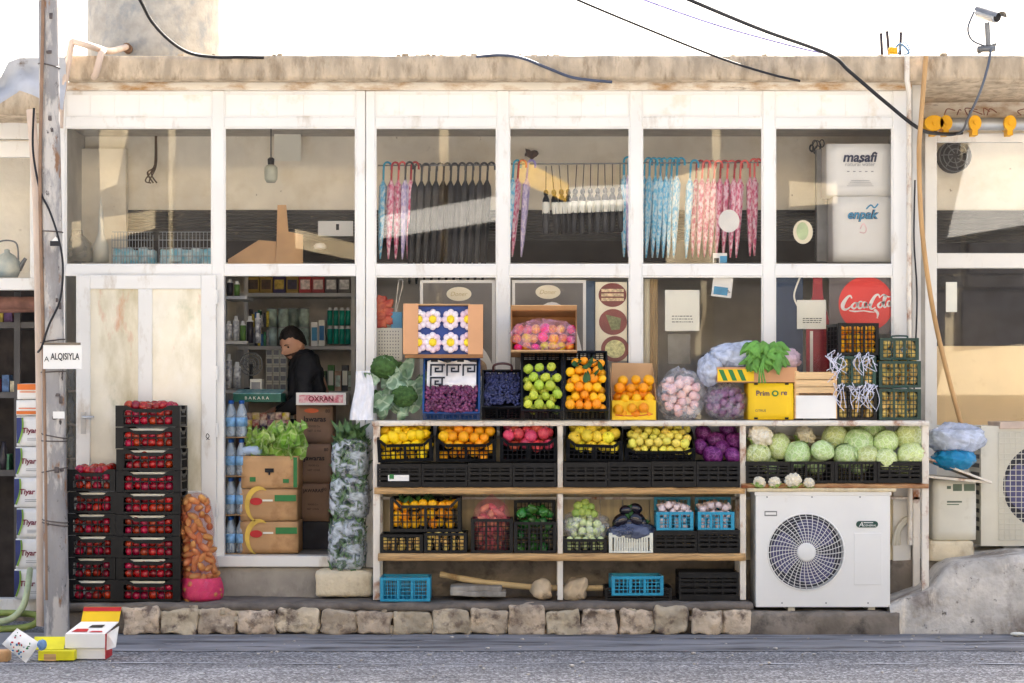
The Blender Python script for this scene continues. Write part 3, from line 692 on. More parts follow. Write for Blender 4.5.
# dented sheet metal covering the left roof corner
g = MB(); top = [(-60, 98), (0, 77), (9, 63), (20, 58), (66, 58)]; bot = [(-60, 130), (0, 108), (22, 92), (36, 97), (66, 112)]
n = 40; v = []; f = []
def itp(l, x):
    for a, b in zip(l, l[1:]):
        if a[0] <= x <= b[0]: return a[1] + (b[1] - a[1]) * (x - a[0]) / (b[0] - a[0])
for side in (0, 1):
    for i in range(n + 1):
        px = -60 + 126 * i / n
        for k in range(9):
            t = k / 8; py = itp(top, px) + (itp(bot, px) - itp(top, px)) * t
            p = P(px, py, -.24 + .012 * side); p.y += .05 * noise.noise((p.x * 6, p.z * 6, 0)) + .02 * noise.noise((p.x * 19, p.z * 19, 0)) - .05 * t + .03 * math.sin(t * 5); v.append(p)
for i in range(n):
    for k in range(8):
        a = i * 9 + k; f.append((a, a + 1, a + 10, a + 9)); b = a + (n + 1) * 9; f.append((b, b + 9, b + 10, b + 1))
g.add(v, f, 0, True)
solo('metal_sheet', g, stain(mat('dented_sheet', (176, 178, 182), .6, .15, 5.), (98, 80, 64), 5., .56, .66), 'dented grey metal sheet hanging over the broken roof corner behind the pole', 'sheet metal')
# cctv camera
cc = Thing('security_camera', 'silver bullet security camera on a bracket at the right end of the roof edge', 'camera', P(985, 56, -.1))
ax = (P(1003, 17, -.32) - P(976, 9, -.1)).normalized(); mM = Matrix.Translation(P(989, 15, -.2)) @ ax.to_track_quat('Z', 'Y').to_matrix().to_4x4()
g = MB(); g.lathe([(.001, -.1), (.036, -.1), (.04, -.09), (.04, .07), (.036, .08), (.001, .08)], 20, M=mM); hs = cc.part('housing', g, M_galv)
g = MB(); g.lathe([(.001, .081), (.03, .081), (.028, .086), (.001, .088)], 16, M=mM); cc.part('lens', g, M_dark, hs)
g = MB(); n = 8; v = []
for z in (-.1, .12):
    for i in range(n + 1): a = math.pi * .05 + math.pi * .9 * i / n; v.append(mM @ Vector((.05 * math.cos(a), .05 * math.sin(a), z)))
g.add(v, [(i, i + 1, i + n + 2, i + n + 1) for i in range(n)], 0, True); cc.part('sun_shield', g, M_steel)
g = MB(); g.tube([P(987, 22, -.14), P(988, 40, -.12), P(988, 47, -.1)], .018, 10); g.rbox(P(986, 49, -.1), (.06, .03, .018), .006, (4, 3, 2), M=None); g.tube([P(978, 53, -.1), P(986, 48, -.1), P(996, 44, -.1)], .012, 6); cc.part('bracket', g, M_steel)
g = MB(); g.tube(spline([P(974, 12, -.12), P(968, 28, -.14), P(972, 40, -.12), P(985, 46, -.12)], 6), .007, 6)
g.tube(spline([P(991, 48, -.12), P(988, 66, -.18), P(980, 92, -.19), P(968, 118, .0), P(962, 131, .55), P(950, 135, .7), P(934, 132, .7)], 8), .009, 6); cc.part('cable', g, mat('grey_cable', (92, 98, 108), .5, .1))
for i, (a, b_) in enumerate((((881, 33), (882, 55)), ((887, 31), (889, 55)), ((901, 32), (900, 55)))):
    g = MB(); g.tube([P(b_[0], b_[1], .1), P(a[0], a[1], .08)], .010, 8)
    solo('rebar', g, mat('dark_rebar', (52, 50, 62), .7, .2), 'short dark reinforcing bar standing up from the roof edge near the right end', 'rebar', 'bars sticking up from the roof')
g = MB(); g.tube(spline([P(894, 52, .0), P(899, 44, .02), P(905, 47, 0), P(909, 53, 0), P(904, 54, 0)], 6), .008, 6); g.tube(spline([P(898, 54, 0), P(904, 42, .02), P(910, 50, 0)], 6), .005, 6)
solo('wire_tangle', g, mat('blue_wire', (96, 132, 166), .5), 'small tangle of pale blue wire on the roof beside the bars', 'wire')
g = MB(); g.rbox(P(893, 51, .0), (.03, .03, .022), .01, (3, 3, 3), .006, 20.)
solo('yellow_lump', g, M_yel_metal, 'small yellow plastic piece lying between the roof bars', 'plastic piece')
# overhead cables
def cable(px, r, label, m=M_cable, n=8):
    g = MB(); g.tube(spline([P(*p) for p in px], n), r, 7); solo('cable', g, m, label, 'cable')
cable([(150, -260, -5), (420, -140, -3), (580, -52, -2), (640, -22, -1.6), (690, 0, -1.4), (760, 29, -.9), (828, 54, -.3), (850, 72, -.22), (885, 102, -.2), (920, 129, -.1), (945, 134, .55), (962, 133, .7)], .0125, 'thick black cable dropping from the sky across the right roof edge')
cable([(150, -190, -5), (400, -88, -2.6), (560, -9, -1.4), (578, 0, -1.3), (640, 26, -.8), (720, 58, -.25), (770, 74, -.2), (800, 81, -.16)], .008, 'thin dark cable running from the sky down onto the middle of the roof edge')
cable([(100, -200, -5), (440, -82, -3), (620, -11, -1.7), (645, 0, -1.6), (720, 26, -1.1), (800, 48, -.5), (824, 53, -.25)], .007, 'very thin violet wire just beside the thick black cable', mat('violet_wire', (150, 144, 196), .5))
cable([(52, -330, -.7), (92, -150, -1.1), (128, -20, -1.2), (140, 0, -1.1), (152, 22, -.8), (170, 41, -.5), (190, 53, -.26), (215, 57, -.19), (240, 57, -.17), (264, 57.5, -.15)], .011, 'black cable sagging in front of the water tank onto the roof')
cable([(476, 57, -.14), (500, 55, -.16), (522, 58, -.19), (550, 69, -.19), (575, 78, -.19), (612, 82, -.17)], .010, 'short dark cable lying over the middle of the roof edge', mat('grey_blue_cable', (70, 78, 96), .5))
g = MB(); g.tube(spline([P(926, 56, -.21), P(921, 120, -.2), P(919, 160, -.2), P(923, 240, -.16), P(937, 330, -.05), P(962, 428, .12)], 8), [.016] * 57, 8)
solo('wooden_stick', g, M_bamboo, 'long bent tan stick leaning from the roof edge down to the bag bundle', 'stick')
g = MB(); g.tube(spline([P(915, 180, -.0), P(914, 240, .02), P(917, 300, .02), P(914, 400, .02), P(915, 540, .02)], 6), .006, 6)
solo('cable', g, M_cable, 'dark cable running down the wall gap behind the white drain pipe', 'cable')

# ------------------------------------------------------------------ utility pole
YPO = -.60
def polex(py): t = (py + 40) / 680; return 47.5 + 9.5 * t, 9.4 + 3.2 * t
pl = Thing('utility_pole', 'weathered pale concrete utility pole with peeling paint in front of the door', 'utility pole', P(57, 636, YPO))
g = MB(); ks = 40; v = []; f = []; nn = 24; base = P(57, 638, YPO)
pts = []; rr = []
for i in range(ks + 1):
    py = -420 + 1058 * i / ks; cx, hw = polex(py); pts.append(P(cx, py, YPO)); rr.append(hw * s_at(YPO) * (1 + .02 * noise.noise((i * .9, 0, 0))))
g.tube(pts, rr, nn); shaft = pl.part('shaft', g, M_pole)
for py in (66, 232, 341, 372, 436, 441, 470, 521, 524):
    g = MB(); cx, hw = polex(py); c0 = P(cx, py, YPO); r_ = hw * s_at(YPO) + .004; tl = rnd(-.02, .02)
    g.tube([(c0.x + r_ * math.cos(a), YPO + r_ * math.sin(a), c0.z + tl * math.cos(a)) for a in [i * math.pi / 12 for i in range(25)]], .004, 5); pl.part('wire_band', g, mat('dark_wire', (88, 80, 78), .6))
g = MB(); k_ = .0
for (px, py) in ((51, 16), (49, 52), (52, 130), (50, 118), (57, 300), (60, 306), (58, 395), (55, 418), (61, 400), (57, 470), (62, 470)):
    cx, hw = polex(py); p = P(px, py, YPO - hw * s_at(YPO) * math.sqrt(max(.05, 1 - ((px - cx) / hw) ** 2)) - .001)
    g.rbox(p, (.012 * rnd(.6, 1.5), .004, .010 * rnd(.8, 2.4)), .003, (3, 2, 3), .004, 40., px)
pl.part('chip', g, mat('dark_chip', (92, 84, 82), .8, .3), shaft)
sg = Thing('pole_sign', 'small white sign with black lettering tied across the pole', 'sign', P(63, 370, -.72), rot=None)
g = MB(); a, b_, c, d = R(43, 345, 82, 369, -.72); g.box(a, b_, -.72, -.712, c, d); sg.part('board', g, M_white_card, bevel=.002)
g = MB(); g.pbox(44, 342.6, 80, 344.9, -.725, .02); sg.part('top_rail', g, mat('sign_rail', (120, 108, 92), .6))
g = MB(); ly = -.7225
text_mb(g, 'A', P(46.6, 358, ly).x, P(0, 359, ly).z, ly, h=5 * s_at(ly)); text_mb(g, 'ALQISIYLA', P(65, 0, ly).x, P(0, 357, ly).z, ly, w=29 * s_at(ly), h=8 * s_at(ly), bold=.02)
sg.part('lettering', g, M_ink)
g = MB(); g.pbox(53, 411.5, 64.5, 418.5, YPO - .083, .002); solo('paper_label', g, M_white_card, 'white torn paper label stuck on the pole below the sign', 'label')
g = MB(); a, b_, c, d = R(50, 241, 60, 246, YPO - .080); g.box(a, b_, YPO - .08, YPO - .076, c, d); g.prism([(a + .01, d + .001), (b_ - .004, d + .001), (a + .035, d + .03)], YPO - .08, YPO - .077, 1)
solo('sticker', g, [M_ink, M_white_card], 'small black and white sticker on the pole above the door lintel', 'sticker')
g = MB(); g.tube(spline([P(34, 108, -.5), P(33, 150, -.52), P(40, 190, -.64), P(50, 212, -.69), P(59, 240, -.7), P(63, 268, -.69), P(60, 300, -.69), P(49, 325, -.7), P(42, 346, -.68), P(38, 352, -.6)], 8), .0075, 6)
solo('cable', g, M_cable, 'black cable snaking down the pole to the small white sign', 'cable')
g = MB(); g.tube(spline([P(31, 110, -.3), P(37, 200, -.33), P(39.5, 330, -.33), P(41, 460, -.33), P(41, 626, -.33)], 8), .030, 10)
solo('conduit', g, M_pipe, 'beige conduit pipe standing close behind the left side of the pole', 'pipe')
g = MB(); g.tube(spline([P(42, -400, -.66), P(43, -30, -.66), P(42, 66, -.68), P(40, 190, -.66), P(43, 330, -.66), P(46, 480, -.66), P(47, 600, -.66)], 8), .012, 6)
solo('cable', g, mat('brown_cable', (140, 112, 90), .6), 'thin brown cable running straight down the left side of the pole', 'cable')
for i, (pts, lab) in enumerate((([(-20, 623, -.35), (8, 620, -.34), (22, 608, -.3), (27, 592, -.2), (30, 570, .2)], 'pale green hose hanging down over the white sill at the left'), ([(-40, 614, -.2), (0, 613, -.25), (30, 614, -.22), (39, 618, -.25), (30, 626, -.3), (0, 629, -.33), (-40, 628, -.3)], 'olive green hose lying coiled on the ground under the white sill'))):
    g = MB(); g.tube(spline([P(*p) for p in pts], 8), .022, 8); solo('hose', g, mat('pale_hose' if i == 0 else 'olive_hose', (178, 190, 150) if i == 0 else (140, 156, 84), .5), lab, 'hose')

# ------------------------------------------------------------------ outdoor units
def ac_unit(nm, label, x0, y0, x1, y1, Y, dep, cx, cy, rad, m, lattice=False):
    a, b_, c, d = R(x0, y0, x1, y1, Y)
    t = Thing(nm, label, 'air conditioner', ((a + b_) / 2, Y, c))
    g = MB(); p0 = P(cx, cy, Y); rr = rad * s_at(Y); n = 40
    # front panel with a round opening
    ring = [(p0.x + rr * math.cos(2 * math.pi * i / n), p0.z + rr * math.sin(2 * math.pi * i / n)) for i in range(n)]
    outer = []
    for (x, z) in ring:
        dx, dz = x - p0.x, z - p0.z; ks = []
        if dx > 1e-6: ks.append((b_ - p0.x) / dx)
        if dx < -1e-6: ks.append((a - p0.x) / dx)
        if dz > 1e-6: ks.append((d - p0.z) / dz)
        if dz < -1e-6: ks.append((c - p0.z) / dz)
        k = min(ks); outer.append((p0.x + dx * k, p0.z + dz * k))
    v = [(x, Y, z) for x, z in ring] + [(x, Y, z) for x, z in outer] + [(x, Y + .05, z) for x, z in ring]
    f = []
    for i in range(n):
        j = (i + 1) % n; f += [(i, j, n + j, n + i), (i, 2 * n + i, 2 * n + j, j)]
        (xa, za), (xb, zb) = outer[i], outer[j]
    g.add(v, f)
    for (xx, zz) in ((a, c), (a, d), (b_, c), (b_, d)):
        i = min(range(n), key=lambda i: 9 if False else abs(math.atan2(math.sin(2 * math.pi * (i + .5) / n - math.atan2(zz - p0.z, xx - p0.x)), math.cos(2 * math.pi * (i + .5) / n - math.atan2(zz - p0.z, xx - p0.x)))))
        j = (i + 1) % n; (xa, za), (xb, zb) = outer[i], outer[j]
        g.add([(xa, Y, za), (xb, Y, zb), (xx, Y, zz)], [(0, 1, 2)])
    g.add([(x, y, z) for x in (a, b_) for y in (Y, Y + dep) for z in (c, d)], [(0, 1, 3, 2), (4, 6, 7, 5), (0, 2, 6, 4), (2, 3, 7, 6), (1, 5, 7, 3)])
    body = t.part('casing', g, m)
    g = MB(); disc(g, p0.x, p0.z, Y + .048, rr, rr); t.part('fan_recess', g, mat('fan_recess_dark', (62, 62, 72), .6, .2))
    g = MB()
    for k in range(3):
        a0 = k * 2 * math.pi / 3 + .3; vv = []
        for i in range(9):
            q = a0 + i * .2; r1 = rr * .92 * (.86 + .14 * math.sin(i / 8 * math.pi)); yy = Y + .042 - .02 * i / 8
            vv += [(p0.x + rr * .2 * math.cos(q), yy, p0.z + rr * .2 * math.sin(q)), (p0.x + r1 * math.cos(q), yy, p0.z + r1 * math.sin(q))]
        g.add(vv, [(2*i, 2*i+1, 2*i+3, 2*i+2) for i in range(8)], 0, True)
    t.part('fan', g, M_fan)
    g = MB(); gy = Y - .006
    if not lattice:
        for k in range(1, 13):
            rk = rr * k / 12.6
            if rk < rr * .27: continue
            g.tube([(p0.x + rk * math.cos(i * math.pi / 24), gy - .012 * (1 - (rk / rr) ** 2), p0.z + rk * math.sin(i * math.pi / 24)) for i in range(49)], .0017, 4, 0, False)
        for k in range(36):
            q = k * math.pi / 18; g.tube([(p0.x + u * rr * math.cos(q + .25 * (u - .25)), gy - .012 * (1 - u * u) - .002, p0.z + u * rr * math.sin(q + .25 * (u - .25))) for u in (.25, .45, .65, .85, 1.02)], .0026, 4, 0, False)
        g.tube([(p0.x + rr * 1.02 * math.cos(i * math.pi / 24), gy + .004, p0.z + rr * 1.02 * math.sin(i * math.pi / 24)) for i in range(49)], .006, 6, 0, False)
    else:
        xs = [p0.x - rr * 1.1 + i * rr * 2.2 / 17 for i in range(18)]; zs = [p0.z - rr * 1.25 + i * rr * 2.5 / 20 for i in range(21)]
        for x in xs: g.tube([(x, gy - .01, zs[0]), (x, gy - .01, zs[-1])], .0028, 5)
        for z in zs: g.tube([(xs[0], gy - .013, z), (xs[-1], gy - .013, z)], .0028, 5)
        for z in zs[::5]: g.tube([(xs[0], gy - .01, z), (xs[0], Y, z)], .003, 5); g.tube([(xs[-1], gy - .01, z), (xs[-1], Y, z)], .003, 5)
    t.part('grille', g, m if not lattice else M_ac_old)
    return t, (a, b_, c, d), p0, rr
YA = -.40
t, (a, b_, c, d), p0, rr = ac_unit('air_conditioner', 'large clean white outdoor air conditioner with a round black grille beside the fruit rack', 756, 494, 890, 607, YA, .32, 806, 552, 37.5, M_ac)
g = MB(); disc(g, p0.x, p0.z, YA - .022, rr * .25, rr * .25, 32); g.lathe([(rr * .25, 0), (rr * .25, .012), (rr * .2, .016), (.001, .017)], 32, M=Matrix.Translation((p0.x, YA - .012, p0.z)) @ Matrix.Rotation(math.pi / 2, 4, 'X')); t.part('hub', g, M_ac)
g = MB(); x0, x1, z0, z1 = R(854, 533, 882, 585, YA); g.box(x0, x1, YA - .004, YA + .01, z0, z1); t.part('service_panel', g, M_ac, bevel=.003)
g = MB(); x0, x1, z0, z1 = R(754.6, 491, 891.4, 495.5, YA); g.box(x0, x1, YA - .006, YA + .33, z0, z1 + .003); t.part('lid', g, M_ac, bevel=.004)
g = MB(); x0, x1, z0, z1 = R(856, 521, 878, 527.5, YA); rz = (z1 - z0) / 2; zc = (z0 + z1) / 2
pts = [(x0 + rz + rz * math.cos(q), zc + rz * math.sin(q)) for q in [math.pi / 2 + i * math.pi / 8 for i in range(9)]] + [(x1 - rz + rz * math.cos(q), zc + rz * math.sin(q)) for q in [-math.pi / 2 + i * math.pi / 8 for i in range(9)]]
g.prism(pts, YA - .005, YA - .001); bd = t.part('badge', g, mat('badge_green', (18, 66, 56), .4, .05))
g = MB(); text_mb(g, 'A', x0 + .032, zc, YA - .0065, h=rz * 1.5, shear=.2); text_mb(g, 'GENERAL', x0 + .09, zc - rz * .35, YA - .0065, w=.085, h=rz * .6); stroke(g, [(x0 + .048, zc + rz * .5), (x0 + .11, zc + rz * .5)], .005, YA - .0065)
t.part('lettering', g, M_white_card, bd)
g = MB(); x0, x1, z0, z1 = R(764.5, 511, 777, 516, YA); g.box(x0, x1, YA - .002, YA + .003, z0, z1); g.box(x0 + .006, x1 - .006, YA - .004, YA, z0 + .008, z1 - .008, 1); t.part('grip', g, [M_steel, M_ac])
g = MB()
for px in (788, 868): g.pbox(px, 607, px + 7, 612, YA + .03, .25)
t.part('foot', g, M_ac_old)
g = MB()
for px, py in ((767, 497), (812, 497), (860, 497), (782, 603), (826, 603), (868, 603)):
    p = P(px, py, YA); g.tube([(p.x, YA - .003, p.z), (p.x, YA + .01, p.z)], .005, 8)
t.part('screw', g, M_steel)
YB = .12
t, (a, b_, c, d), p0, rr = ac_unit('air_conditioner', 'yellowed outdoor air conditioner with a square wire grille at the right edge', 981, 426, 1110, 546, YB, .36, 1046, 486, 43, M_ac_old, True)
g = MB()
for k in range(11):
    z = c + .1 + k * (d - c - .2) / 10; g.box(a - .004, a + .01, YB + .05, YB + .3, z, z + .028)
t.part('side_louvre', g, mat('louvre_dark', (84, 84, 82), .6))
g = MB(); x0, x1, z0, z1 = R(1000, 422, 1100, 434, YB - .03); g.box(x0, x1, YB - .02, YB + .34, d - .02, d + .03); t.part('lid', g, mat('pinkish_lid', (196, 176, 160), .6, .1), bevel=.006)
g = MB()
for px in (1004, 1070): g.pbox(px, 546, px + 16, 556, YB + .02, .3)
t.part('foot', g, M_steel)
# white box heater, its block, boards and bag bundle
YH = -.02
hb = Thing('white_cabinet', 'dirty white boxy appliance cabinet between the rack and the right air conditioner', 'cabinet', P(955, 542, YH))
g = MB(); a, b_, c, d = R(933, 479, 977, 541, YH); g.rbox(((a + b_) / 2, YH + .16, (c + d) / 2), ((b_ - a) / 2, .16, (d - c) / 2), .018, (6, 6, 6)); hb.part('casing', g, M_ac_old)
g = MB(); y_ = YH - .002
for r in ((953, 484, 962, 491), (964, 484, 975, 491), (947, 486, 951, 489), (947, 501, 962, 502.6), (947, 504, 959, 505)):
    g = MB(); g.pbox(*r, y_, .003); hb.part('label_print', g, mat('faded_label_green', (96, 110, 92), .6, .2))
g = MB(); a, b_, c, d = R(930, 541, 974, 562, YH - .02); g.rbox(((a + b_) / 2, YH + .14, (c + d) / 2), ((b_ - a) / 2, .16, (d - c) / 2), .014, (10, 6, 6), .006, 9., 3); solo('concrete_block', g, M_lime, 'pale chipped block under the white cabinet', 'block')
def board(x0, y0, x1, y1, th, Y, dep, label, m):
    g = MB(); p0, p1 = P(x0, y0, Y), P(x1, y1, Y); g.prism([(p0.x, p0.z), (p1.x, p1.z), (p1.x, p1.z + th), (p0.x, p0.z + th)], Y, Y + dep); solo('board', g, m, label, 'board', bevel=.003)
board(928, 478, 992, 484, .018, -.10, .42, 'lower white board lying on top of the white cabinet', M_rack)
board(929, 460, 992, 484, .016, -.14, .40, 'upper tilted white board carrying the bag bundle', M_rack)
YG = -.02
def bagblob(name, label, cx, cy, w_, h_, Y, dep, m, seed, cat='plastic bag', sag=.25, group=None, flat=.0):
    g = MB(); c = P(cx, cy, Y); s = s_at(Y)
    def fn(dv):
        q = dv * 2.2 + Vector((seed, seed * 2, 0)); r = 1 + .16 * noise.noise(q) + .10 * (1 - abs(noise.noise(q * 2.4)) * 2.4) + .05 * noise.noise(q * 7)
        return r
    g.ball(c, (w_ * s / 2, dep / 2, h_ * s / 2), 44, 28, 0, fn)
    return solo(name, g, m, label, cat, group)
F_blue = film_mat('pale_blue_film', (206, 214, 232), .8, .14, 15., .2, 1.)
F_turq = film_mat('turquoise_film', (20, 140, 190), .92, .2, 16., .08, 1.)
F_white = film_mat('white_bag_film', (236, 236, 240), .92, .3, 10., .08)
F_clear = film_mat('clear_film', (230, 232, 238), .15, .08, 16., .2)
F_smoke = film_mat('smoky_film', (92, 100, 124), .8, .15, 12., .2)
bagblob('bag_bundle', 'crumpled pale blue plastic bag bundle on the tilted board', 956, 439, 56, 30, YG - .02, .30, F_blue, 3)
bagblob('bag_bundle', 'bright turquoise plastic bag under the pale bundle on the tilted board', 954, 459, 42, 20, YG - .06, .26, F_turq, 8)
g = MB()
for k in range(3): g.tube(spline([P(893 + 3 * k, 545, .0), P(896 + 2 * k, 530, -.02), P(906 + 3 * k, 518, -.03), P(916, 522 + 6 * k, -.02), P(914, 545, -.01)], 6), .012, 7)
solo('pipe_bundle', g, M_ac_old, 'white wrapped air conditioner pipes curling behind the right rack post', 'pipe')

# ------------------------------------------------------------------ the fruit rack
YF, YK = -.36, -.03
rk = Thing('fruit_rack', 'white painted rusty rack of three wooden shelves in front of the shop windows', 'rack', P(560, 600, YF))
def bar(mb, x0, y0, x1, y1, Y0, Y1, mi=0):
    a, b_, c, d = R(x0, y0, x1, y1, Y0); mb.box(a, b_, Y0, Y1, c, d, mi)
ZF = {}
posts = [(373, 380, 600), (557.5, 563, 600), (740, 746, 600), (922, 929, 592)]
for (x0, x1, yb) in posts:
    g = MB(); bar(g, x0, 420.6, x1, yb, YF, YF + .034); rk.part('post', g, M_rack, bevel=.003)
    a, b_, c, d = R(x0, 420.6, x1, yb, YF); g = MB(); g.box(a, b_, YK - .03, YK, c, d); rk.part('post', g, M_rack, bevel=.003)
def shelf(x0, x1, y0, y1, m, lab=None):
    a, b_, c, d = R(x0, y0, x1, y1, YF - .02); g = MB()
    n = 24; g.rbox(((a + b_) / 2, (YF - .02 + YK) / 2, (c + d) / 2), ((b_ - a) / 2, (YK - YF + .02) / 2, (d - c) / 2), .003, (60, 6, 2), .0035, 9., y0)
    rk.part('shelf', g, m, label=lab); return d
Z1 = shelf(372, 929, 420.5, 426, M_rack)
Z2 = shelf(374, 745, 487.5, 494, M_wood)
Z2b = shelf(741, 929, 483.5, 488.5, M_rust)
Z3 = shelf(378, 746, 553.5, 561, M_wood)
g = MB()
for (y0, y1) in ((436.5, 439), (497, 499.5)): bar(g, 376, y0, 925, y1, YK - .03, YK - .005)
rk.part('brace', g, M_rack)
a, b_, c, d = R(748, 489.2, 897, 492.2, YA - .03)
g = MB(); g.rbox(((a + b_) / 2, YA + .15, (c + d) / 2 + .003), ((b_ - a) / 2, .17, .012), .004, (20, 4, 2), .003, 6.); ZP = (c + d) / 2 + .015
solo('plank', g, M_palewood, 'pale plank lying on top of the large white air conditioner', 'plank')
# under the rack
def stone(name, label, cx, cy, w_, h_, Y, dep, m, sd_, r=.6, cat='stone', amp=.02):
    c = P(cx, cy, Y); s = s_at(Y); g = MB(); e = (w_ * s / 2, dep / 2, h_ * s / 2); g.rbox((c.x, Y + dep / 2, c.z), e, min(e) * r, (9, 8, 8), amp, 9., sd_); return solo(name, g, m, label, cat)
stone('stone', 'rough pale stone on the pavement just left of the middle rack post', 541, 590, 19, 18, -.30, .13, M_rock, 3, .8, amp=.03)
stone('stone', 'angular pale stone on the pavement just right of the middle rack post', 577, 590, 23, 17, -.30, .13, M_rock, 11, .7, amp=.034)
stone('limestone_block', 'large cream limestone block used as a step before the shop door', 343.5, 584, 57, 27, -.22, .26, M_lime, 5, .3, 'block', .010)
for k, (cx, cy, w_) in enumerate(((478, 594, 56), (476, 588.6, 52))):
    stone('stone_slab', ('lower' if k == 0 else 'upper') + ' flat grey slab of the small pile under the rack', cx, cy, w_, 5.4, -.34 + .01 * k, .2, M_riser, 20 + k, .4, 'slab', .008)
g = MB(); g.tube(spline([P(440, 574, -.2), P(470, 580, -.2), P(520, 586, -.2), P(560, 588, -.2), P(603, 588, -.2)], 6), [.020 + .007 * noise.noise((i * .7, 3, 0)) for i in range(25)], 10)
solo('log', g, stain(mat('peeled_log', (206, 180, 132), .8, .15, 6., stretch=(.5, 4, 4)), (150, 118, 76), 6., .55, .7), 'long peeled branch lying on the ground under the fruit rack', 'log')
# ------------------------------------------------------------------ crates
CM = {}
def wall(mb, L_, h, M, style):
    t = .009
    def bx(x0, x1, z0, z1, e=0.): mb.box(x0, x1, -e, t + e, z0, z1, 0, M)
    if style == 'tomato':
        cw = L_ * .12; bx(-L_/2, -L_/2 + cw, 0, h); bx(L_/2 - cw, L_/2, 0, h)
        a = L_/2 - cw
        bx(-a, a, 0, .016, -.001); bx(-a, a, h * .47, h * .53, -.002)
        pts = [(-a, h), (-a, h - .03), (-a * .72, h - .030), (-a * .5, h - .046), (a * .5, h - .046), (a * .72, h - .03), (a, h - .03), (a, h), (a * .85, h), (a * .6, h - .022), (-a * .6, h - .022), (-a * .85, h)]
        mb.prism(pts[1:3] + pts[10:12] + pts[0:1], .001, t - .001, 0, M); mb.prism([pts[2], pts[3], pts[4], pts[5], pts[9], pts[10]], .001, t - .001, 0, M); mb.prism([pts[5], pts[6], pts[7], pts[8], pts[9]], .001, t - .001, 0, M)
        for i in range(1, 6):
            x = -a + 2 * a * i / 6; bx(x - .003, x + .003, .016, h - .04, -.003)
        return
    cw = .022 if style != 'flat' else .016
    bx(-L_/2, -L_/2 + cw, 0, h); bx(L_/2 - cw, L_/2, 0, h); a = L_/2 - cw
    if style == 'flat':
        bx(-a, a, 0, h * .22, -.001); bx(-a, a, h * .80, h, .002); bx(-a, a, h * .5, h * .62, -.002); bx(-a, a, h * .30, h * .42, -.002); bx(-a, a, h * .68, h * .75, -.003)
        for i in range(1, 4):
            x = -a + 2 * a * i / 4; bx(x - .006, x + .006, h * .22, h * .8, .001)
    elif style == 'open':                      # square grid
        bx(-a, a, 0, .016, -.001); bx(-a, a, h - .018, h, .002)
        nx = max(5, round(2 * a / .026)); nz = max(2, round(h / .034))
        for i in range(1, nx): x = -a + 2 * a * i / nx; bx(x - .0025, x + .0025, .016, h - .018, -.001)
        for k in range(1, nz): z = .016 + (h - .034) * k / nz; bx(-a, a, z - .0025, z + .0025, -.002)
        for i in (1, 2): x = -a + 2 * a * i / 3; bx(x - .007, x + .007, .016, h - .018, .001)
    elif style == 'white':
        bx(-a, a, 0, .012, -.001); bx(-a, a, h - .03, h - .012, .001); nx = 15
        for i in range(1, nx): x = -a + 2 * a * i / nx; bx(x - .006, x + .006, .012, h - .03, -.001)
    else:                                      # lattice with a dipped front edge
        bx(-a, a, 0, .020, -.001); d = h * .22; zt = h - d
        mb.prism([(-a, h - .004), (-a, h - .024), (-a * .8, zt - .02), (a * .8, zt - .02), (a, h - .024), (a, h - .004), (a * .78, zt), (-a * .78, zt)][:4] + [(a * .78, zt), (-a * .78, zt)], .001, t - .001, 0, M) if False else None
        mb.prism([(-a, h), (-a, h - .022), (-a * .8, zt - .02), (-a * .76, zt)], 0, t, 0, M); mb.prism([(a, h), (a * .76, zt), (a * .8, zt - .02), (a, h - .022)], 0, t, 0, M); bx(-a * .765, a * .765, zt - .018, zt, .001)
        nx = max(6, round(2 * a / .030))
        for i in range(1, nx): x = -a + 2 * a * i / nx; bx(x - .0035, x + .0035, .02, zt - .018, -.001)
        for k in (1, 2): z = .02 + (zt - .038) * k / 3; bx(-a, a, z - .0035, z + .0035, -.002)
        x = 0; bx(-.009, .009, .02, zt - .018, .001)
def crate_mesh(w, d, h, style):
    k = (round(w, 3), round(d, 3), round(h, 3), style)
    if k not in CM:
        g = MB(); T = Matrix.Translation; Rz = lambda a: Matrix.Rotation(a, 4, 'Z')
        wall(g, w, h, T((0, -d/2, 0)), style); wall(g, w, h, T((0, d/2, 0)) @ Rz(math.pi), style if style != 'lattice' else 'open')
        wall(g, d - .02, h * .985, T((-w/2 + .0004, 0, 0)) @ Rz(-math.pi/2), 'open' if style in ('lattice', 'open') else style); wall(g, d - .02, h * .985, T((w/2 - .0004, 0, 0)) @ Rz(math.pi/2), 'open' if style in ('lattice', 'open') else style)
        g.box(-w/2 + .010, w/2 - .010, -d/2 + .010, d/2 - .010, .003, .011)
        CM[k] = g
    return CM[k]
CMESH = {}
def crate(M, w, d, h, style, m, label, group=None, name='plastic_crate', cat='crate'):
    k = (round(w, 3), round(d, 3), round(h, 3), style, m.name)
    if k not in CMESH: CMESH[k] = crate_mesh(w, d, h, style).mesh(name, m)
    o = link(name, CMESH[k], M=M); tag(o, label, cat, group); return o
def flatM(x0, x1, ybot, Y, d, roll=0., zb=None):
    a, b_, c, _ = R(x0, ybot, x1, ybot, Y); return Matrix.Translation(((a + b_)/2, Y + d/2, c if zb is None else zb)) @ Matrix.Rotation(roll, 4, 'Z'), b_ - a
def tiltM(x0, x1, Y, d, tilt, zb, roll=0., lean=0.):
    a, b_, _, _ = R(x0, 0, x1, 0, Y); Rm = Matrix.Rotation(roll, 4, 'Z') @ Matrix.Rotation(lean, 4, 'Y') @ Matrix.Rotation(tilt, 4, 'X')
    off = Rm @ Vector((0, -d/2, 0)); return Matrix.Translation(Vector(((a + b_)/2, Y, zb)) - off) @ Rm, b_ - a

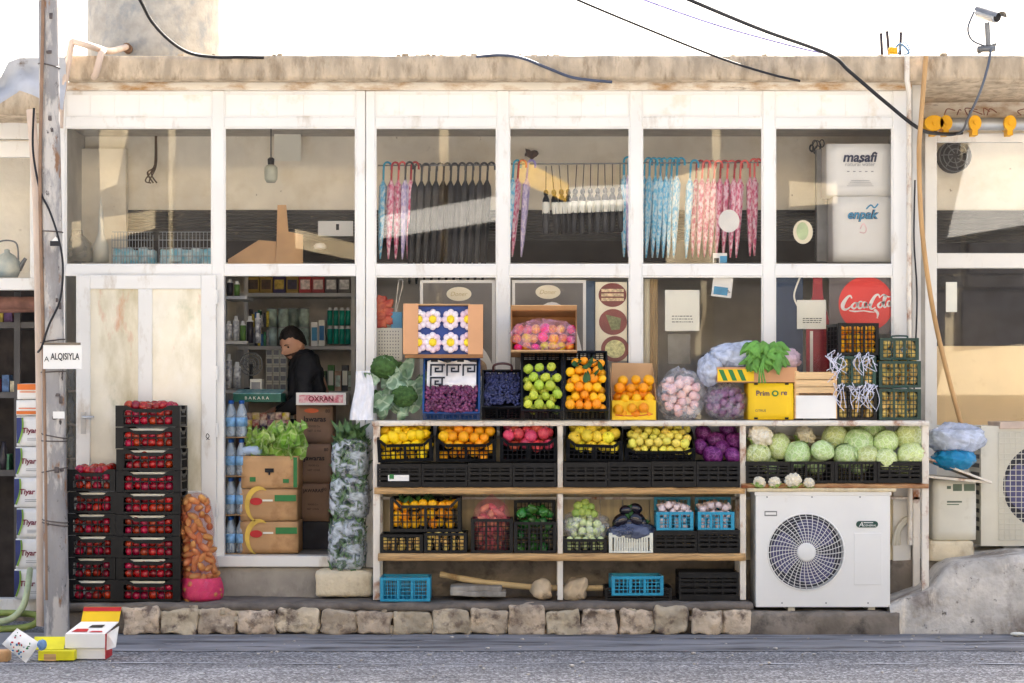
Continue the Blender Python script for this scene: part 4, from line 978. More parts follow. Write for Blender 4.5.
# ------------------------------------------------------------------ produce
FR = {}
def reg(kind, fn, mats, n=5):
    FR[kind] = [fn(i).mesh(kind, mats) for i in range(n)]
def nz(d, s, f): return noise.noise(d * f + Vector((s * 9.1, s * 3.3, s)))
M_lemon = mat('lemon_skin', (248, 206, 14), .42, .08, 10., rand=.08, hue=.012, bump=.12, bscale=120)
M_orange = mat('orange_skin', (248, 170, 18), .42, .10, 8., rand=.08, hue=.02, bump=.15, bscale=120)
M_pome = mat('pomegranate_skin', (196, 30, 52), .32, .3, 8., rand=.15, hue=.02, c2=(226, 96, 92))
M_quince = mat('quince_skin', (238, 212, 60), .4, .12, 7., rand=.08, hue=.02)
M_yapple = mat('yellow_apple_skin', (232, 214, 92), .35, .1, 8., rand=.08, hue=.02)
M_gapple = mat('green_apple_skin', (186, 200, 66), .35, .15, 7., rand=.12, hue=.03)
M_tomato = mat('tomato_skin', (158, 16, 24), .2, .2, 3., rand=.4, hue=.018, spec=.6)
M_onion = mat('pale_onion_skin', (232, 196, 190), .4, .12, 9., rand=.12, hue=.03, stretch=(2, 2, .4))
M_ponion = mat('purple_onion_skin', (132, 88, 124), .35, .25, 9., rand=.2)
M_potato = mat('potato_skin', (238, 204, 118), .7, .15, 9., rand=.15, hue=.015, bump=.2)
M_root = mat('tan_root_skin', (198, 132, 78), .6, .2, 9., rand=.2, hue=.02, bump=.2)
M_cab = veg_mat('cabbage_leaf', (196, 214, 142), (238, 244, 212), vs=2.4, rand=.12, hue=.03)
M_pcab = veg_mat('purple_cabbage_leaf', (92, 24, 92), (176, 96, 168), .28, vs=2.2, rand=.25)
M_caul = mat('cauliflower_curd', (250, 244, 226), .85, .14, 9., bump=.6, bscale=20, rand=.03, c2=(236, 220, 184))
M_leaf = mat('green_leaf', (98, 146, 60), .5, .3, 12., rand=.15, hue=.02)
M_leafdark = mat('dark_green_leaf', (44, 84, 36), .5, .3, 12., rand=.15, hue=.015)
M_lett = veg_mat('lettuce_leaf', (150, 190, 82), (226, 236, 180), vs=14.)
M_brocc = mat('broccoli_head', (70, 102, 50), .85, .3, 40., bump=1., bscale=120)
M_bleaf = veg_mat('broccoli_leaf', (126, 158, 128), (196, 212, 186), .5, 12.)
M_grape = mat('purple_grape', (112, 56, 92), .32, .5, 26., rand=.2)
M_bgrape = mat('black_grape', (44, 48, 86), .4, .5, 26.)
M_egg = mat('eggplant_skin', (22, 14, 26), .15, .2, 8., spec=.7)
M_gpep = mat('green_pepper_skin', (52, 108, 40), .25, .25, 9., rand=.25, hue=.03, spec=.6)
M_garlic = mat('garlic_skin', (238, 228, 220), .5, .08, 16., rand=.05, c2=(206, 176, 184))
M_stem = mat('stem', (98, 84, 44), .7, .2)
M_wpep = mat('red_yellow_fruit', (214, 38, 60), .3, .2, 4., rand=.2, hue=.1, c2=(238, 180, 30))
def dim(p, depth=.25, wdt=.35):                # dimpled ends (apple)
    def fn(d):
        a = math.sqrt(d.x * d.x + d.y * d.y); return 1 - depth * math.exp(-(a / wdt) ** 2) * (1 if d.z > 0 else .5)
    return fn
def m_lemon(i): return MB().ball((0,0,0), (1, 1, 1.16), 16, 12, 0, lambda d: 1 + .06 * nz(d, i, 1.6) + .16 * max(0, (abs(d.z) - .9) / .1) ** 1.5)
def m_round(i): return MB().ball((0,0,0), (1, 1, .95), 16, 11, 0, lambda d: 1 + .07 * nz(d, i, 1.5))
def m_apple(i):
    g = MB().ball((0,0,0), (1, 1, .92), 16, 12, 0, lambda d: dim(d)(d) * (1 + .08 * nz(d, i, 1.4) + .06 * d.z)); g.tube([(0, 0, .6), (.05, .03, 1.02)], .05, 5, 1); return g
def m_pome(i):
    g = MB().ball((0,0,0), (1, 1, .95), 16, 12, 0, lambda d: 1 + .04 * nz(d, i, 1.6)); g.lathe([(.16, .9), (.2, 1.02), (.30, 1.16), (.24, 1.16), (.13, 1.0)], 10, 0); return g
def m_potato(i): return MB().ball((0,0,0), (1, .85, 1.3), 14, 10, 0, lambda d: 1 + .14 * nz(d, i, 1.5))
def m_root(i): return MB().ball((0,0,0), (.8, .8, 1.5), 14, 10, 0, lambda d: 1 + .14 * nz(d, i, 1.5))
def m_onion(i):
    g = MB().ball((0,0,0), (1, 1, .9), 16, 12, 0, lambda d: 1 + .03 * nz(d, i, 1.5) + .35 * max(0, d.z - .93) / .07); return g
def m_cabbage(i):
    g = MB().ball((0,0,0), (1, .98, .86), 28, 18, 0, lambda d: 1 + .04 * nz(d, i, 1.5) + .012 * nz(d, i, 6))
    for k in range(6):                          # wrapped outer leaves
        ax = Vector((rnd(-1,1), rnd(-1,1), rnd(-.6,1))).normalized(); u = ax.orthogonal().normalized(); w_ = ax.cross(u); v = []; f = []; A = rnd(.75, 1.1); nr, na = 6, 20
        for a in range(nr + 1):
            for b in range(na):
                q = 2 * math.pi * b / na; th = A * a / nr * (1 + .12 * math.sin(3 * q + k) + .06 * math.sin(7 * q))
                d = ax * math.cos(th) + (u * math.cos(q) + w_ * math.sin(q)) * math.sin(th)
                rr = 1.015 + .012 * k + .035 * (a / nr) ** 4 * (1 + math.sin(5 * q)) - (.05 if a == nr else 0) * 0 + .04 * nz(d, i, 1.5)
                v.append((d.x * rr, d.y * rr * .98, d.z * rr * .86))
        for a in range(nr):
            for b in range(na): f.append((a*na+b, (a+1)*na+b, (a+1)*na+(b+1) % na, a*na+(b+1) % na))
        g.add(v, f, 0, True)
    return g
def m_caul(i):
    def fn(d):
        dist = noise.voronoi(d * 2.6 + Vector((i * 5, 1, 2)))[0]; d2 = noise.voronoi(d * 7 + Vector((i, 4, 2)))[0]
        return 1.08 - .34 * dist[0] ** 1.3 - .10 * d2[0]
    g = MB().ball((0,0,0), (1, 1, .82), 56, 36, 0, fn)
    for k in range(5):
        q = 2 * math.pi * k / 5 + rnd(-.2, .2); g.leaf(rnd(.7, 1.0), rnd(.5, .7), -.5, .2, .3, 8, 4, 1, Matrix.Rotation(q, 4, 'Z') @ Matrix.Translation((0, .35, -.85)) @ Matrix.Rotation(-.85, 4, 'X'))
    return g
def m_garlic(i):
    g = MB().ball((0,0,0), (1, 1, .85), 18, 11, 0, lambda d: 1 + .06 * math.cos(6 * math.atan2(d.y, d.x)) * (1 - abs(d.z)) + .6 * max(0, d.z - .9) / .1)
    return g
def m_pepper(i):
    g = MB().ball((0,0,0), (.8, .8, 1.1), 20, 12, 0, lambda d: (1 + .10 * math.cos(4 * math.atan2(d.y, d.x)) + .05 * nz(d, i, 1.5)) * dim(d, .3, .3)(d)); g.tube([(0, 0, .7), (.1, .05, 1.25)], .1, 6, 1); return g
def m_egg(i):
    g = MB().ball((0,0,0), (1, 1, 1.35), 20, 14, 0, lambda d: 1 - .18 * d.z); g.lathe([(.5, 1.0), (.3, 1.2), (.12, 1.3), (.09, 1.6), (.001, 1.62)], 8, 1); return g
reg('lemon', m_lemon, M_lemon); reg('orange', m_round, M_orange); reg('pomegranate', m_pome, M_pome); reg('quince', m_apple, [M_quince, M_stem])
reg('yellow_apple', m_apple, [M_yapple, M_stem]); reg('green_apple', m_apple, [M_gapple, M_stem]); reg('tomato', m_round, M_tomato); reg('onion', m_onion, M_onion); reg('purple_onion', m_onion, M_ponion)
reg('potato', m_potato, M_potato); reg('root_vegetable', m_root, M_root); reg('cabbage', m_cabbage, M_cab); reg('purple_cabbage', m_cabbage, M_pcab); reg('cauliflower', m_caul, [M_caul, M_lett]); reg('garlic_bulb', m_garlic, M_garlic)
reg('green_pepper', m_pepper, [M_gpep, M_leafdark]); reg('eggplant', m_egg, [M_egg, M_leafdark]); reg('wrapped_fruit', m_round, M_wpep); reg('lime', m_round, mat('lime_skin', (150, 176, 82), .4, .15, 7., rand=.15, hue=.02)); reg('pale_squash', m_round, mat('pale_squash_skin', (206, 218, 158), .4, .1, 7., rand=.1))
NF = {}
def fruit(kind, p, r, label, group, rot=None, sc=None):
    o = bpy.data.objects.new(kind, random.choice(FR[kind])); COL.objects.link(o); o.location = p
    o.rotation_euler = rot if rot is not None else (rnd(-1.2, 1.2), rnd(-1.2, 1.2), rnd(0, 6.3))
    k = r * (rnd(.86, 1.1) if sc is None else sc); o.scale = (k, k, k)
    tag(o, label, kind.replace('_', ' '), group); NF[kind] = NF.get(kind, 0) + 1; return o
def fill(M, w, d, h, kind, r, label, group, bulge=.02, second=True, front=True, y0=None, y1=None, mix=None, top=True, zt=None, rows_front=1, miny=None):
    zt = h - r * .55 if zt is None else zt; xa = w/2 - .012 - r
    ya = -d/2 + .012 + r if y0 is None else y0; yb = d/2 - .012 - r if y1 is None else y1
    def layer(z, ys, off, bl):
        for j, y in enumerate(ys):
            nx = max(1, int((2 * xa) / (2.0 * r)) + 1); sh = r * .5 * (1 if (j + off) % 2 else -1) if nx > 1 else 0
            st = (2 * xa - r) / max(1, nx - 1)
            for i in range(nx):
                x = -xa + r * .5 + st * i + sh
                p = Vector((x + rnd(-.22, .22) * r, y + rnd(-.22, .22) * r, z + bl * (1 - (x / (w/2)) ** 2) + rnd(-.38, .38) * r))
                k = kind
                if mix and random.random() < mix[1]: k = mix[0]
                fruit(k, M @ p, r, label if k == kind else mix[2], group if k == kind else mix[3])
    ny = max(1, int((yb - ya) / (1.8 * r)) + 1); ys = [ya + (yb - ya) * j / max(1, ny - 1) for j in range(ny)]
    if top: layer(zt, ys, 0, bulge)
    if second and zt - 1.5 * r > r * .8: layer(zt - 1.5 * r, ys[:max(1, ny - 1)] if ny > 2 else ys, 1, bulge * .5)
    if front:
        z = zt - 3.0 * r if second else zt - 1.75 * r
        while z > r * .9:
            layer(z, ys[:rows_front], 0, 0); z -= 1.75 * r
zS1, zS2, zS2b, zS3 = Z1 + .004, Z2 + .004, Z2b + .004, Z3 + .004
def pxz(py, Y): return P(0, py, Y).z

# ---- middle shelf: eight flat black crates, tilted crates of fruit on them
YC = -.39
fl = [(377, 421, 464), (421.5, 467.5, 464), (468, 512, 463), (512.5, 556.5, 463), (564, 607.5, 462.5), (608, 651, 462), (651.5, 696, 461.5), (696.5, 740, 461.5)]
nm = ['leftmost flat black crate under the lemons, with a small pale label', 'second flat black crate from the left, under the oranges', 'flat black crate between the oranges and the pomegranates', 'flat black crate under the pomegranates, left of the middle post', 'flat black crate right of the middle post, under the quinces', 'flat black crate under the right side of the quinces', 'flat black crate under the yellow apples', 'flat black crate under the purple cabbages']
for i, (x0, x1, y0) in enumerate(fl):
    Mx, w_ = flatM(x0, x1, 487, YC, .33, 0, zS2); h = pxz(y0, YC) - zS2
    o = crate(Mx, w_, .33, h, 'flat', M_black_dusty if i % 2 else M_black, nm[i], 'flat black crates on the middle shelf')
    if i == 0:
        g = MB(); a, b_, c, d = R(388, 475, 409, 481, YC - .006); g.box(a, b_, YC - .006, YC - .003, c, d); q = MB(); q.v = [tuple(Mx.inverted() @ Vector(v)) for v in g.v]; q.f, q.m, q.s = g.f, g.m, g.s
        q.box(-w_/2 + .08, -w_/2 + .11, -.33/2 - .008, -.33/2 - .0065, h * .35, h * .55, 1)
        link('label', q.mesh('label', [M_white_card, M_greenink]), o)
zc_ = pxz(462.5, YC) + .004
T1 = 'tilted black lattice crate of %s on the middle shelf'
tl = [(378, 433, 'lemons', 'lemon', .033, .155, .27, 19, M_black, -.03), (436, 496, 'oranges', 'orange', .035, .155, .27, 20, M_black, .0), (500, 557, 'red pomegranates', 'pomegranate', .041, .165, .28, 20, M_black, .0),
      (566, 622, 'yellow quinces', 'quince', .040, .15, .28, 20, M_black, .03), (625, 695, 'small yellow apples', 'yellow_apple', .030, .095, .30, 24, M_black, .0)]
for (x0, x1, what, kind, r, h, d, an, m, lean) in tl:
    Mx, w_ = tiltM(x0, x1, -.37, d, math.radians(an), zc_, 0, lean)
    crate(Mx, w_, d, h, 'lattice', m, T1 % what, 'tilted fruit crates on the middle shelf')
    fill(Mx, w_, d, h, kind, r, '%s heaped in the tilted black crate on the middle shelf' % {'lemon': 'yellow lemon', 'orange': 'bright orange', 'pomegranate': 'shiny red pomegranate', 'quince': 'large yellow quince', 'yellow_apple': 'small pale yellow apple'}[kind], what + ' on the middle shelf', bulge=.022, zt=h + .004 - (.02 if kind != 'yellow_apple' else -.006))
# purple cabbages
for (px, py, r) in ((703, 433, 9), (728, 430, 9.5), (716, 440, 9), (735, 441, 9), (713, 455.5, 10), (733, 456, 9), (722, 448, 8), (700, 447, 8)):
    Y = -.30 + (455 - py) * .007; rr = r * s_at(Y); fruit('purple_cabbage', P(px, py, Y), rr, 'glossy purple cabbage piled at the right end of the middle shelf', 'purple cabbages', None, 1)
# right bay: crates of cabbages
g4 = [(746, 790, 'crate under the big cauliflower, left of the cabbages'), (790.5, 834, 'crate under the round pale cabbage behind the small cauliflowers'), (834.5, 877, 'lattice crate of cabbages, third from the left in the right bay'), (877.5, 922, 'crate of cabbages at the right rack post')]
for i, (x0, x1, lb) in enumerate(g4):
    Mx, w_ = flatM(x0, x1, 483, YC, .33, 0, zS2b); crate(Mx, w_, .33, pxz(461.5, YC) - zS2b, ('flat', 'open', 'open', 'flat')[i], M_black, 'black ' + lb, 'black crates of cabbages')
caul_l = 'cauliflower'
fruit('cauliflower', P(761, 436, -.30), 14 * s_at(-.3), 'big white cauliflower on top in the left crate of the cabbage bay', None, (.5, .1, 1.), 1)
fruit('cauliflower', P(805, 436, -.12), 12 * s_at(-.1), 'yellowish cauliflower behind the round pale cabbage', None, (.5, -.2, 2.), 1)
cabs = [(758, 455, 13, -.3), (779, 447, 13, -.24), (798, 455, 14, -.29), (822, 451, 11.5, -.33), (835, 438, 14, -.16), (845, 456, 12, -.30), (859, 443, 14, -.24), (867, 456, 11, -.31), (872, 432, 14, -.12), (886, 443, 13, -.26), (886, 459, 11, -.33), (909, 437, 14, -.22), (911, 455, 13, -.31), (852, 430, 9, -.06), (815, 466, 10, -.2), (858, 466, 10, -.2), (902, 466, 10, -.2), (770, 466, 10, -.2)]
for (px, py, r, Y) in cabs:
    if px == 822: fruit('cabbage', P(px, py, Y), r * s_at(Y), 'round whitish cabbage in front, just right of the small cauliflowers', None, (.3, .2, 1), 1.02)
    else: fruit('cabbage', P(px, py, Y), r * s_at(Y), 'pale green cabbage heaped in the black crates of the right bay', 'green cabbages', None, 1.02)
for i, (px, r) in enumerate(((759.5, 7), (774.5, 7), (793, 9.3), (809, 6.3))):
    rr = r * s_at(-.4); fruit('cauliflower', (P(px, 0, -.4).x, -.40, ZP + rr * .86), rr, ['small cauliflower with green leaf tips, leftmost on the plank', 'small yellow cauliflower, second from the left on the plank', 'largest of the four small cauliflowers on the plank', 'smallest cauliflower, rightmost on the plank'][i], 'small cauliflowers on the plank', (-.3 + .2 * i, .3, i * 2.), 1)

# ---- top shelf
YT1 = -.38
def steep(x0, x1, ytop, ybot, d, h, an, m, label, style='open', group='steep crates on the top shelf', Y=YT1):
    Mx, w_ = tiltM(x0, x1, Y, d, math.radians(an), zS1); crate(Mx, w_, d, h, style, m, label, group); return Mx, w_
# grapes with a patterned cloth in a blue crate
Mx, w_ = steep(423, 480, 358, 420, .40, .10, 64, M_navy_pl, 'steep blue crate of purple grapes with a patterned white cloth')
def grapes(name, label, M, w_, d, h, m, ya, yb, n, r=.0095, heap=.03):
    g = MB()
    for k in range(n):
        x = rnd(-w_/2 + .02, w_/2 - .02); y = rnd(ya, yb); t = (y - ya) / (yb - ya)
        z = h - .02 + heap * (1 - (2 * x / w_) ** 2) * math.sin(math.pi * min(1, .25 + t * .75)) + rnd(-.012, .012)
        g.ball((x, y, z), r * rnd(.85, 1.15), 8, 6)
    o = link(name, g.mesh(name, m), M=M); return tag(o, label, 'grapes', None, 'stuff')
grapes('grapes', 'heap of small purple grapes below the patterned cloth', Mx, w_, .40, .10, M_grape, -.19, .02, 460, .0118)
g = MB(); n = 22; v = []; f = []
for i in range(n + 1):
    for k in range(13):
        x = (-.5 + i / n) * (w_ - .05); y = -.01 + .185 * k / 12; v.append((x, y, .105 + .02 * math.sin(i * .5) * (k / 12) + .014 * noise.noise((i * .5, k * .5, 0)) - (.02 if k == 0 else 0)))
for i in range(n):
    for k in range(12): f.append((i*13+k, (i+1)*13+k, (i+1)*13+k+1, i*13+k+1))
g.add(v, f, 0, True); cl = link('cloth', g.mesh('cloth', mat('white_cloth', (232, 228, 226), .8, .05)), M=Mx); tag(cl, 'white cloth with a black meander border in the blue grape crate', 'cloth')
g = MB()
def keyfret(g, x, y, s_, z):
    t = s_ * .13
    for (x0, y0, x1, y1) in ((0, 0, .13, 1), (.13, .87, .87, 1), (.87, .3, 1, 1), (.35, .3, .87, .43), (.35, .43, .48, .7), (.48, .57, .68, .7), (1, .87, 1.15, 1)):
        g.box(x + x0 * s_, x + x1 * s_, y + y0 * s_, y + y1 * s_, z, z + .003)
for k in range(3): keyfret(g, -w_/2 + .045 + k * .105, .055, .085, .128)
for k in range(1): keyfret(g, -w_/2 + .045, -.035, .085, .122)
for k in range(4): g.box(-w_/2 + .05 + k * .085, -w_/2 + .095 + k * .085, .155, .172, .131, .134)
link('meander_print', g.mesh('meander_print', M_ink), cl)
# black grapes
Mx, w_ = steep(482, 523, 372, 420, .34, .12, 46, M_black, 'black crate of dark grapes left of the green apples', 'open')
grapes('grapes', 'heap of blue black grapes in the black crate', Mx, w_, .34, .12, M_bgrape, -.15, .15, 560, .0105, .05)
g = MB(); g.tube(spline([(-.06, .163, .12), (-.055, .165, .165), (0, .167, .18), (.055, .165, .165), (.06, .163, .12)], 5), .008, 7); c2 = Mx
link('handle', g.mesh('handle', mat('brown_handle', (74, 46, 46), .5)), [o for o in COL.objects if o.get('label', '').startswith('black crate of dark grapes')][0])
# green apples, mandarins
Mx, w_ = steep(521, 563, 349, 418, .44, .13, 62, M_black, 'steep black crate of green apples with dark grapes in its top corner')
fill(Mx, w_, .44, .13, 'green_apple', .033, 'green apple in the steep black crate on the top shelf', 'green apples', .012, True, False, y0=-.18, y1=.09, zt=.125)
grapes('grapes', 'dark grapes in the upper left corner of the green apple crate', Mx, w_ * .8, .44, .10, M_bgrape, .02, .13, 150, .009, .03)
Mx, w_ = steep(564, 608, 349, 418, .44, .13, 62, M_black, 'steep black crate of mandarins right of the green apples')
fill(Mx, w_, .44, .13, 'orange', .031, 'mandarin with leaves around it in the steep black crate on the top shelf', 'mandarins', .015, True, False, y0=-.18, y1=.13, zt=.125)
for k in range(9):
    g = MB(); g.leaf(.07, .032, .3, .05, .2, 6, 3); p = Vector((rnd(-.11, .11), rnd(-.05, .15), .165)); o = link('mandarin_leaf', g.mesh('mandarin_leaf', M_leafdark), M=Mx @ Matrix.Translation(p) @ Euler((rnd(-1.4, -.6), rnd(-.5, .5), rnd(0, 6))).to_matrix().to_4x4()); tag(o, 'dark green leaf lying among the mandarins of the steep crate', 'leaf', 'leaves among the mandarins')
# cartons
def carton(name, x0, y0, x1, y1, Y, dep, m, label, open_=None, tilt=0., cat='carton', inner=None, zb=None, group=None, seam=True):
    a, b_, c, d = R(x0, y0, x1, y1, Y); w_ = b_ - a; h = d - c
    if zb is not None: c = zb
    t = Thing(name, label, cat, ((a + b_)/2, Y + dep/2, c), group); g = MB(); k = .005
    if open_ is None:
        g.rbox((0, 0, h/2), (w_/2, dep/2, h/2), .006, (6, 5, 5), .003, 5., a * 3); t.part('body', g, m, world=False)
    else:
        fh = h * open_
        g.box(-w_/2, w_/2, -dep/2, -dep/2 + k, 0, fh); g.box(-w_/2, w_/2, dep/2 - k, dep/2, 0, h); g.box(-w_/2, -w_/2 + k, -dep/2 + k, dep/2 - k, 0, fh); g.box(w_/2 - k, w_/2, -dep/2 + k, dep/2 - k, 0, fh); g.box(-w_/2 + k, w_/2 - k, -dep/2 + k, dep/2 - k, 0, k)
        t.part('body', g, m, world=False)
    return t, w_, h, dep
# yellow carton of oranges
t, w_, h, dp = carton('orange_carton', 612, 399, 656, 418.5, -.36, .26, [M_yellow], 'yellow carton heaped with oranges on the top shelf', 1., zb=zS1)
g = MB(); v = .003
g.add([(-w_/2, dp/2 - .03, h), (w_/2, dp/2 - .03, h), (w_/2 - .005, dp/2 + .03, h + .245), (-w_/2 + .012, dp/2 + .03, h + .25), (-w_/2, dp/2 - .024, h), (w_/2, dp/2 - .024, h), (w_/2 - .005, dp/2 + .036, h + .245), (-w_/2 + .012, dp/2 + .036, h + .25)], [(0,1,2,3), (7,6,5,4), (0,4,5,1), (1,5,6,2), (2,6,7,3), (3,7,4,0)])
for s_ in (-1, 1): g.add([(s_*w_/2, -dp/2, h), (s_*w_/2, dp/2 - .03, h), (s_*(w_/2 - .004), dp/2 + .03, h + .22), (s_*(w_/2+.004), -dp/2, h + .002), (s_*(w_/2+.004), dp/2 - .03, h), (s_*(w_/2), dp/2 + .03, h + .22)], [(0,1,2), (5,4,3), (0,3,4,1), (1,4,5,2), (2,5,3,0)])
t.part('flap', g, M_card, world=False)
g = MB(); text_mb(g, 'citrus', .06, h * .45, -dp/2 - .002, h=.02, shear=.2); stroke(g, [(-w_/2 + .02, h * .25), (0, h * .2), (w_/2 - .02, h * .3)], .006, -dp/2 - .002); t.part('lettering', g, M_redink, world=False)
Mx = Matrix.Translation(t.loc) @ Matrix.Translation((0, -.01, h * .55)) @ Matrix.Rotation(math.radians(50), 4, 'X')
fill(Mx, w_, .30, .06, 'orange', .034, 'round orange heaped in the yellow carton', 'oranges in the yellow carton', .03, True, False, y0=-.085, y1=.15, zt=.09)
fill(Mx, w_, .30, .06, 'orange', .034, 'round orange heaped in the yellow carton', 'oranges in the yellow carton', .02, False, False, y0=-.06, y1=.13, zt=.045)
# printed yellow carton
t, w_, h, dp = carton('fruit_carton', 748.5, 381.5, 794, 418.5, -.37, .3, M_yellow, 'closed bright yellow fruit carton with dark lettering on the top shelf', zb=zS1)
for tx, ux, vz, ww, bo in (('Prim', -.055, .72, .085, .015), ('re', .083, .715, .038, .015), ('CITRUS', -.07, .25, .07, 0)):
    g = MB(); text_mb(g, tx, ux, h * vz, -dp/2 - .006, w=ww, bold=bo); t.part('lettering', g, mat('navy_ink', (60, 40, 90), .6), world=False)
g = MB(); disc(g, .025, h * .715, -dp/2 - .006, .022, .02, 24); disc(g, .025, h * .715, -dp/2 - .0075, .012, .011, 24, 1); t.part('emblem', g, [M_greenink, M_yellow], world=False)
g = MB()
for sx in (-.1, .1): g.box(sx - .012, sx + .012, -dp/2 - .006, -dp/2 - .004, h - .012, h - .002); g.box(sx - .012, sx + .012, -dp/2 - .006, -dp/2 - .004, .003, .016)
t.part('grip_hole', g, M_dark, world=False)
# carton tray with bag and herbs over it
zt_ = t.loc.z + h + .004
t, w_, h, dp = carton('carton_tray', 717, 367, 797, 382, -.36, .30, M_card_tan, 'low tan carton tray with yellow and green print holding a filled plastic bag', 1., zb=zt_)
g = MB(); g.box(-w_/2 + .004, -.02, -dp/2 - .004, -dp/2 - .001, .006, h - .012)
t.part('printed_side', g, M_yellow, world=False)
g = MB()
for k in range(3):
    x = -w_/2 + .04 + k * .06; g.add([(x, -dp/2 - .006, .01), (x + .03, -dp/2 - .006, .01), (x - .0, -dp/2 - .006, h - .016), (x - .03, -dp/2 - .006, h - .016)], [(0,1,2,3)])
t.part('stripe', g, M_greenink, world=False)
bagblob('filled_bag', 'large pale plastic bag stuffed into the low carton tray', 740, 357, 62, 28, -.22, .26, F_white if False else F_blue, 21)
bagblob('filled_bag', 'pink tinged plastic bag at the right end of the carton tray', 782, 360, 34, 24, -.2, .22, film_mat('pinkish_film', (226, 196, 204), .85, .25), 25)
bagblob('plastic_bag', 'grey blue plastic bag hanging over the left end of the carton tray', 710, 370, 24, 30, -.26, .2, F_blue, 31)
g = MB(); c = P(765, 346, -.40)
for k in range(150):
    q = rnd(-1.2, 1.2); Lf = rnd(.05, .12); M_ = Matrix.Translation(c + Vector((rnd(-.1, .1), rnd(-.04, .05), rnd(-.10, .03)))) @ Matrix.Rotation(q, 4, 'Y') @ Matrix.Rotation(math.pi + rnd(-.8, .3), 4, 'X') ; g.leaf(Lf, Lf * .42, .5, .25, .4, 7, 3, 0, M_)
for k in range(3): g.tube(spline([c + Vector((.0, -.02, -.05)), c + Vector((-.04 + .01 * k, -.06, -.15)), c + Vector((-.045 + .02 * k, -.05, -.24))], 4), .006, 5)
solo('herb_bunch', g, M_leaf, 'fresh green leafy herb bunch hanging over the carton tray', 'herbs')
# pale onions in a clear bag, purple ones in a smoky bag
def bagged(kind, cx0, cx1, cy0, cy1, Y, r, label, group, n, dep=.2):
    c = P((cx0 + cx1)/2, (cy0 + cy1)/2, Y); s = s_at(Y); W_, H_ = (cx1 - cx0) * s / 2, (cy1 - cy0) * s / 2; pts = []
    tries = 0
    while len(pts) < n and tries < 6000:
        tries += 1; d = Vector((rnd(-1, 1), rnd(-1, .3), rnd(-1, 1)))
        if abs(d.x) ** 3 + abs(d.y) ** 3 + abs(d.z) ** 3 > 1: continue
        p = c + Vector((d.x * (W_ - r), d.y * (dep/2 - r), d.z * (H_ - r)))
        if all((p - q).length > r * 1.55 for q in pts): pts.append(p)
    for p in pts: fruit(kind, p, r, label, group)
bagged('onion', 659, 704, 374, 418, -.24, .032, 'pale pink onion packed in the clear bag on the top shelf', 'pale onions in the clear bag', 52)
bagblob('onion_bag', 'bulging clear bag of pale pink onions on the top shelf', 681, 395, 47, 50, -.24, .24, F_clear, 41)
bagged('purple_onion', 706, 746, 386, 418, -.25, .028, 'dull purple onion packed in the smoky bag', 'purple onions in the smoky bag', 34)
bagblob('onion_bag', 'smoky bag of dull purple onions left of the yellow fruit carton', 726, 402, 43, 36, -.25, .22, film_mat('smoky_clear_film', (190, 184, 196), .22, .1, 16., .2), 45)
# wooden crate
wc = Thing('wooden_crate', 'pale wooden fruit crate with an empty front board on the top shelf', 'crate', P(815.5, 419, -.37))
g = MB()
for k, (y0, y1) in enumerate(((372, 379), (380, 386.5), (387.2, 393))): g.pbox(796, y0, 835, y1, -.37, .008)
wc.part('slat', g, M_crate_wood, bevel=.001)
g = MB(); g.pbox(796, 395.5, 836, 418.5, -.372, .008); wc.part('front_board', g, M_white_card, bevel=.001)
g = MB()
for px in (794.6, 833): a, b_, c, d = R(px, 371, px + 4, 418.5, -.361); g.box(a, b_, -.362, -.33, c, d); g.box(a, b_, -.10, -.07, c, d)
for px in (795, 835.6):
    for (y0, y1) in ((373, 386), (389, 403), (405, 418)): a, b_, c, d = R(px, y0, px + 1.2, y1, -.36); g.box(a, b_, -.33, -.10, c, d)
a, b_, c, d = R(796, 372, 835, 418, -.08); g.box(a, b_, -.069, -.062, c, d); wc.part('frame', g, M_crate_wood)
# stacked crates at the right end
rf_ = stain(mat('raffia', (222, 222, 236), .6, .05), (190, 190, 210), 20., .5, .7)
def rowfill(M, w, d, h, kind, r, label, group, rows=1, topfill=False):
    xa = w/2 - .014 - r; nx = max(2, int(2 * xa / (1.95 * r)) + 1); z = r + .012
    while z < h - r * .3:
        for j in range(rows):
            for i in range(nx): fruit(kind, M @ Vector((-xa + 2 * xa * i / (nx - 1) + rnd(-.1, .1) * r, -d/2 + .012 + r + j * 1.8 * r, z + rnd(-.1, .1) * r)), r, label, group)
        z += 1.8 * r
YR1 = -.36
for i, (x0, x1, y0, y1, m, lb, kind, r) in enumerate(((879, 921, 389, 419, M_green_pl, 'bottom green crate of pale potatoes at the right end of the top shelf', 'potato', .026), (879, 921, 361, 387.5, M_green_pl, 'middle green crate of potatoes at the right end of the top shelf', 'potato', .026), (880, 919, 338, 360, M_green_pl, 'top green crate of potatoes at the right end of the top shelf', 'potato', .026),
        (836, 877, 388, 419, M_black, 'bottom dark crate of potatoes with white raffia strands', 'potato', .026), (838, 876, 356, 386, M_green_pl, 'second dark crate of potatoes with white raffia strands', 'potato', .026))):
    zb = zS1 if y1 > 410 else pxz(y1, YR1); Mx, w_ = flatM(x0, x1, y1, YR1, .28, 0, zb); h = pxz(y0, YR1) - zb
    crate(Mx, w_, .28, h, 'open', m, lb, 'stacked potato crates'); rowfill(Mx, w_, .28, h, kind, .031, 'yellow potato behind the bars of the stacked crates', 'potatoes in the stacked crates', 2)
    if i < 3:                                   # arched carrying handles
        g = MB(); g.tube(spline([(-.05, 0, h), (-.045, 0, h + .016), (.045, 0, h + .016), (.05, 0, h)], 4), .006, 6); link('handle', g.mesh('handle', m), COL.objects[-1] if False else [o for o in COL.objects if o.get('label') == lb][0], (0, -.14, -.004))
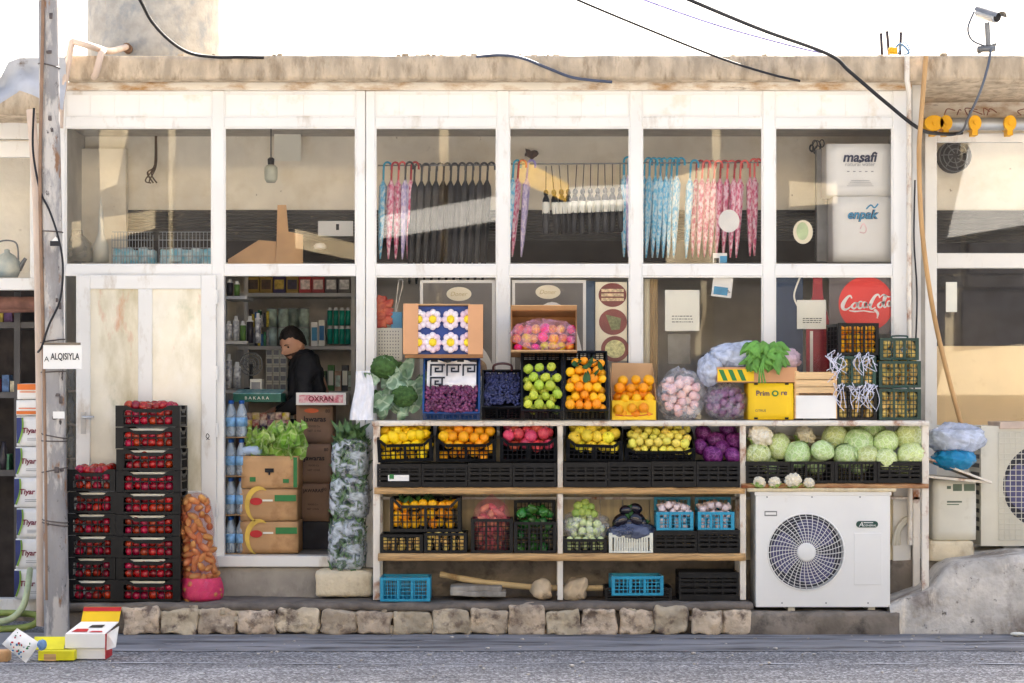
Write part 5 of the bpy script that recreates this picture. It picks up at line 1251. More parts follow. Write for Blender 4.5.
zt_ = pxz(355, YR1); Mx, w_ = flatM(835, 877, 0, YR1, .28, .12, zt_); h = pxz(323, YR1) - zt_; crate(Mx, w_, .28, h, 'open', M_black, 'black crate of small orange fruit on top of the raffia draped potato stack', 'stacked potato crates'); rowfill(Mx, w_, .28, h, 'orange', .024, 'small orange fruit behind the bars of the black crate above the raffia', 'fruit in the crate above the raffia', 2)
for i, (yy, n) in enumerate(((357, 24), (387, 24))):
    g = MB()
    for k in range(n):
        x = rnd(828, 877) if i == 0 else rnd(832, 878); p = P(x, yy + rnd(-3, 3), -.37); Lr = rnd(.03, .16)
        g.tube(spline([p, p + Vector((rnd(-.03, .03), -.02, rnd(-.01, .03))), p + Vector((rnd(-.05, .05), -.02, -Lr * .5)), p + Vector((rnd(-.04, .04), -.012, -Lr))], 4), .0028, 4)
    solo('raffia', g, rf_, ('upper' if i == 0 else 'lower') + ' tuft of white raffia strands over the dark potato crates', 'raffia', kind='stuff')
# carton of blossom packets
YQ = -.36; zq = pxz(356, YQ)
a, b_, c, d = R(403, 303, 483, 356, YQ); w_ = b_ - a; L_ = d - c
t = Thing('blossom_carton', 'open tan carton standing on edge and showing white blossom packets on blue', 'carton', ((a + b_)/2, YQ, c), rot=(math.radians(-8), 0, 0)); kx = w_ / 80.; kz = L_ / 53.
g = MB(); g.box(-w_/2 + 13*kx, w_/2 - 13*kx, 0, .10, 0, .006); g.box(-w_/2 + 13*kx, w_/2 - 13*kx, 0.0, .10, L_ - .006, L_); g.box(-w_/2 + 13*kx, -w_/2 + 13*kx + .006, .0, .10, .006, L_ - .006); g.box(w_/2 - 13*kx - .006, w_/2 - 13*kx, 0, .10, .006, L_ - .006); g.box(-w_/2 + 13*kx, w_/2 - 13*kx, .1, .106, 0, L_)
t.part('body', g, M_card, world=False)
g = MB(); g.box(-w_/2, -w_/2 + 15*kx, -.008, -.003, .012, L_); t.part('flap', g, M_card_tan, world=False)
g = MB(); g.box(w_/2 - 15*kx, w_/2, -.008, -.003, .0, L_ - .005); t.part('flap', g, M_card_tan, world=False)
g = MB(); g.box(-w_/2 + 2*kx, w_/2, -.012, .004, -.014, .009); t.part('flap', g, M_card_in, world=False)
g = MB(); g.box(-w_/2 + 14*kx, w_/2 - 14*kx, .045, .06, .01, L_ - .008); tr = t.part('blue_tray', g, mat('tray_blue', (22, 62, 140), .4, .1), world=False)
M_blossom = mat('blossom_white', (240, 236, 238), .4, .05, 9., c2=(226, 190, 206)); M_byel = mat('blossom_yellow', (244, 214, 40), .4, .06)
Mt = Matrix.Translation(t.loc) @ Matrix.Rotation(math.radians(-8), 4, 'X')
gb = MB()
for k in range(8):
    q = k * math.pi / 4; gb.ball((.040 * math.cos(q) * .95, 0, .048 * math.sin(q)), (.0225, .018, .0225), 12, 8, 0)
me1 = gb.mesh('petals', M_blossom); gy = MB().ball((0, -.010, 0), (.027, .018, .026), 12, 8); me2 = gy.mesh('centre', M_byel)
for r_ in range(2):
    for c_ in range(4):
        p = Mt @ Vector((-w_/2 + (14.5 + (2, 15, 33, 50)[c_]) * kx + (-.008 if c_ == 0 else .0), .026, (.09, .245)[r_] * L_ / .35 + .004)); tt = Thing('blossom_packet', 'white blossom shaped packet with a yellow centre in the blue tray', 'packet', p, 'blossom packets', (math.radians(-8), 0, rnd(-.1, .1)))
        link('petals', me1, tt.o); link('centre', me2, tt.o)
# open carton of wrapped red fruit
YW = -.33; zW = pxz(351, YW)
a, b_, c, d = R(511, 308, 577, 351, YW); w_ = b_ - a; L_ = d - c
t = Thing('fruit_carton', 'open brown carton of plastic wrapped red and yellow fruit above the steep crates', 'carton', ((a + b_)/2, YW, c), rot=(math.radians(-14), 0, 0)); th = .007
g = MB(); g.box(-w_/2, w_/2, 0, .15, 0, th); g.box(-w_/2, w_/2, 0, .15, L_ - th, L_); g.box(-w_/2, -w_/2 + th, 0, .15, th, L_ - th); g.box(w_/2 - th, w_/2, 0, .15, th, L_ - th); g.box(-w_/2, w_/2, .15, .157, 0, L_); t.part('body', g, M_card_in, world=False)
g = MB(); g.add([(-w_/2, 0, L_), (w_/2, 0, L_), (w_/2, -.05, L_ + .012), (-w_/2, -.05, L_ + .012), (-w_/2, 0, L_ + .005), (w_/2, 0, L_ + .005), (w_/2, -.05, L_ + .017), (-w_/2, -.05, L_ + .017)], [(0,3,2,1), (4,5,6,7), (3,7,6,2), (0,4,7,3), (1,2,6,5)])
t.part('flap', g, M_card, world=False); g = MB(); g.box(-w_/2, w_/2, -.035, -.0, -.012, -.002); t.part('flap', g, M_card, world=False)
Mt = Matrix.Translation(t.loc) @ Matrix.Rotation(math.radians(-14), 4, 'X')
for r_ in range(3):
    for c_ in range(7):
        p = Mt @ Vector((-w_/2 + .04 + c_ * (w_ - .08) / 6 + rnd(-.01, .01), .055 + rnd(-.01, .01), .04 + r_ * .06 + rnd(-.008, .008)))
        fruit('wrapped_fruit', p, .034, 'red and yellow fruit inside the wrapping of the open brown carton', 'wrapped fruit in the open carton')
bg_ = bagblob('plastic_wrap', 'crumpled clear pink wrapping over the fruit in the open brown carton', 544, 335, 62, 30, YW + .02, .07, film_mat('pink_clear_film', (230, 170, 196), .15, .06, 18., .2), 51, 'wrapping')
# broccoli
br = Thing('broccoli_pile', 'dark green broccoli heads with pale leaves at the left end of the top shelf', 'broccoli', P(394, 419, -.3))
def brocc(cx, cy, r, Y, sd_):
    def fn(d):
        return 1.02 - .20 * noise.voronoi(d * 2.1 + Vector((sd_, 0, 0)))[0][0] - .12 * noise.voronoi(d * 6 + Vector((sd_, 3, 0)))[0][0] - .05 * noise.voronoi(d * 15)[0][0]
    g = MB(); g.ball(P(cx, cy, Y), (r * s_at(Y) * 1.05, r * s_at(Y) * .8, r * s_at(Y) * .85), 64, 40, 0, fn); h_ = br.part('head', g, M_brocc); g = MB(); p = P(cx, cy, Y + .03); g.tube([p, p + Vector((0, .02, -r * s_at(Y) * 1.3))], .03, 10); br.part('stalk', g, M_bleaf, h_)
brocc(385, 367, 16, -.28, 1); brocc(404, 396, 15, -.34, 4); brocc(399, 370, 11, -.2, 8); brocc(375, 398, 11, -.27, 11)
g = MB()
for k in range(26):
    px, py = random.choice(((392, 385), (404, 382), (412, 395), (380, 408), (398, 408), (410, 410), (374, 385))); q = rnd(-1.1, 1.1); Lf = rnd(.10, .2)
    M_ = Matrix.Translation(P(px + rnd(-6, 6), py + rnd(-4, 4), rnd(-.36, -.22))) @ Matrix.Rotation(q, 4, 'Y') @ Matrix.Rotation(random.choice((0, math.pi)) + rnd(-.4, .5), 4, 'X'); g.leaf(Lf, Lf * rnd(.4, .6), .5, .22, .4, 8, 4, 0, M_)
br.part('leaves', g, M_bleaf)
# white carrier bag hanging on the end of the rack
g = MB(); n, m_ = 18, 22; v = []; f = []
for side in (0, 1):
    for i in range(n + 1):
        for k in range(m_ + 1):
            t_ = k / m_; u = i / n * 2 - 1; wd = (7 + 5 * t_ ** .7) * (1 - .1 * max(0, t_ - .85)); p = P(363 + u * wd + 1.5 * math.sin(t_ * 5), 371 + 49 * t_, -.36)
            p.y += (.05 if side else -.05) * (1 - u * u) ** .5 * (.2 + t_) + .02 * noise.noise((u * 3, t_ * 3, side)) + .012 * noise.noise((u * 9, t_ * 4, side + 3)); v.append(p)
for side in (0, 1):
    o_ = side * (n + 1) * (m_ + 1)
    for i in range(n):
        for k in range(m_):
            a = o_ + i * (m_ + 1) + k; f.append((a, a + 1, a + m_ + 2, a + m_ + 1))
g.add(v, f, 0, True); solo('carrier_bag', g, F_white, 'white plastic carrier bag hanging on the left end of the rack', 'plastic bag')

# ---- bottom shelf
YD = -.38
for (x0, x1, y0, lb, m, st) in ((380, 423, 534.5, 'flat black crate at the left end of the bottom shelf', M_black, 'open'), (424, 467, 533, 'flat black crate under the right side of the orange crate, bottom shelf', M_black_dusty, 'open'), (654, 697, 531, 'flat black crate under the left garlic crate', M_black, 'flat'), (697.5, 740, 530, 'flat black crate under the right garlic crate', M_black_dusty, 'flat')):
    Mx, w_ = flatM(x0, x1, 553, YD, .3, 0, zS3); h = pxz(y0, YD) - zS3; crate(Mx, w_, .3, h, st, m, lb, 'flat black crates on the bottom shelf')
    if x0 < 500: rowfill(Mx, w_, .3, h, 'potato', .022, 'dull yellow potato inside the flat crates of the bottom shelf', 'potatoes on the bottom shelf')
zo = pxz(533, YD) + .005; Mx, w_ = flatM(390, 461, 0, YD + .02, .30, 0, zo); h = pxz(498, YD) - zo
crate(Mx, w_, .30, h, 'lattice', M_black, 'black crate of oranges with leaves on the bottom shelf'); fill(Mx, w_, .30, h, 'orange', .031, 'orange with leaves around it in the bottom shelf crate', 'oranges on the bottom shelf', .01, False, True, zt=h - .055, y1=-.02)
g = MB()
for k in range(16): g.leaf(.07, .03, .3, .08, .2, 6, 3, 0, Mx @ Matrix.Translation((rnd(-.2, .2), rnd(-.13, .0), h - .03)) @ Euler((rnd(-1.2, 1.2), rnd(-.8, .8), rnd(0, 6))).to_matrix().to_4x4())
solo('citrus_leaves', g, M_leafdark, 'dark leaves between the oranges of the bottom shelf crate', 'leaves', kind='stuff')
for (x0, x1, y0, lb, st) in ((471, 513, 519, 'black crate holding the red net sack', 'open'), (514, 556.5, 503, 'tall black crate of green peppers left of the middle post', 'open'), (564, 607, 539, 'low black crate under the clear bag of pale squash', 'open')):
    Mx, w_ = flatM(x0, x1, 553, YD, .28, 0, zS3); h = pxz(y0, YD) - zS3
    if 'pepper' in lb: h *= .62
    crate(Mx, w_, .28, h, st, M_black, lb)
    if 'pepper' in lb:
        g = MB(); a = w_/2; wall(g, w_, .33, Mx @ Matrix.Translation((0, .139, 0)) @ Matrix.Rotation(math.pi, 4, 'Z'), 'open'); solo('plastic_crate', g, M_black, 'black crate standing on edge behind the green peppers', 'crate')
        fill(Mx, w_, .28, h, 'green_pepper', .036, 'shiny green pepper in the tall black crate', 'green peppers', .06, True, True, zt=h + .015)
    if 'squash' in lb: rowfill(Mx, w_, .28, h, 'pale_squash', .024, 'pale squash showing through the low crate under the clear bag', 'squash in the low crate')
def sack(name, label, prof, cx, Y, m, n=40, dep=.9, cat='sack'):
    g = MB(); cz = P(cx, 0, Y).x; s = s_at(Y); v = []; f = []
    pr = prof
    for (py, hw, dx) in pr:
        z = pxz(py, Y)
        for j in range(n):
            q = 2 * math.pi * j / n; r = hw * s * (1 + .05 * noise.noise((math.cos(q) * 2, math.sin(q) * 2, z * 9))); v.append((cz + dx * s + r * math.cos(q), Y + r * dep * math.sin(q), z))
    for i in range(len(pr) - 1):
        for j in range(n): f.append((i*n+j, i*n+(j+1) % n, (i+1)*n+(j+1) % n, (i+1)*n+j))
    f.append(tuple(range(n))); g.add(v, f, 0, True); return g
def densify(prof, k=5):
    q = spline([Vector(p) for p in prof], k); return [tuple(p) for p in q]
N_pink = net_mat('pink_net', (220, 110, 130), 170., .10); N_red = net_mat('red_net', (190, 60, 46), 150., .09); N_pinkd = net_mat('dense_pink_net', (226, 60, 110), 210., .55)
g = sack('net_sack', '', densify([(553, 16, 0), (530, 18, 0), (515, 18.5, 0), (505, 15, 0), (499, 7, 0), (495, 2, 0), (492, 3.5, 1)]), 491.5, -.26, N_pink); solo('net_sack', g, N_pink, 'pink net sack of red vegetables standing in a black crate', 'sack')
M_redv = mat('red_carrot_skin', (206, 84, 58), .5, .2, 9., rand=.2, hue=.03, c2=(222, 150, 130)); FR['red_root'] = [m_root(i).mesh('red_root', M_redv) for i in range(3)]
bagged('red_root', 475, 508, 502, 552, -.26, .026, 'red root vegetable inside the pink net sack', 'vegetables in the pink net sack', 46, .22)
# pale squash in clear bag + limes on top
bagged('pale_squash', 565, 606, 513, 541, -.25, .027, 'pale green squash in the clear bag on the bottom shelf', 'squash in the clear bag', 30, .2)
bagblob('squash_bag', 'clear bag of pale green squash beside the middle post', 585.5, 527, 46, 32, -.25, .24, F_clear, 61)
for (px, py) in ((578, 506), (585, 503), (591, 507), (582, 512), (588, 513), (576, 513), (594, 514), (585, 508)): fruit('lime', P(px, py, -.28 + (py - 506) * -.004), 4.6 * s_at(-.3), 'small green lime piled on the clear squash bag', 'limes on the squash bag')
Mx, w_ = flatM(609, 653, 553, YD, .3, 0, zS3); crate(Mx, w_, .3, pxz(533, YD) - zS3, 'white', M_white_pl, 'white ribbed crate with a dark bag of eggplants')
bagblob('dark_bag', 'dark smoky bag spilling over the white crate', 632, 532, 48, 20, -.27, .26, F_smoke, 71)
for (px, py, r, ro) in ((622, 520, 7, .9), (636, 519, 7.5, -.8), (627, 510, 5, 1.4), (635, 508, 5, -1.2), (629, 524, 6, .2), (642, 523, 5.5, 1.3)): fruit('eggplant', P(px, py, -.30), r * s_at(-.3), 'glossy black eggplant piled on the dark bag', 'eggplants', (0.3, ro, 0), 1)
for (x0, x1, lb) in ((656.5, 693.5, 'left'), (698, 734.5, 'right')):
    zb = pxz(531, YD) + .004; Mx, w_ = flatM(x0, x1, 0, YD + .01, .24, 0, zb); h = pxz(512, YD) - zb
    crate(Mx, w_, .24, h, 'open', M_blue_pl, lb + ' turquoise crate of garlic on the bottom shelf', 'turquoise garlic crates'); g = MB(); wall(g, w_, .205, Mx @ Matrix.Translation((0, .125, .0)) @ Matrix.Rotation(math.pi, 4, 'Z'), 'open'); solo('plastic_crate', g, M_blue_pl, 'turquoise crate standing on edge behind the %s garlic crate' % lb, 'crate')
    fill(Mx, w_, .24, h, 'garlic_bulb', .022, 'white garlic bulb heaped in the %s turquoise crate' % lb, 'garlic in the %s crate' % lb, .03, True, True, zt=h + .008)
# ---- on the pavement under the rack
def gz(Y): return .199 + .012
Mx, w_ = flatM(380, 430, 600.5, -.41, .28, 0, .213); crate(Mx, w_, .28, .155, 'open', M_blue_pl, 'empty turquoise crate on the pavement at the left under the rack')
Mx, w_ = flatM(605, 672, 597, -.36, .3, 0, .213); crate(Mx, w_, .3, .085, 'flat', M_black, 'low black tray carrying a turquoise crate under the rack')
Mx, w_ = flatM(611, 663, 0, -.37, .26, .03, .213 + .035); crate(Mx, w_, .26, .125, 'open', M_blue_pl, 'turquoise crate nested in the low black tray under the rack')
Mx, w_ = flatM(679, 739, 597, -.36, .3, 0, .213); crate(Mx, w_, .3, .185, 'flat', M_black_dusty, 'large dusty black crate under the rack beside the air conditioner')

# ---- red tomato crates and the net sack by the door
ord_ = ['bottom', 'second from the bottom', 'third from the bottom', 'middle', 'fifth from the bottom', 'sixth from the bottom', 'seventh from the bottom', 'second from the top', 'top']
def tstack(x0, x1, ybot, ytop, n, side):
    Y = -.40; d = .31; zb = .213; H_ = pxz(ytop, Y) - zb; h = H_ / n
    for i in range(n):
        z = zb + i * h; Mx, w_ = flatM(x0 + rnd(-.7, .7), x1 + rnd(-.7, .7), 0, Y + rnd(-.008, .008), d, 0, z)
        nmx = (ord_[i] if n == 9 else ['bottom', 'second from the bottom', 'third from the bottom', 'third from the top', 'second from the top', 'top'][i])
        crate(Mx, .418 if n == 9 else .312, d, h - .003, 'tomato', M_black, '%s black crate of tomatoes in the %s stack by the door' % (nmx, side), 'tomato crates by the door')
        w2 = (.418 if n == 9 else .312); xa = w2/2 - w2 * .12 - .03; nx = 6 if n == 9 else 4
        for zz in (.036, .088):
            for k in range(nx): fruit('tomato', Mx @ Vector((-xa + 2 * xa * k / (nx - 1) + rnd(-.006, .006), -d/2 + .045 + rnd(-.004, .004), zz + rnd(-.006, .006))), .031, 'dark red tomato in the black crates by the door', 'tomatoes in the stacked crates')
        if i == n - 1:
            for k in range(nx + 1):
                for j in range(3): fruit('tomato', Mx @ Vector((-xa + 2 * xa * k / nx + rnd(-.006, .006), -.09 + j * .085, h - .022 + rnd(0, .022))), .034, 'shiny red tomato heaped in the top crate of a stack', 'tomatoes heaped in the top crates')
        else:
            g = MB(); g.box(-w2 * .3, w2 * .25, -d/2 + .03, -d/2 + .034, h - .03, h - .012); o = link('paper_liner', g.mesh('paper_liner', M_paper), M=Mx); tag(o, 'strip of white paper liner showing in the tomato crates by the door', 'paper', 'paper liners')
tstack(68, 115.5, 601, 469, 6, 'lower left'); tstack(116.5, 179.5, 601, 405, 9, 'tall right')
prof = densify([(600.5, 15, 1.5), (597, 20, 1.5), (585, 20.5, 1), (575, 19, 0), (560, 18.5, -2), (547, 17, -3), (541, 15, -3), (532, 17.5, -4.5), (515, 17, -5), (501, 14.5, -5), (495, 9, -4), (492.5, 2, -3)])
zcut = 577
lo = [p for p in prof if p[0] >= zcut - 1]; hi = [p for p in prof if p[0] <= zcut + 2]
t = Thing('net_sack', 'tall red net sack of tan root vegetables with a pink foot beside the tomato crates', 'sack', P(201, 600, -.27))
g = sack('', '', hi, 201, -.27, None); t.part('net', g, N_red); g = sack('', '', lo, 201, -.27, None); t.part('foot_net', g, N_pinkd)
pts = []; tr = 0
while len(pts) < 120 and tr < 30000:
    tr += 1; py = rnd(498, 597); j = min(prof, key=lambda p: abs(p[0] - py)); q = rnd(math.pi, 2 * math.pi); s = s_at(-.27); rr = max(.004, j[1] * s - .024) * rnd(.9, 1.0)
    p = Vector((P(201, 0, -.27).x + j[2] * s + rr * math.cos(q), -.27 + rr * .9 * math.sin(q), pxz(py, -.27)))
    if all((p - o).length > .043 for o in pts): pts.append(p)
for p in pts: fruit('root_vegetable', p, .028, 'tan orange root vegetable inside the tall red net sack', 'roots in the tall net sack')

# ---- wrapped herb bundles
M_wrapg = None
def bundle(i, cx, y0, y1, hw, label, top=False):
    Y = -.10; c = P(cx, (y0 + y1)/2, Y); s = s_at(Y); hh = (y1 - y0)/2 * s; w_ = hw * s
    def fn(d): return (1 / max(abs(d.x) ** 4 + abs(d.y) ** 4 + abs(d.z) ** 4, 1e-6) ** .25) * (1 + .05 * noise.noise(d * 3 + Vector((i * 4, 0, 0))) + .05 * (1 - abs(noise.noise(d * 5 + Vector((i * 4, 0, 0)))) * 3)) * .96
    t = Thing('herb_bundle', label, 'herb bundle', (c.x, Y, c.z - hh), 'wrapped herb bundles')
    g = MB()
    for k in range(230):
        q = rnd(0, 6.28); z = rnd(-.95, .75) * hh; a = rnd(.70, .84); sg = lambda v: math.copysign(abs(v) ** .55, v)
        p = Vector((w_ * a * sg(math.cos(q)), .14 * a * sg(math.sin(q)), z)) + c; g.leaf(rnd(.05, .1), rnd(.014, .03), .1, .2, .2, 6, 3, 0, Matrix.Translation(p) @ Euler((rnd(-.1, .1), rnd(-1.5, 1.5) * abs(math.sin(q)) ** 2, q + math.pi / 2)).to_matrix().to_4x4())
    if top:
        for k in range(70): g.leaf(rnd(.05, .12), rnd(.02, .035), .5, .2, .3, 6, 3, 0, Matrix.Translation(c + Vector((rnd(-.08, .08), rnd(-.08, .05), hh * .9 + rnd(-.03, .05)))) @ Euler((rnd(-1., 1.), rnd(-1., 1.), 0)).to_matrix().to_4x4())
    t.part('leaves', g, mat('bundle_leaf', (84, 116, 70), .5, .4, 16.))
    g = MB(); g.ball(c, (w_, .15, hh), 60, 40, 0, fn); t.part('plastic_wrap', g, film_mat('herb_wrap', (214, 222, 230), .42, .1, 15., .42, .9))
bundle(1, 347.5, 517, 571, 19, 'lowest plastic wrapped herb bundle standing on the limestone block'); bundle(2, 350, 475, 519, 20, 'middle plastic wrapped herb bundle of the stack by the door'); bundle(3, 351, 438, 478, 19, 'topmost plastic wrapped herb bundle with dark leaves sticking out', True)

# ---- litter on the road
Y = -1.84
g = MB(); c = P(20, 646, Y); n = 12; v = []; f = []
pts = [P(2, 644, Y), P(17, 628, Y - .02), P(40, 643, Y), P(26, 663, Y - .06)]
for side in (0, 1):
    for i in range(n + 1):
        for k in range(n + 1):
            u, w_ = i / n, k / n; p = (pts[0] * (1 - u) + pts[1] * u) * (1 - w_) + (pts[3] * (1 - u) + pts[2] * u) * w_
            p.y += (-.05 if side == 0 else .03) * math.sin(math.pi * u) ** .6 * math.sin(math.pi * w_) ** .6 + .012 * noise.noise((u * 4, w_ * 4, side)); v.append(p)
for side in (0, 1):
    for i in range(n):
        for k in range(n): a = side * (n+1)**2 + i*(n+1)+k; f.append((a, a+1, a+n+2, a+n+1))
g.add(v, f, 0, True); pb = solo('paper_bag', g, M_white_card, 'white patterned paper bag lying on the road at the left corner', 'paper bag')
g = MB()
for k in range(26):
    u, w_ = rnd(.12, .88), rnd(.12, .88); p = (pts[0] * (1-u) + pts[1] * u) * (1-w_) + (pts[3] * (1-u) + pts[2] * u) * w_; disc(g, p.x, p.z, p.y - .05 * (math.sin(math.pi*u) * math.sin(math.pi*w_)) ** .6 - .010, rnd(.003, .008), rnd(.003, .008), 8)
    if k % 9 == 8 or k == 25: link('printed_dots', g.mesh('printed_dots', (M_redink, M_greenink, M_blueink)[min(2, k // 9)], pb.location), pb); g = MB()
g = MB(); g.box(*R(38, 651, 74, 665, Y)[:2], Y, Y + .14, .008, pxz(651, Y)); 
yb = Thing('yellow_box', 'crushed yellow cardboard box lying on the road beside the white paper bag', 'box', P(56, 664, Y)); yb.part('body', g, mat('yellow_box_print', (226, 216, 30), .6, .1), bevel=.003)
g = MB(); a, b_, c, d = R(34, 637, 66, 648, Y + .12); g.add([(a, Y + .05, c), (b_, Y + .05, c), (b_, Y + .14, d), (a, Y + .14, d), (a, Y + .055, c - .004), (b_, Y + .055, c - .004), (b_, Y + .145, d - .004), (a, Y + .145, d - .004)], [(0,1,2,3), (7,6,5,4), (0,4,5,1), (1,5,6,2), (2,6,7,3), (3,7,4,0)]); yb.part('lid', g, mat('yellow_box_print', (226, 216, 30)))
g = MB(); a, b_, c, d = R(44, 654, 56, 661, Y); g.box(a, b_, Y - .003, Y - .001, c, d); yb.part('printed_panel', g, M_wood)
bagblob('candy_wrapper', 'small blue and silver wrapper between the white bag and the yellow box', 42, 645, 9, 10, Y - .08, .04, mat('wrapper_blue', (120, 160, 206), .3, .3), 77, 'wrapper')
g = MB(); a, b_, c, d = R(-12, 651, 7, 664, Y); g.rbox(((a+b_)/2, Y + .06, (c+d)/2), ((b_-a)/2, .06, (d-c)/2), .008, (4,4,4)); solo('cardboard_piece', g, M_card, 'brown cardboard piece at the left edge of the road', 'cardboard')
Yx = -1.78; bx = Thing('open_box', 'open white, yellow and red cardboard box standing against the kerb by the pole', 'box', P(88, 662, Yx))
x0, x1, z0, z1 = R(65, 634, 105, 662, Yx); g = MB(); k = .004; dp = .2; z0 = .008
zm = pxz(648, Yx)
g.box(x0 + .01, x1, Yx + .02, Yx + .02 + k, z0, zm); g.box(x0, x1, Yx, Yx + k, zm, z1); g.box(x0, x1, Yx + k, Yx + .02, zm, zm + k); g.box(x0, x0 + k, Yx + .03, Yx + dp, z0, z1); g.box(x0, x1, Yx + dp, Yx + dp + k, z0, z1); bx.part('body', g, M_white_card)
g = MB(); g.box(x1, x1 + k, Yx + .004, Yx + dp, z0, z1); bx.part('side_panel', g, M_redink)
zt = pxz(607, Yx + .2); zk = pxz(621, Yx + .2)
g = MB(); g.add([(x0 - .0, Yx, z1), (x1, Yx, z1), (x1 + .05, Yx + .16, zk), (x0 + .06, Yx + .16, zk)], [(0, 1, 2, 3)]); g.add([(x0, Yx, z1 - k), (x1, Yx, z1 - k), (x1 + .05, Yx + .16, zk - k), (x0 + .06, Yx + .16, zk - k)], [(3, 2, 1, 0)]); lid = bx.part('lid', g, M_white_card)
g = MB(); g.add([(x0 + .06, Yx + .161, zk), (x1 + .05, Yx + .161, zk), (x1 + .06, Yx + .2, zt), (x0 + .07, Yx + .2, zt), (x0 + .06, Yx + .166, zk), (x1 + .05, Yx + .166, zk), (x1 + .06, Yx + .205, zt), (x0 + .07, Yx + .205, zt)], [(0,1,2,3), (7,6,5,4), (0,4,5,1), (1,5,6,2), (2,6,7,3), (3,7,4,0)]); bx.part('back_flap', g, M_yellow)
g = MB(); dz = (zt - zk); g.add([(x0 + .0665, Yx + .186, zk + dz * .72), (x1 + .0565, Yx + .186, zk + dz * .72), (x1 + .06, Yx + .196, zt), (x0 + .07, Yx + .196, zt)], [(0,1,2,3)])
def lid_pt(u, v_): p = Vector((x0, Yx, z1)).lerp(Vector((x1, Yx, z1)), u); q = Vector((x0 + .06, Yx + .16, zk)).lerp(Vector((x1 + .05, Yx + .16, zk)), u); return p.lerp(q, v_) + Vector((0, -.003, .003))
for (u0, u1, v0, v1) in ((.1, .5, .15, .4), (.55, .9, .12, .22)): g.add([lid_pt(u0, v0), lid_pt(u1, v0), lid_pt(u1 - .05, v1), lid_pt(u0 + .05, v1)], [(0,1,2,3)])
g2 = MB(); g2.add([lid_pt(.4, .5), lid_pt(.75, .5), lid_pt(.75, .72), lid_pt(.42, .7)], [(0,1,2,3)]); bx.part('print', g, M_redink, lid); bx.part('print', g2, M_ink, lid)
g = MB(); g.add([(x1 + .005, Yx + .02, z0 + .05), (x1 + .06, Yx - .0, z0 + .07), (x1 + .07, Yx + .05, z1 + .04), (x1 + .006, Yx + .03, z1)], [(0,1,2,3)]); g.add([(x1 + .007, Yx + .024, z0 + .05), (x1 + .062, Yx + .004, z0 + .07), (x1 + .072, Yx + .054, z1 + .04), (x1 + .008, Yx + .034, z1)], [(3,2,1,0)]); bx.part('side_flap', g, M_white_card)
for (px, py, w_) in ((965, 642, 16), (1018, 634, 14), (938, 640, 8)):
    bagblob('litter_scrap', ['pale paper scrap lying flat on the road at the right', 'white crumpled paper by the concrete ramp at the right edge', 'small grey scrap on the gutter at the right'][(965, 1018, 938).index(px)], px, py, w_, 3.5, -.75 if py > 636 else -.6, .08, M_paper if px != 938 else M_steel, px, 'litter')
# ------------------------------------------------------------------ umbrellas hanging in the upper panes
YU = .26
def umb_meshes(kind, mcan, mhan, L_, seed):
    r0 = .027 if mcan.name == 'black_umbrella_cloth' else .022
    rk_ = r0 / .021
    def pleat(p, q): 
        k = rk_ * (1 + .2 * math.cos(5 * q + p.z * 3)); return Vector((p.x * k, p.y * k, p.z))
    g = MB(); prof = [(.004, -L_), (.007, -L_ + .03), (.014, -L_ * .8), (.021, -L_ * .5), (.023, -L_ * .25), (.019, -.16), (.010, -.135), (.006, -.12)]
    g.lathe(prof, 20, 0, None, pleat); can = g.mesh('canopy', mcan)
    h = MB()
    pts = [(0, 0, -.135), (0, 0, -.03)] + [(.026 - .026 * math.cos(a), 0, -.03 + .030 * math.sin(a)) for a in [i * math.pi / 8 for i in range(1, 9)]] + [(.052, 0, -.05)]
    h.tube(pts, .0075, 8); han = h.mesh('handle', mhan); return can, han
M_ublack = mat('black_umbrella_cloth', (30, 31, 35), .38, .35, 14., rand=.3)
M_uhb = mat('dark_handle', (48, 48, 52), .35, .2)
def film_pattern(name, c, c2): return mat(name, c, .35, .2, 70., rand=.1, c2=c2, lo=.40, hi=.60, stretch=(1, 1, .5))
M_ublue = film_pattern('blue_umbrella_cloth', (96, 190, 226), (214, 236, 240)); M_upink = film_pattern('pink_umbrella_cloth', (214, 92, 128), (244, 206, 216)); M_ulil = film_pattern('lilac_umbrella_cloth', (176, 160, 206), (232, 216, 232))
M_hblue = mat('turquoise_handle', (30, 156, 190), .3, .1); M_hred = mat('red_handle', (170, 40, 48), .3, .15); M_hcor = mat('coral_handle', (226, 96, 92), .3, .1); M_hlil = mat('lilac_handle', (150, 140, 200), .3)
UM = {}
def umbrella(px, py, mc, mh, L_, label, group, rz=0., lean=0.):
    k = (mc.name, mh.name, round(L_, 2))
    if k not in UM:
        can, han = umb_meshes(k, mc, mh, L_, 0); t = Thing('umbrella', label, 'umbrella', (0, 0, 0)); link('canopy', can, t.o); link('handle', han, t.o); UM[k] = t.o; o = t.o
        o['used'] = 0
    if UM[k].get('used') == 0: o = UM[k]; del o['used']; UM[k]['seen'] = 1; del UM[k]['seen']
    else: o = dup(UM[k])
    o.location = P(px, py, YU + rnd(-.03, .03)); o.rotation_euler = (0, lean, rz + rnd(-.5, .5)); o['label'] = label
    if group: o['group'] = group
    return o
G = 'long umbrellas hanging in the shop window'
for px, mc, mh in ((384, M_ublue, M_hblue), (392, M_upink, M_hred), (399, M_upink, M_hcor), (406, M_ulil, M_uhb), (411.5, M_upink, M_hred)):
    umbrella(px, 162, mc, mh, .66, 'closed %s umbrella with a hooked handle at the left of the black row' % ('blue' if mc is M_ublue else 'lilac' if mc is M_ulil else 'pink patterned'), G + ' left of the black ones', lean=.04)
for k in range(11): umbrella(415 + k * 7.3, 163.5 - .1 * k, M_ublack, M_uhb, .82, 'closed black umbrella with a hooked handle in the dense black row', 'black umbrellas in the window', lean=.05)
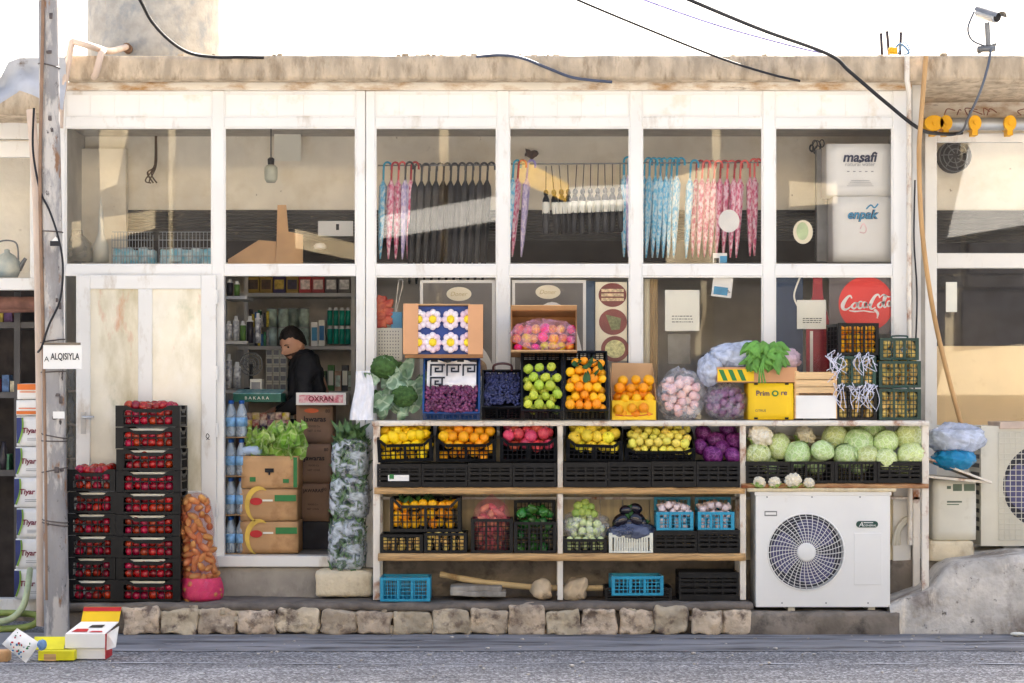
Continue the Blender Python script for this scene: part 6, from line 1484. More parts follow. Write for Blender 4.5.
for px, mc, mh in ((514, M_ublue, M_hblue), (519, M_upink, M_hred), (528, M_ulil, M_hlil)): umbrella(px, 160, mc, mh, .66, 'closed %s umbrella hanging left of the short black ones' % ('blue' if mc is M_ublue else 'lilac' if mc is M_ulil else 'pink'), None, lean=.07)
for px in (624, 628.5): umbrella(px, 157, M_ublue if px < 625 else M_ulil, M_hblue, .68, 'closed %s umbrella at the right edge behind the window post' % ('pale blue' if px < 625 else 'lilac'), None)
for k, px in enumerate((645, 650, 656, 661, 667, 672, 677.5)): umbrella(px, 158, M_ublue, M_hblue, .68, 'closed blue umbrella with a turquoise hooked handle in the blue row', 'blue umbrellas in the window', lean=.04)
umbrella(691, 160, M_ublue, M_hblue, .67, 'single closed blue umbrella at the left end of the pink row', None, lean=.05)
for k, px in enumerate((697, 703, 709, 715, 721, 728, 735, 741)): umbrella(px, 160.5, M_upink, (M_hred, M_hcor)[k % 2], .66, 'closed pink patterned umbrella with a red hooked handle in the pink row', 'pink umbrellas in the window', lean=.05)
for px in (750, 754.5): umbrella(px, 159, M_upink, M_hcor, .66, 'closed pink umbrella of the separate pair right of the pink row', 'pair of pink umbrellas')
# short folding umbrellas on straps
g = MB(); g.lathe([(.008, -.34), (.020, -.33), (.024, -.2), (.022, -.10), (.012, -.075)], 16, 0, None, lambda p, q: Vector((p.x * (1 + .15 * math.cos(5*q)), p.y * (1 + .15 * math.cos(5*q)), p.z))); fcan = g.mesh('canopy', M_ublack)
g = MB(); g.ball((0, 0, -.055), (.017, .017, .024), 12, 8); g.tube([(0, 0, -.035), (.003, 0, .13)], .0035, 5); fh = g.mesh('handle', M_uhb); 
g = MB(); g.lathe([(.0255, -.20), (.0265, -.19), (.0265, -.13), (.0245, -.12)], 14); flb = g.mesh('pale_band', M_paper)  # pale band round the folded canopy
proto = None
for k in range(11):
    o = proto
    if proto is None:
        t = Thing('folding_umbrella', 'short black folding umbrella with a pale band hanging from a strap', 'umbrella', (0,0,0), 'short folding umbrellas'); link('canopy', fcan, t.o); link('handle', fh, t.o); link('pale_band', flb, t.o); o = proto = t.o
    else: o = dup(proto)
    o.location = P(546 + k * 7.4, 185 - k * .3, YU); o.rotation_euler = (0, .10 - .012 * k, rnd(0, 6))
g = MB(); 
for (x0, x1, y) in ((378, 497, 165.5), (511, 630, 164), (643, 762, 163)): g.tube([P(x0, y, YU), P(x1, y - .5, YU)], .005, 6)
solo('hanging_rail', g, M_steel, 'thin metal rail behind the upper panes from which the umbrellas hang', 'rail')
# ------------------------------------------------------------------ things in the upper panes
YI = .30
g = MB(); c = P(271, 172, .5); g.lathe([(.001, -.075), (.03, -.072), (.044, -.05), (.046, .0), (.044, .03), (.03, .045), (.02, .05), (.02, .075), (.001, .076)], 18, 0, Matrix.Translation(c)); bl = Thing('hanging_lamp', 'unlit glass jar lamp hanging from the ceiling in the second bay', 'lamp', c)
bl.part('glass', g, mat('milky_glass', (196, 198, 178), .15, .1, 20.)); g = MB(); g.tube([c + Vector((0, 0, .07)), P(271, 128, .5)], .004, 5); g.lathe([(.022, .05), (.024, .09), (.012, .1)], 12, 0, Matrix.Translation(c)); bl.part('cord', g, M_cable)
g = MB(); g.pbox(274, 133, 301, 161, .80, .004); solo('paper_sheet', g, M_paper, 'blank cream paper sheet on the wall behind the hanging lamp', 'paper')
g = MB(); g.pbox(318, 221, 353, 236, .86, .02); g.pbox(336, 224, 339, 230, .855, .004, 1); solo('white_package', g, [M_white_card, M_ink], 'long white package on the slatted board in the second bay', 'package')
g = MB(); a, b_, c, d = R(276, 205, 300, 266, .6); g.prism([(a, c), (b_ + .02, c), (b_ + .02, c + .22), (a + .085, c + .24), (a + .07, d), (a + .01, d)], .6, .62); solo('cardboard_sheet', g, M_card, 'tall torn cardboard sheet standing in the second bay above the doorway', 'cardboard')
g = MB(); a, b_, c, d = R(228, 240, 276, 268, .64); g.prism([(a, c), (b_, c), (b_, d - .01), (b_ - .12, d), (a, c + .06)], .64, .66); solo('cardboard_sheet', g, M_card, 'low slanted cardboard sheet left of the tall one in the second bay', 'cardboard')
g = MB(); c = P(320, 246, .8); g.lathe([(.042, -.02), (.045, -.0), (.03, .018), (.001, .022)], 18, 0, Matrix.Translation(c)); solo('ceiling_lamp', g, mat('white_lamp_shade', (240, 238, 230), .4), 'small white domed lamp shade above the shop doorway', 'lamp')
def hook(pts, r, label, m, name='wire_hook'):
    g = MB(); g.tube(spline([P(*p) for p in pts], 6), r, 6); solo(name, g, m, label, 'wire')
for k in range(1):
    g = MB()
    for j in range(5): g.tube(spline([P(156 + rnd(-1, 1), 136, .85), P(156 + rnd(-1.5, 1.5), 165, .84), P(150 + rnd(-6, 3), 178 + rnd(-6, 4), .83), P(153 + rnd(-5, 6), 183, .82)], 5), .005, 5)
    solo('wire_coil', g, mat('rope_brown', (92, 70, 50), .8), 'brown wire hanging from the ceiling in the first bay', 'wire')
    g = MB()
    for j in range(8): r_ = rnd(.02, .05); c = P(816 + rnd(-5, 6), 146 + rnd(-4, 6), .8); g.tube([(c.x + r_ * .6 * math.cos(i * .45), .8 + .01 * j * .3, c.z + r_ * math.sin(i * .45)) for i in range(15)], .004, 5)
    solo('wire_coil', g, M_cable, 'coil of dark wires hanging beside the white cartons in the last bay', 'wire')
g = MB(); g.rbox(P(530, 153, .88), (.05, .01, .035), .01, (6, 2, 5), .03, 14., 3); solo('plaster_hole', g, mat('hole_brown', (84, 58, 48), .9, .3), 'dark brown broken patch of wall plaster above the lilac umbrella', 'patch')
# wire baskets with blue packets, jars in the first bay
for i, (x0, x1) in enumerate(((112, 153), (159, 211))):
    g = MB(); a, b_, c, d = R(x0, 232, x1, 264, .35)
    for k in range(15): x = a + (b_ - a) * k / 14; g.tube([(x, .35, c), (x, .35, d - (.02 if k in (0, 14) else 0))], .0022, 4)
    for k in range(5): z = c + (d - c) * k / 4; g.tube([(a, .352, z), (b_, .352, z)], .0025, 4)
    solo('wire_basket', g, M_galv, ('left' if i == 0 else 'right') + ' wire basket panel in the first bay above the door', 'basket')
    nP = 5
    for k in range(nP):
        x = a + (b_ - a) * (k + .5) / nP; g = MB(); g.rbox((x, .46, c + .05 + .01 * (k % 2)), ((b_ - a) / nP * .55, .07, .055), .012, (5, 4, 5), .012, 9., k + i * 7)
        solo('blue_packet', g, mat('packet_blue', (120, 200, 222), .35, .2, 20., c2=(226, 240, 240)), 'pale blue wrapped packet behind the %s wire basket' % ('left' if i == 0 else 'right'), 'packet', 'blue packets in the %s basket' % ('left' if i == 0 else 'right'))
g = MB(); c = P(77, 262, .5); g.lathe([(.001, 0), (.11, 0), (.12, .03), (.10, .13), (.04, .19), (.036, .22)], 24, 0, Matrix.Translation(c)); solo('glass_jar', g, film_mat('jar_glass', (190, 186, 172), .45, .08, 8., .1, .1), 'big clear glass jar behind the pane left of the baskets', 'jar')
g = MB(); c = P(101, 262, .45); g.lathe([(.001, 0), (.055, 0), (.05, .12), (.022, .2), (.018, .32), (.001, .45)], 16, 0, Matrix.Translation(c)); solo('white_bottle', g, M_paper, 'slim white pointed bottle between the glass jar and the baskets', 'bottle')
kt = Thing('kettle', 'pale enamel kettle with a wire handle in the left neighbour window', 'kettle', P(7, 276, .62))
c = P(7, 277, .62); g = MB(); g.lathe([(.001, 0), (.075, 0), (.095, .05), (.09, .11), (.055, .15), (.02, .17), (.018, .19), (.001, .195)], 24, 0, Matrix.Translation(c)); kt.part('body', g, mat('enamel', (214, 218, 206), .3, .15, 9., c2=(150, 170, 176)))
g = MB(); g.tube(spline([c + Vector((-.08, 0, .12)), c + Vector((-.06, 0, .24)), c + Vector((.06, 0, .24)), c + Vector((.08, 0, .12))], 6), .006, 6); kt.part('handle', g, M_steel); g = MB(); g.tube([c + Vector((.08, 0, .05)), c + Vector((.13, 0, .13))], [.022, .012], 8); kt.part('spout', g, M_steel)
# cartons maşafi / enpak
def printed(name, r, Y, dep, label, texts, group=None, base=M_white_card, zb=None):
    t, w_, h, dp = carton(name, *r, Y, dep, base, label, group=group, zb=zb)
    for (txt, u, v_, ww, m, sh, bo) in texts:
        g = MB(); text_mb(g, txt, (u - .5) * w_, v_ * h, -dp/2 - .010, w=ww * w_, shear=sh, bold=bo); t.part('lettering', g, m, world=False)
    return t, w_, h, dp
M_ltblue = mat('logo_blue', (70, 150, 190), .5); M_fineprint = mat('fine_print', (150, 150, 152), .6); M_navyink = mat('navy_print', (38, 46, 74), .5)
t, w_, h, dp = printed('carton', (833, 196, 893, 262, ), .16, .26, 'white carton with the blue word enpak behind the last upper pane', [('enpak', .5, .70, .52, M_navyink, .25, .05)])
g = MB(); text_mb(g, 'enpak', 0, .70 * h, -dp/2 - .012, w=.52 * w_, shear=.25, bold=.015); stroke(g, [(.02, .80 * h), (.05, .86 * h), (.075, .82 * h), (.10, .88 * h)], .010, -dp/2 - .012); t.part('lettering', g, M_ltblue, world=False)
g = MB(); stroke(g, [(-w_*.05, .5*h), (0, .58*h), (w_*.05, .5*h), (w_*.02, .44*h), (-w_*.06, .45*h)], .008, -dp/2 - .010); t.part('print', g, mat('pink_print', (232, 200, 200), .6), world=False)
zt_ = t.loc.z + h + .002
t, w_, h, dp = printed('carton', (827, 143.5, 893, 195.5), .15, .27, 'white carton with the dark word masafi on top of the enpak carton', [('masafi', .5, .74, .52, M_navyink, .18, .03), ('natural water', .5, .60, .45, M_fineprint, 0, 0), ('- - - - -', .5, .46, .4, M_fineprint, 0, 0)], zb=zt_)
g = MB()
for k in range(4): g.box(-w_*.2 * (1 - .1*k), w_*.2*(1 - .1*k), -dp/2 - .011, -dp/2 - .010, h*(.18 + .035*k), h*(.187 + .035*k))
t.part('fine_print', g, M_fineprint, world=False)
g = MB(); stroke(g, [(-.006, .675*h), (.006, .665*h), (.002, .64*h), (-.012, .64*h)], .006, -dp/2 - .012); t.part('cedilla', g, M_navyink, world=False)
g = MB(); a, b_, c, d = R(816, 150, 827, 262, .45); g.box(a, b_, .4, .5, c, d); solo('metal_column', g, M_steel, 'grey metal upright behind the white cartons', 'upright')
# ------------------------------------------------------------------ posters and notes in the lower panes
YPz = .046
def poster(nm_, r, label, m, cat='poster', th=.004, Y=YPz): g = MB(); g.pbox(*r, Y, th); t = Thing(nm_, label, cat, P((r[0]+r[2])/2, r[3], Y)); t.part('sheet', g, m); return t
M_pgrey = mat('poster_grey', (112, 108, 104), .5, .12, 2.); M_pcream = mat('poster_cream', (236, 226, 200), .5, .05)
for i, (x0, x1, cx, cy) in enumerate(((420, 495, 459, 294), (512, 586, 548, 292))):
    t = poster('poster', (x0, 280, x1, 420), ('left' if i == 0 else 'right') + ' grey poster with a white border and cream oval emblem in the lower panes', M_white_card)
    g = MB(); g.pbox(x0 + 3, 283, x1 - 3, 420, YPz - .003, .002); t.part('picture', g, M_pgrey)
    g = MB(); p = P(cx, cy, YPz); s = s_at(YPz); disc(g, p.x, p.z, YPz - .005, 12.5*s, 7*s); t.part('oval', g, M_pcream)
    g = MB(); text_mb(g, 'Doner', p.x, p.z, YPz - .007, w=17*s, shear=.3); t.part('lettering', g, mat('faint_gold', (190, 172, 120), .6))
    g = MB(); p = P(cx + 4, 388, YPz); disc(g, p.x, p.z, YPz - .006, 33*s, 50*s if i == 0 else 86*s, 48); t.part('plate', g, M_white_card)
    g = MB(); disc(g, P(cx + 14, 0, YPz).x, P(0, 368, YPz).z, YPz - .008, 14*s, 10*s, 24); t.part('dish', g, mat('dish_photo', (170, 140, 110), .5, .4, 30.))
t = poster('poster', (595.5, 282, 627, 361), 'narrow menu poster with three round plates of food beside the open fruit carton', M_pcream)
for k, (cx, cy) in enumerate(((612.5, 295), (613, 322), (615, 349))):
    s = s_at(YPz); p = P(cx, cy, YPz); g = MB(); disc(g, p.x, p.z, YPz - .003, 14*s, 12*s if k == 0 else 13*s); pl_ = t.part('plate', g, mat('plate_maroon', (128, 62, 56), .5, .2))
    g = MB()
    if k == 0:
        for dz in (-.03, 0, .03): g.box(p.x - .075, p.x + .075, YPz - .006, YPz - .005, p.z + dz - .010, p.z + dz + .010)
    elif k == 1: g.prism([(p.x - .05, p.z + .05), (p.x + .055, p.z + .025), (p.x + .045, p.z - .05), (p.x - .01, p.z - .055)], YPz - .006, YPz - .005)
    else: disc(g, p.x, p.z, YPz - .006, 10*s, 9*s)
    t.part('food', g, mat('food_%d' % k, ((216, 190, 150), (126, 128, 84), (200, 196, 140))[k], .5, .35, 60.), pl_)
g = MB(); g.pbox(586, 281, 595, 420, YPz + .02, .01); g.pbox(627.2, 281, 630, 420, YPz + .02, .01); solo('blue_board', g, mat('slate_blue_board', (62, 82, 104), .5, .2), 'narrow slate blue board strip beside the menu poster', 'board')
def note(r, label, m=M_paper, rot=0., ink=True, Y=YPz):
    t = poster('paper_note', r, label, m, 'notice'); p = P((r[0]+r[2])/2, 0, Y); g = MB(); w_ = (r[2]-r[0]) * s_at(Y)
    for k in range(3):
        z = P(0, r[3] - (r[3]-r[1]) * (.22 + .07*k), Y).z; x = p.x - w_*.3
        while x < p.x + w_*.3: l = rnd(.006, .02); g.box(x, x + l, Y - .0025, Y - .001, z - .002, z + .003); x += l + .006
    if ink: t.part('writing', g, M_ink)
    return t
note((665, 290, 699.5, 331), 'large blank looking cream notice with small dark writing in the fifth bay')
t = note((711, 277, 731, 297), 'small tilted white and blue leaflet high in the fifth bay', M_white_card); t.o.rotation_euler = (0, .12, 0)
g = MB(); a, b_, c, d = R(713, 287, 727, 295, YPz - .003); g.box(a, b_, YPz - .003, YPz - .001, c, d); t.part('blue_print', g, M_ltblue)
note((797, 300, 826, 329), 'square cream notice on the red bottle poster in the last bay')
note((803, 222, 811, 243), 'x') if False else None
g = MB(); p = P(803, 232, YPz); disc(g, p.x, p.z, YPz, 10*s_at(0), 12*s_at(0), 24); disc(g, p.x - .004, p.z + .006, YPz - .001, 6*s_at(0), 9*s_at(0), 20, 1); solo('oval_sticker', g, [M_pcream, mat('pale_green', (190, 206, 160), .6, .2)], 'pale oval sticker on the last upper pane left of the white cartons', 'sticker')
g = MB(); p = P(729, 221, YPz); disc(g, p.x, p.z, YPz, 10.5*s_at(0), 11.5*s_at(0), 28); solo('round_sticker', g, M_white_card, 'round white sticker on the pane in front of the pink umbrellas', 'sticker')
g = MB(); g.pbox(713, 253, 727, 264, YPz, .004); g.pbox(714, 258, 719, 263, YPz - .002, .001, 1); g.pbox(720, 256, 727, 263, YPz - .002, .001, 2); solo('leaflet', g, [M_white_card, M_ink, M_ltblue], 'tiny white leaflet at the bottom of the pane under the pink umbrellas', 'leaflet')
for (x0, y0, x1, y1, m, lab, cat) in ((644, 279, 650, 420, M_pcream, 'cream curtain strip at the left side of the fifth bay', 'curtain'), (650, 279, 658, 420, mat('tan_curtain', (176, 150, 110), .8, .2, 9., stretch=(6, 6, .5)), 'tan curtain strip beside the cream one in the fifth bay', 'curtain')):
    g = MB(); n = 10; a, b_, c, d = R(x0, y0, x1, y1, .10); v = []; f = []
    for i in range(n + 1):
        for k in (0, 1): v.append((a + (b_-a) * i / n, .10 + .012 * math.sin(i * 2.1), (c, d)[k]))
    for i in range(n): f.append((2*i, 2*i+2, 2*i+3, 2*i+1))
    g.add(v, f, 0, True); solo('curtain', g, m, lab, cat)
g = MB(); g.pbox(668, 334, 690, 364, .09, .01); solo('grey_board', g, mat('grey_board', (136, 132, 122), .7, .2), 'grey board under the cream notice in the fifth bay', 'board')
g = MB(); c = P(718, 366, .14); 
for rr in (.13, .11, .095): g.tube([(c.x + rr * math.cos(i * math.pi / 14), .14 + rr * .1, c.z + rr * .75 * math.sin(i * math.pi / 14)) for i in range(15)], .010, 7)
solo('hose_coil', g, M_cable, 'coiled black hose behind the pane above the carton tray', 'hose')
# last bay: blue wall poster, bottle poster and the round red advert
t = poster('bottle_poster', (775, 277, 803, 420), 'dark blue poster with a red bottle in the last bay', mat('poster_navy', (34, 58, 88), .4, .25, 5.), Y=.06)
g = MB(); a, b_, c, d = R(806, 277, 829, 418, .058); xc = (a + b_)/2; hw = (b_-a)/2
g.prism([(a, c), (b_, c), (b_, d - .30), (xc + hw*.45, d - .12), (xc + hw*.4, d), (xc - hw*.4, d), (xc - hw*.45, d - .12), (a, d - .30)], .052, .058); t.part('bottle', g, mat('bottle_red', (150, 30, 44), .4, .3, 5.))
g = MB(); stroke(g, [(P(800, 0, .05).x, P(0, 277, .05).z), (P(794, 0, .05).x, P(0, 296, .05).z), (P(800, 0, .05).x, P(0, 310, .05).z)], .012, .048); g.pbox(810, 331, 813, 374, .049, .002); t.part('highlight', g, M_paper)
t = poster('round_advert', (829, 277, 893, 334), 'grey advert panel with a round red sign lettered Coca-Cola', mat('advert_grey', (112, 104, 102), .5, .15, 3.))
g = MB(); p = P(866, 304, YPz); s = s_at(YPz); disc(g, p.x, p.z, YPz - .003, 27.5*s, 27.5*s, 64); dsc = t.part('red_disc', g, mat('coke_red', (228, 62, 56), .45, .06, 5.))
g = MB(); yq = YPz - .006; X = lambda u: p.x + u * 27.5 * s; Z = lambda v: p.z + v * 27.5 * s
def st(pts, w_): stroke(g, [(X(a), Z(b)) for a, b in pts], [q * 27.5 * s for q in w_] if isinstance(w_, (list, tuple)) else w_ * 27.5 * s, yq)
st([(-.52, .20), (-.58, .30), (-.70, .22), (-.84, .0), (-.84, -.16), (-.72, -.20), (-.56, -.10)], [.05, .06, .10, .15, .12, .07, .04])          # C
def o_(cx, cz, r=.10): st([(cx + r * .9, cz + r * .9), (cx, cz + r), (cx - r, cz - r*.2), (cx - r*.4, cz - r*1.1), (cx + r*.5, cz - r*.7), (cx + r*.9, cz + r*.2), (cx + r*.7, cz + r), (cx + r*1.8, cz + r*.7)], [.05, .05, .09, .06, .05, .08, .05, .03])
o_(-.42, -.06)
st([(-.14, .08), (-.24, .08), (-.30, -.06), (-.24, -.16), (-.12, -.10)], [.05, .05, .09, .07, .04])                                        # c
st([(-.02, .06), (-.1, .05), (-.12, -.10), (-.03, -.12), (.02, .06), (.0, -.10), (.07, -.12)], [.05, .06, .08, .05, .06, .07, .04])     # a
st([(.06, -.04), (.16, -.02)], .07)
st([(.50, .22), (.44, .34), (.32, .28), (.18, .04), (.15, -.12), (.22, -.18), (.34, -.12)], [.05, .06, .10, .13, .10, .06, .03])       # C
o_(.52, -.03, .09)
st([(.62, .02), (.72, .22), (.70, .32), (.64, .20), (.64, -.04), (.68, -.12), (.76, -.06)], [.05, .06, .05, .08, .08, .06, .04])       # l
st([(.88, .10), (.80, .09), (.77, -.04), (.85, -.08), (.90, .10), (.88, -.06), (.96, -.06)], [.05, .06, .08, .05, .06, .07, .04])       # a
st([(-.62, -.24), (-.4, -.27), (-.1, -.25), (.1, -.28), (.3, -.30)], [.03, .06, .04, .05, .02]); st([(.30, -.20), (.42, -.34), (.40, -.52)], [.09, .1, .02]); st([(.52, .26), (.64, .34), (.8, .26), (.92, .28)], [.03, .06, .05, .02])
t.part('lettering', g, M_white_card, dsc)
# red bags and white grid panel behind the third lower pane
g = MB(); 
for k in range(7): g.rbox(P(382 + (k % 2) * 6, 300 + k * 4, .16), (.035, .02, .03), .012, (5, 3, 5), .014, 16., k)
solo('red_bags', g, mat('red_bags', (196, 52, 40), .4, .3, 20., c2=(232, 120, 80)), 'red shiny snack packets hanging in the lower left corner of the third bay', 'snack packets', kind='stuff')
g = MB(); a, b_, c, d = R(377, 328, 402, 360, .13); g.box(a, b_, .13, .14, c, d)
for i in range(8):
    for k in range(9): g.box(a + .012 + i * (b_-a-.02)/8, a + .018 + i * (b_-a-.02)/8, .127, .13, c + .012 + k * .022, c + .020 + k * .022, 1)
solo('pegboard', g, [M_paper, M_steel], 'white perforated panel left of the blossom carton', 'panel')
g = MB(); g.pbox(391, 312, 402, 328, .14, .05); solo('blue_box', g, M_ltblue, 'small light blue box on the white perforated panel', 'box')
g = MB(); g.tube(spline([P(396, 312, .15), P(400, 296, .15), P(403, 282, .15), P(399, 280, .15), P(397, 296, .15), P(395, 312, .15)], 5), .005, 5); solo('wire_whisk', g, M_handle, 'long bright wire whisk standing in the light blue box', 'whisk')

# ------------------------------------------------------------------ goods in the doorway
YS = 1.75
sh = Thing('goods_shelf', 'grey metal shelf unit full of groceries at the back of the doorway', 'shelf', P(300, 556, YS))
M_shelf = mat('shelf_grey', (176, 174, 170), .5, .1)
SHY = (293, 346, 391, 470, 540)
for py in SHY:
    g = MB(); g.pbox(238, py, 366, py + 3.5, YS, .34); sh.part('board', g, M_shelf)
g = MB(); g.pbox(244, 272, 248, 556, YS - .004, .03); g.pbox(351, 272, 355, 556, YS - .004, .03); sh.part('post', g, M_shelf)
g = MB(); g.pbox(236, 262, 368, 556, YS + .35, .02); sh.part('back_panel', g, mat('shelf_back', (186, 180, 172), .7, .15))
def zsh(py): return P(0, py, YS).z + .001
def pack(px0, px1, pyb, hpx, Y, m, label, cat, group, name=None, d=.1, col2=None):
    s = s_at(Y); a, b_, c, dd = R(px0, pyb - hpx, px1, pyb, Y); t = Thing(name or cat.replace(' ', '_'), label, cat, ((a+b_)/2, Y, c), group); g = MB(); g.box(a, b_ - .002, Y, Y + d, c + .001, dd); t.part('body', g, m, bevel=.002)
    if col2: g = MB(); g.box(a + (b_-a)*.12, a + (b_-a)*.86, Y - .003, Y - .001, c + (dd-c)*.22, c + (dd-c)*.78); t.part('printed_panel', g, col2)
    return t
tc_ = [((150, 120, 40), (60, 40, 30)), ((140, 112, 44), (70, 46, 30)), ((52, 38, 84), (180, 150, 60)), ((150, 120, 50), (50, 40, 60)), ((160, 40, 44), (220, 200, 190)), ((152, 44, 48), (210, 190, 180)), ((90, 82, 82), (200, 196, 190)), ((84, 78, 76), (204, 200, 196))]
x = 247
for k, (c1, c2) in enumerate(tc_):
    pack(x, x + 12.6, SHY[0], 17, YS + .02, mat('tea_box_%d' % k, c1, .5, .15), 'coloured tea box on the top shelf board behind the doorway', 'box', 'boxes on the top shelf board', 'tea_box', .2, mat('tea_print_%d' % k, c2, .5, .3, 40.)); x += 13
M_tin = mat('dark_tin', (160, 176, 166), .35, .5, 16., rand=.4, hue=.06); M_can = mat('teal_can', (20, 132, 112), .3, .15, 9., rand=.15); M_lidm = mat('tin_lid', (170, 172, 170), .35, .1, metal=.6); M_canw = mat('white_cap', (226, 226, 222), .4)
def tin(px, pyb, rp, hp, Y, m, label, cat, group, mtop=M_lidm, cap=.0):
    s = s_at(Y); p = P(px, pyb, Y); t = Thing(cat.replace(' ', '_'), label, cat, p, group); r = rp * s; h = hp * s
    g = MB(); g.lathe([(.001, 0), (r, 0), (r, h * (1 - cap))], 18, 0, Matrix.Translation(p)); t.part('body', g, m)
    g = MB(); g.lathe([(r * 1.01, h * (1 - cap) - .006), (r * 1.01, h * (1 - cap)), (r * (.6 if cap else .98), h * (1 - cap) + .004), (r * (.55 if cap else .9), h), (.001, h)], 18, 0, Matrix.Translation(p)); t.part('lid', g, mtop); return t
for k, px in enumerate((269, 280.5, 290.5, 301)):
    for j in range(2): tin(px + 3, SHY[1] - j * 19, 5.2, 18.5, YS + .08, M_tin, 'large dark printed tin on the second shelf board behind the man', 'tin', 'dark tins on the second board')
for k, px in enumerate((330, 336, 342, 348)):
    for j in range(2): tin(px, SHY[1] - 2 - j * 18.5, 2.7, 18, YS + .06, M_can, 'teal spray can at the right end of the second shelf board', 'spray can', 'teal spray cans', M_canw, .12)
pack(311, 318, SHY[1], 24, YS + .05, M_white_card, 'white box with a blue print left of the teal spray cans', 'box', None, 'white_box', .12, M_ltblue); pack(318.5, 325, SHY[1], 26, YS + .05, M_paper, 'narrow cream box beside the teal spray cans', 'box', None, 'white_box', .12, M_blueink)
for k in range(5):
    for j in range(3): pack(246.5 + j * 0 + k * 0 + (266 - 246.5) + j * 7, 266 + j * 7 + 6.7, SHY[3] - 72 - 0 + 0 - k * 0 + 0 - (0) - (-1) * 0 if False else 391 - k * 8.6, 8.3, YS + .03, M_paper, 'small white stacked box on the third shelf board left of the man', 'box', 'small white boxes on the third board', 'small_box', .1, M_fineprint)
for k, (px, c1) in enumerate(((323, (60, 90, 60)), (331, (70, 120, 60)), (338, (180, 150, 130)), (345, (60, 60, 66)), (351, (130, 136, 120)))): pack(px - 3.4, px + 3.2, SHY[2], 20 + (k % 2) * 6, YS + .04, mat('grocery_%d' % k, c1, .5, .3, 30.), 'small green or grey grocery pack at the right end of the third board', 'pack', 'packs on the third board', 'grocery_pack', .1, M_paper if k % 2 else M_tin)
for k in range(12): pack(252 + k * 8.2, 252 + k * 8.2 + 7.6, SHY[3], 18 + (k * 7) % 9, YS + .05, mat('low_pack_%d' % (k % 4), ((84, 60, 60), (60, 70, 90), (120, 100, 60), (70, 74, 70))[k % 4], .5, .4, 30.), 'dark grocery pack on the low shelf board behind the cartons', 'pack', 'packs on the low board', 'grocery_pack', .1)
for k in range(14):
    px = 249 + (k % 7) * 2.9; pack(px, px + 2.7, SHY[1] - (19 if k > 6 else 0), 18 - (k * 5) % 7, YS + .03, mat('mixed_%d' % (k % 5), ((60, 130, 90), (150, 150, 150), (60, 60, 70), (190, 170, 60), (60, 110, 160))[k % 5], .5, .4, 40.), 'narrow bright pack squeezed at the left end of the second shelf board', 'pack', 'narrow packs on the second board', 'grocery_pack', .1)
for k in range(6):
    px = 250 + k * 16.4; pack(px, px + 15, SHY[0] - 17.3, 6, YS + .05, mat('upper_%d' % (k % 3), ((70, 150, 170), (190, 190, 180), (150, 60, 60))[k % 3], .5, .4, 30.), 'flat pack lying on the tea boxes of the top shelf board', 'pack', 'flat packs on the tea boxes', 'flat_pack', .15)
# left side shelf just inside the door
YL2 = .75
sd_ = Thing('side_shelf', 'narrow side shelf with white bottles just inside the left doorpost', 'shelf', P(238, 556, YL2))
for py in (296, 341, 390):
    g = MB(); g.pbox(224, py, 247, py + 3, YL2, .4); sd_.part('board', g, M_shelf)
g = MB(); g.pbox(222, 276, 226, 556, YL2 + .3, .05); sd_.part('post', g, M_shelf)
M_wb = mat('white_bottle', (216, 216, 214), .35, .15, 30., c2=(110, 110, 120)); M_db = mat('dark_bottle', (48, 44, 50), .3, .4, 30.); M_gb = mat('green_pack', (84, 116, 60), .4, .3)
for k, (px, pyb, rp, hp, m, lb) in enumerate(((230, 296, 3, 17, M_db, 'dark bottle on the upper side shelf board'), (237, 296, 2.8, 15, M_gb, 'green bottle on the upper side shelf board'), (229, 341, 3.2, 20, M_wb, 'white bottle on the middle side shelf board, nearest the doorpost'), (236, 341, 3.2, 25, M_wb, 'tall white bottle on the middle side shelf board'), (243, 341, 3, 20, M_gb, 'green bottle on the middle side shelf board'), (250, 343, 3.4, 27, M_db, 'dark bottle at the end of the middle side shelf board'), (229, 388, 3, 34, M_wb, 'tall white bottle on the lower side shelf board'), (237, 388, 4, 26, M_wb, 'stout white bottle on the lower side shelf board'), (258, 343, 3, 30, M_wb, 'slim white bottle beside the dark one on the side shelf'))): tin(px, pyb, rp, hp, YL2 + .1, m, lb, 'bottle', None, M_canw, .18)
fn_ = Thing('desk_fan', 'small dark round desk fan on the lower side shelf', 'fan', P(251, 391, YL2 + .2)); c = P(251, 364, YL2 + .2); g = MB()
for rr in (.03, .055, .08): g.tube([(c.x + rr * math.cos(i * math.pi / 12), c.y, c.z + rr * math.sin(i * math.pi / 12)) for i in range(25)], .005, 5)
for k in range(10): a = k * math.pi / 5; g.tube([c, c + Vector((.08 * math.cos(a), 0, .08 * math.sin(a)))], .003, 4)
fn_.part('guard', g, M_steel); g = MB(); g.tube([c, c + Vector((0, .02, -.16))], .014, 8); g.lathe([(.001, 0), (.06, 0), (.05, .02), (.001, .025)], 16, 0, Matrix.Translation(P(251, 391, YL2 + .22))); fn_.part('stand', g, M_dark)
pack(250, 262, 393, 14, .82, M_paper, 'white box under the small desk fan', 'box', None, 'white_box', .15, M_fineprint)
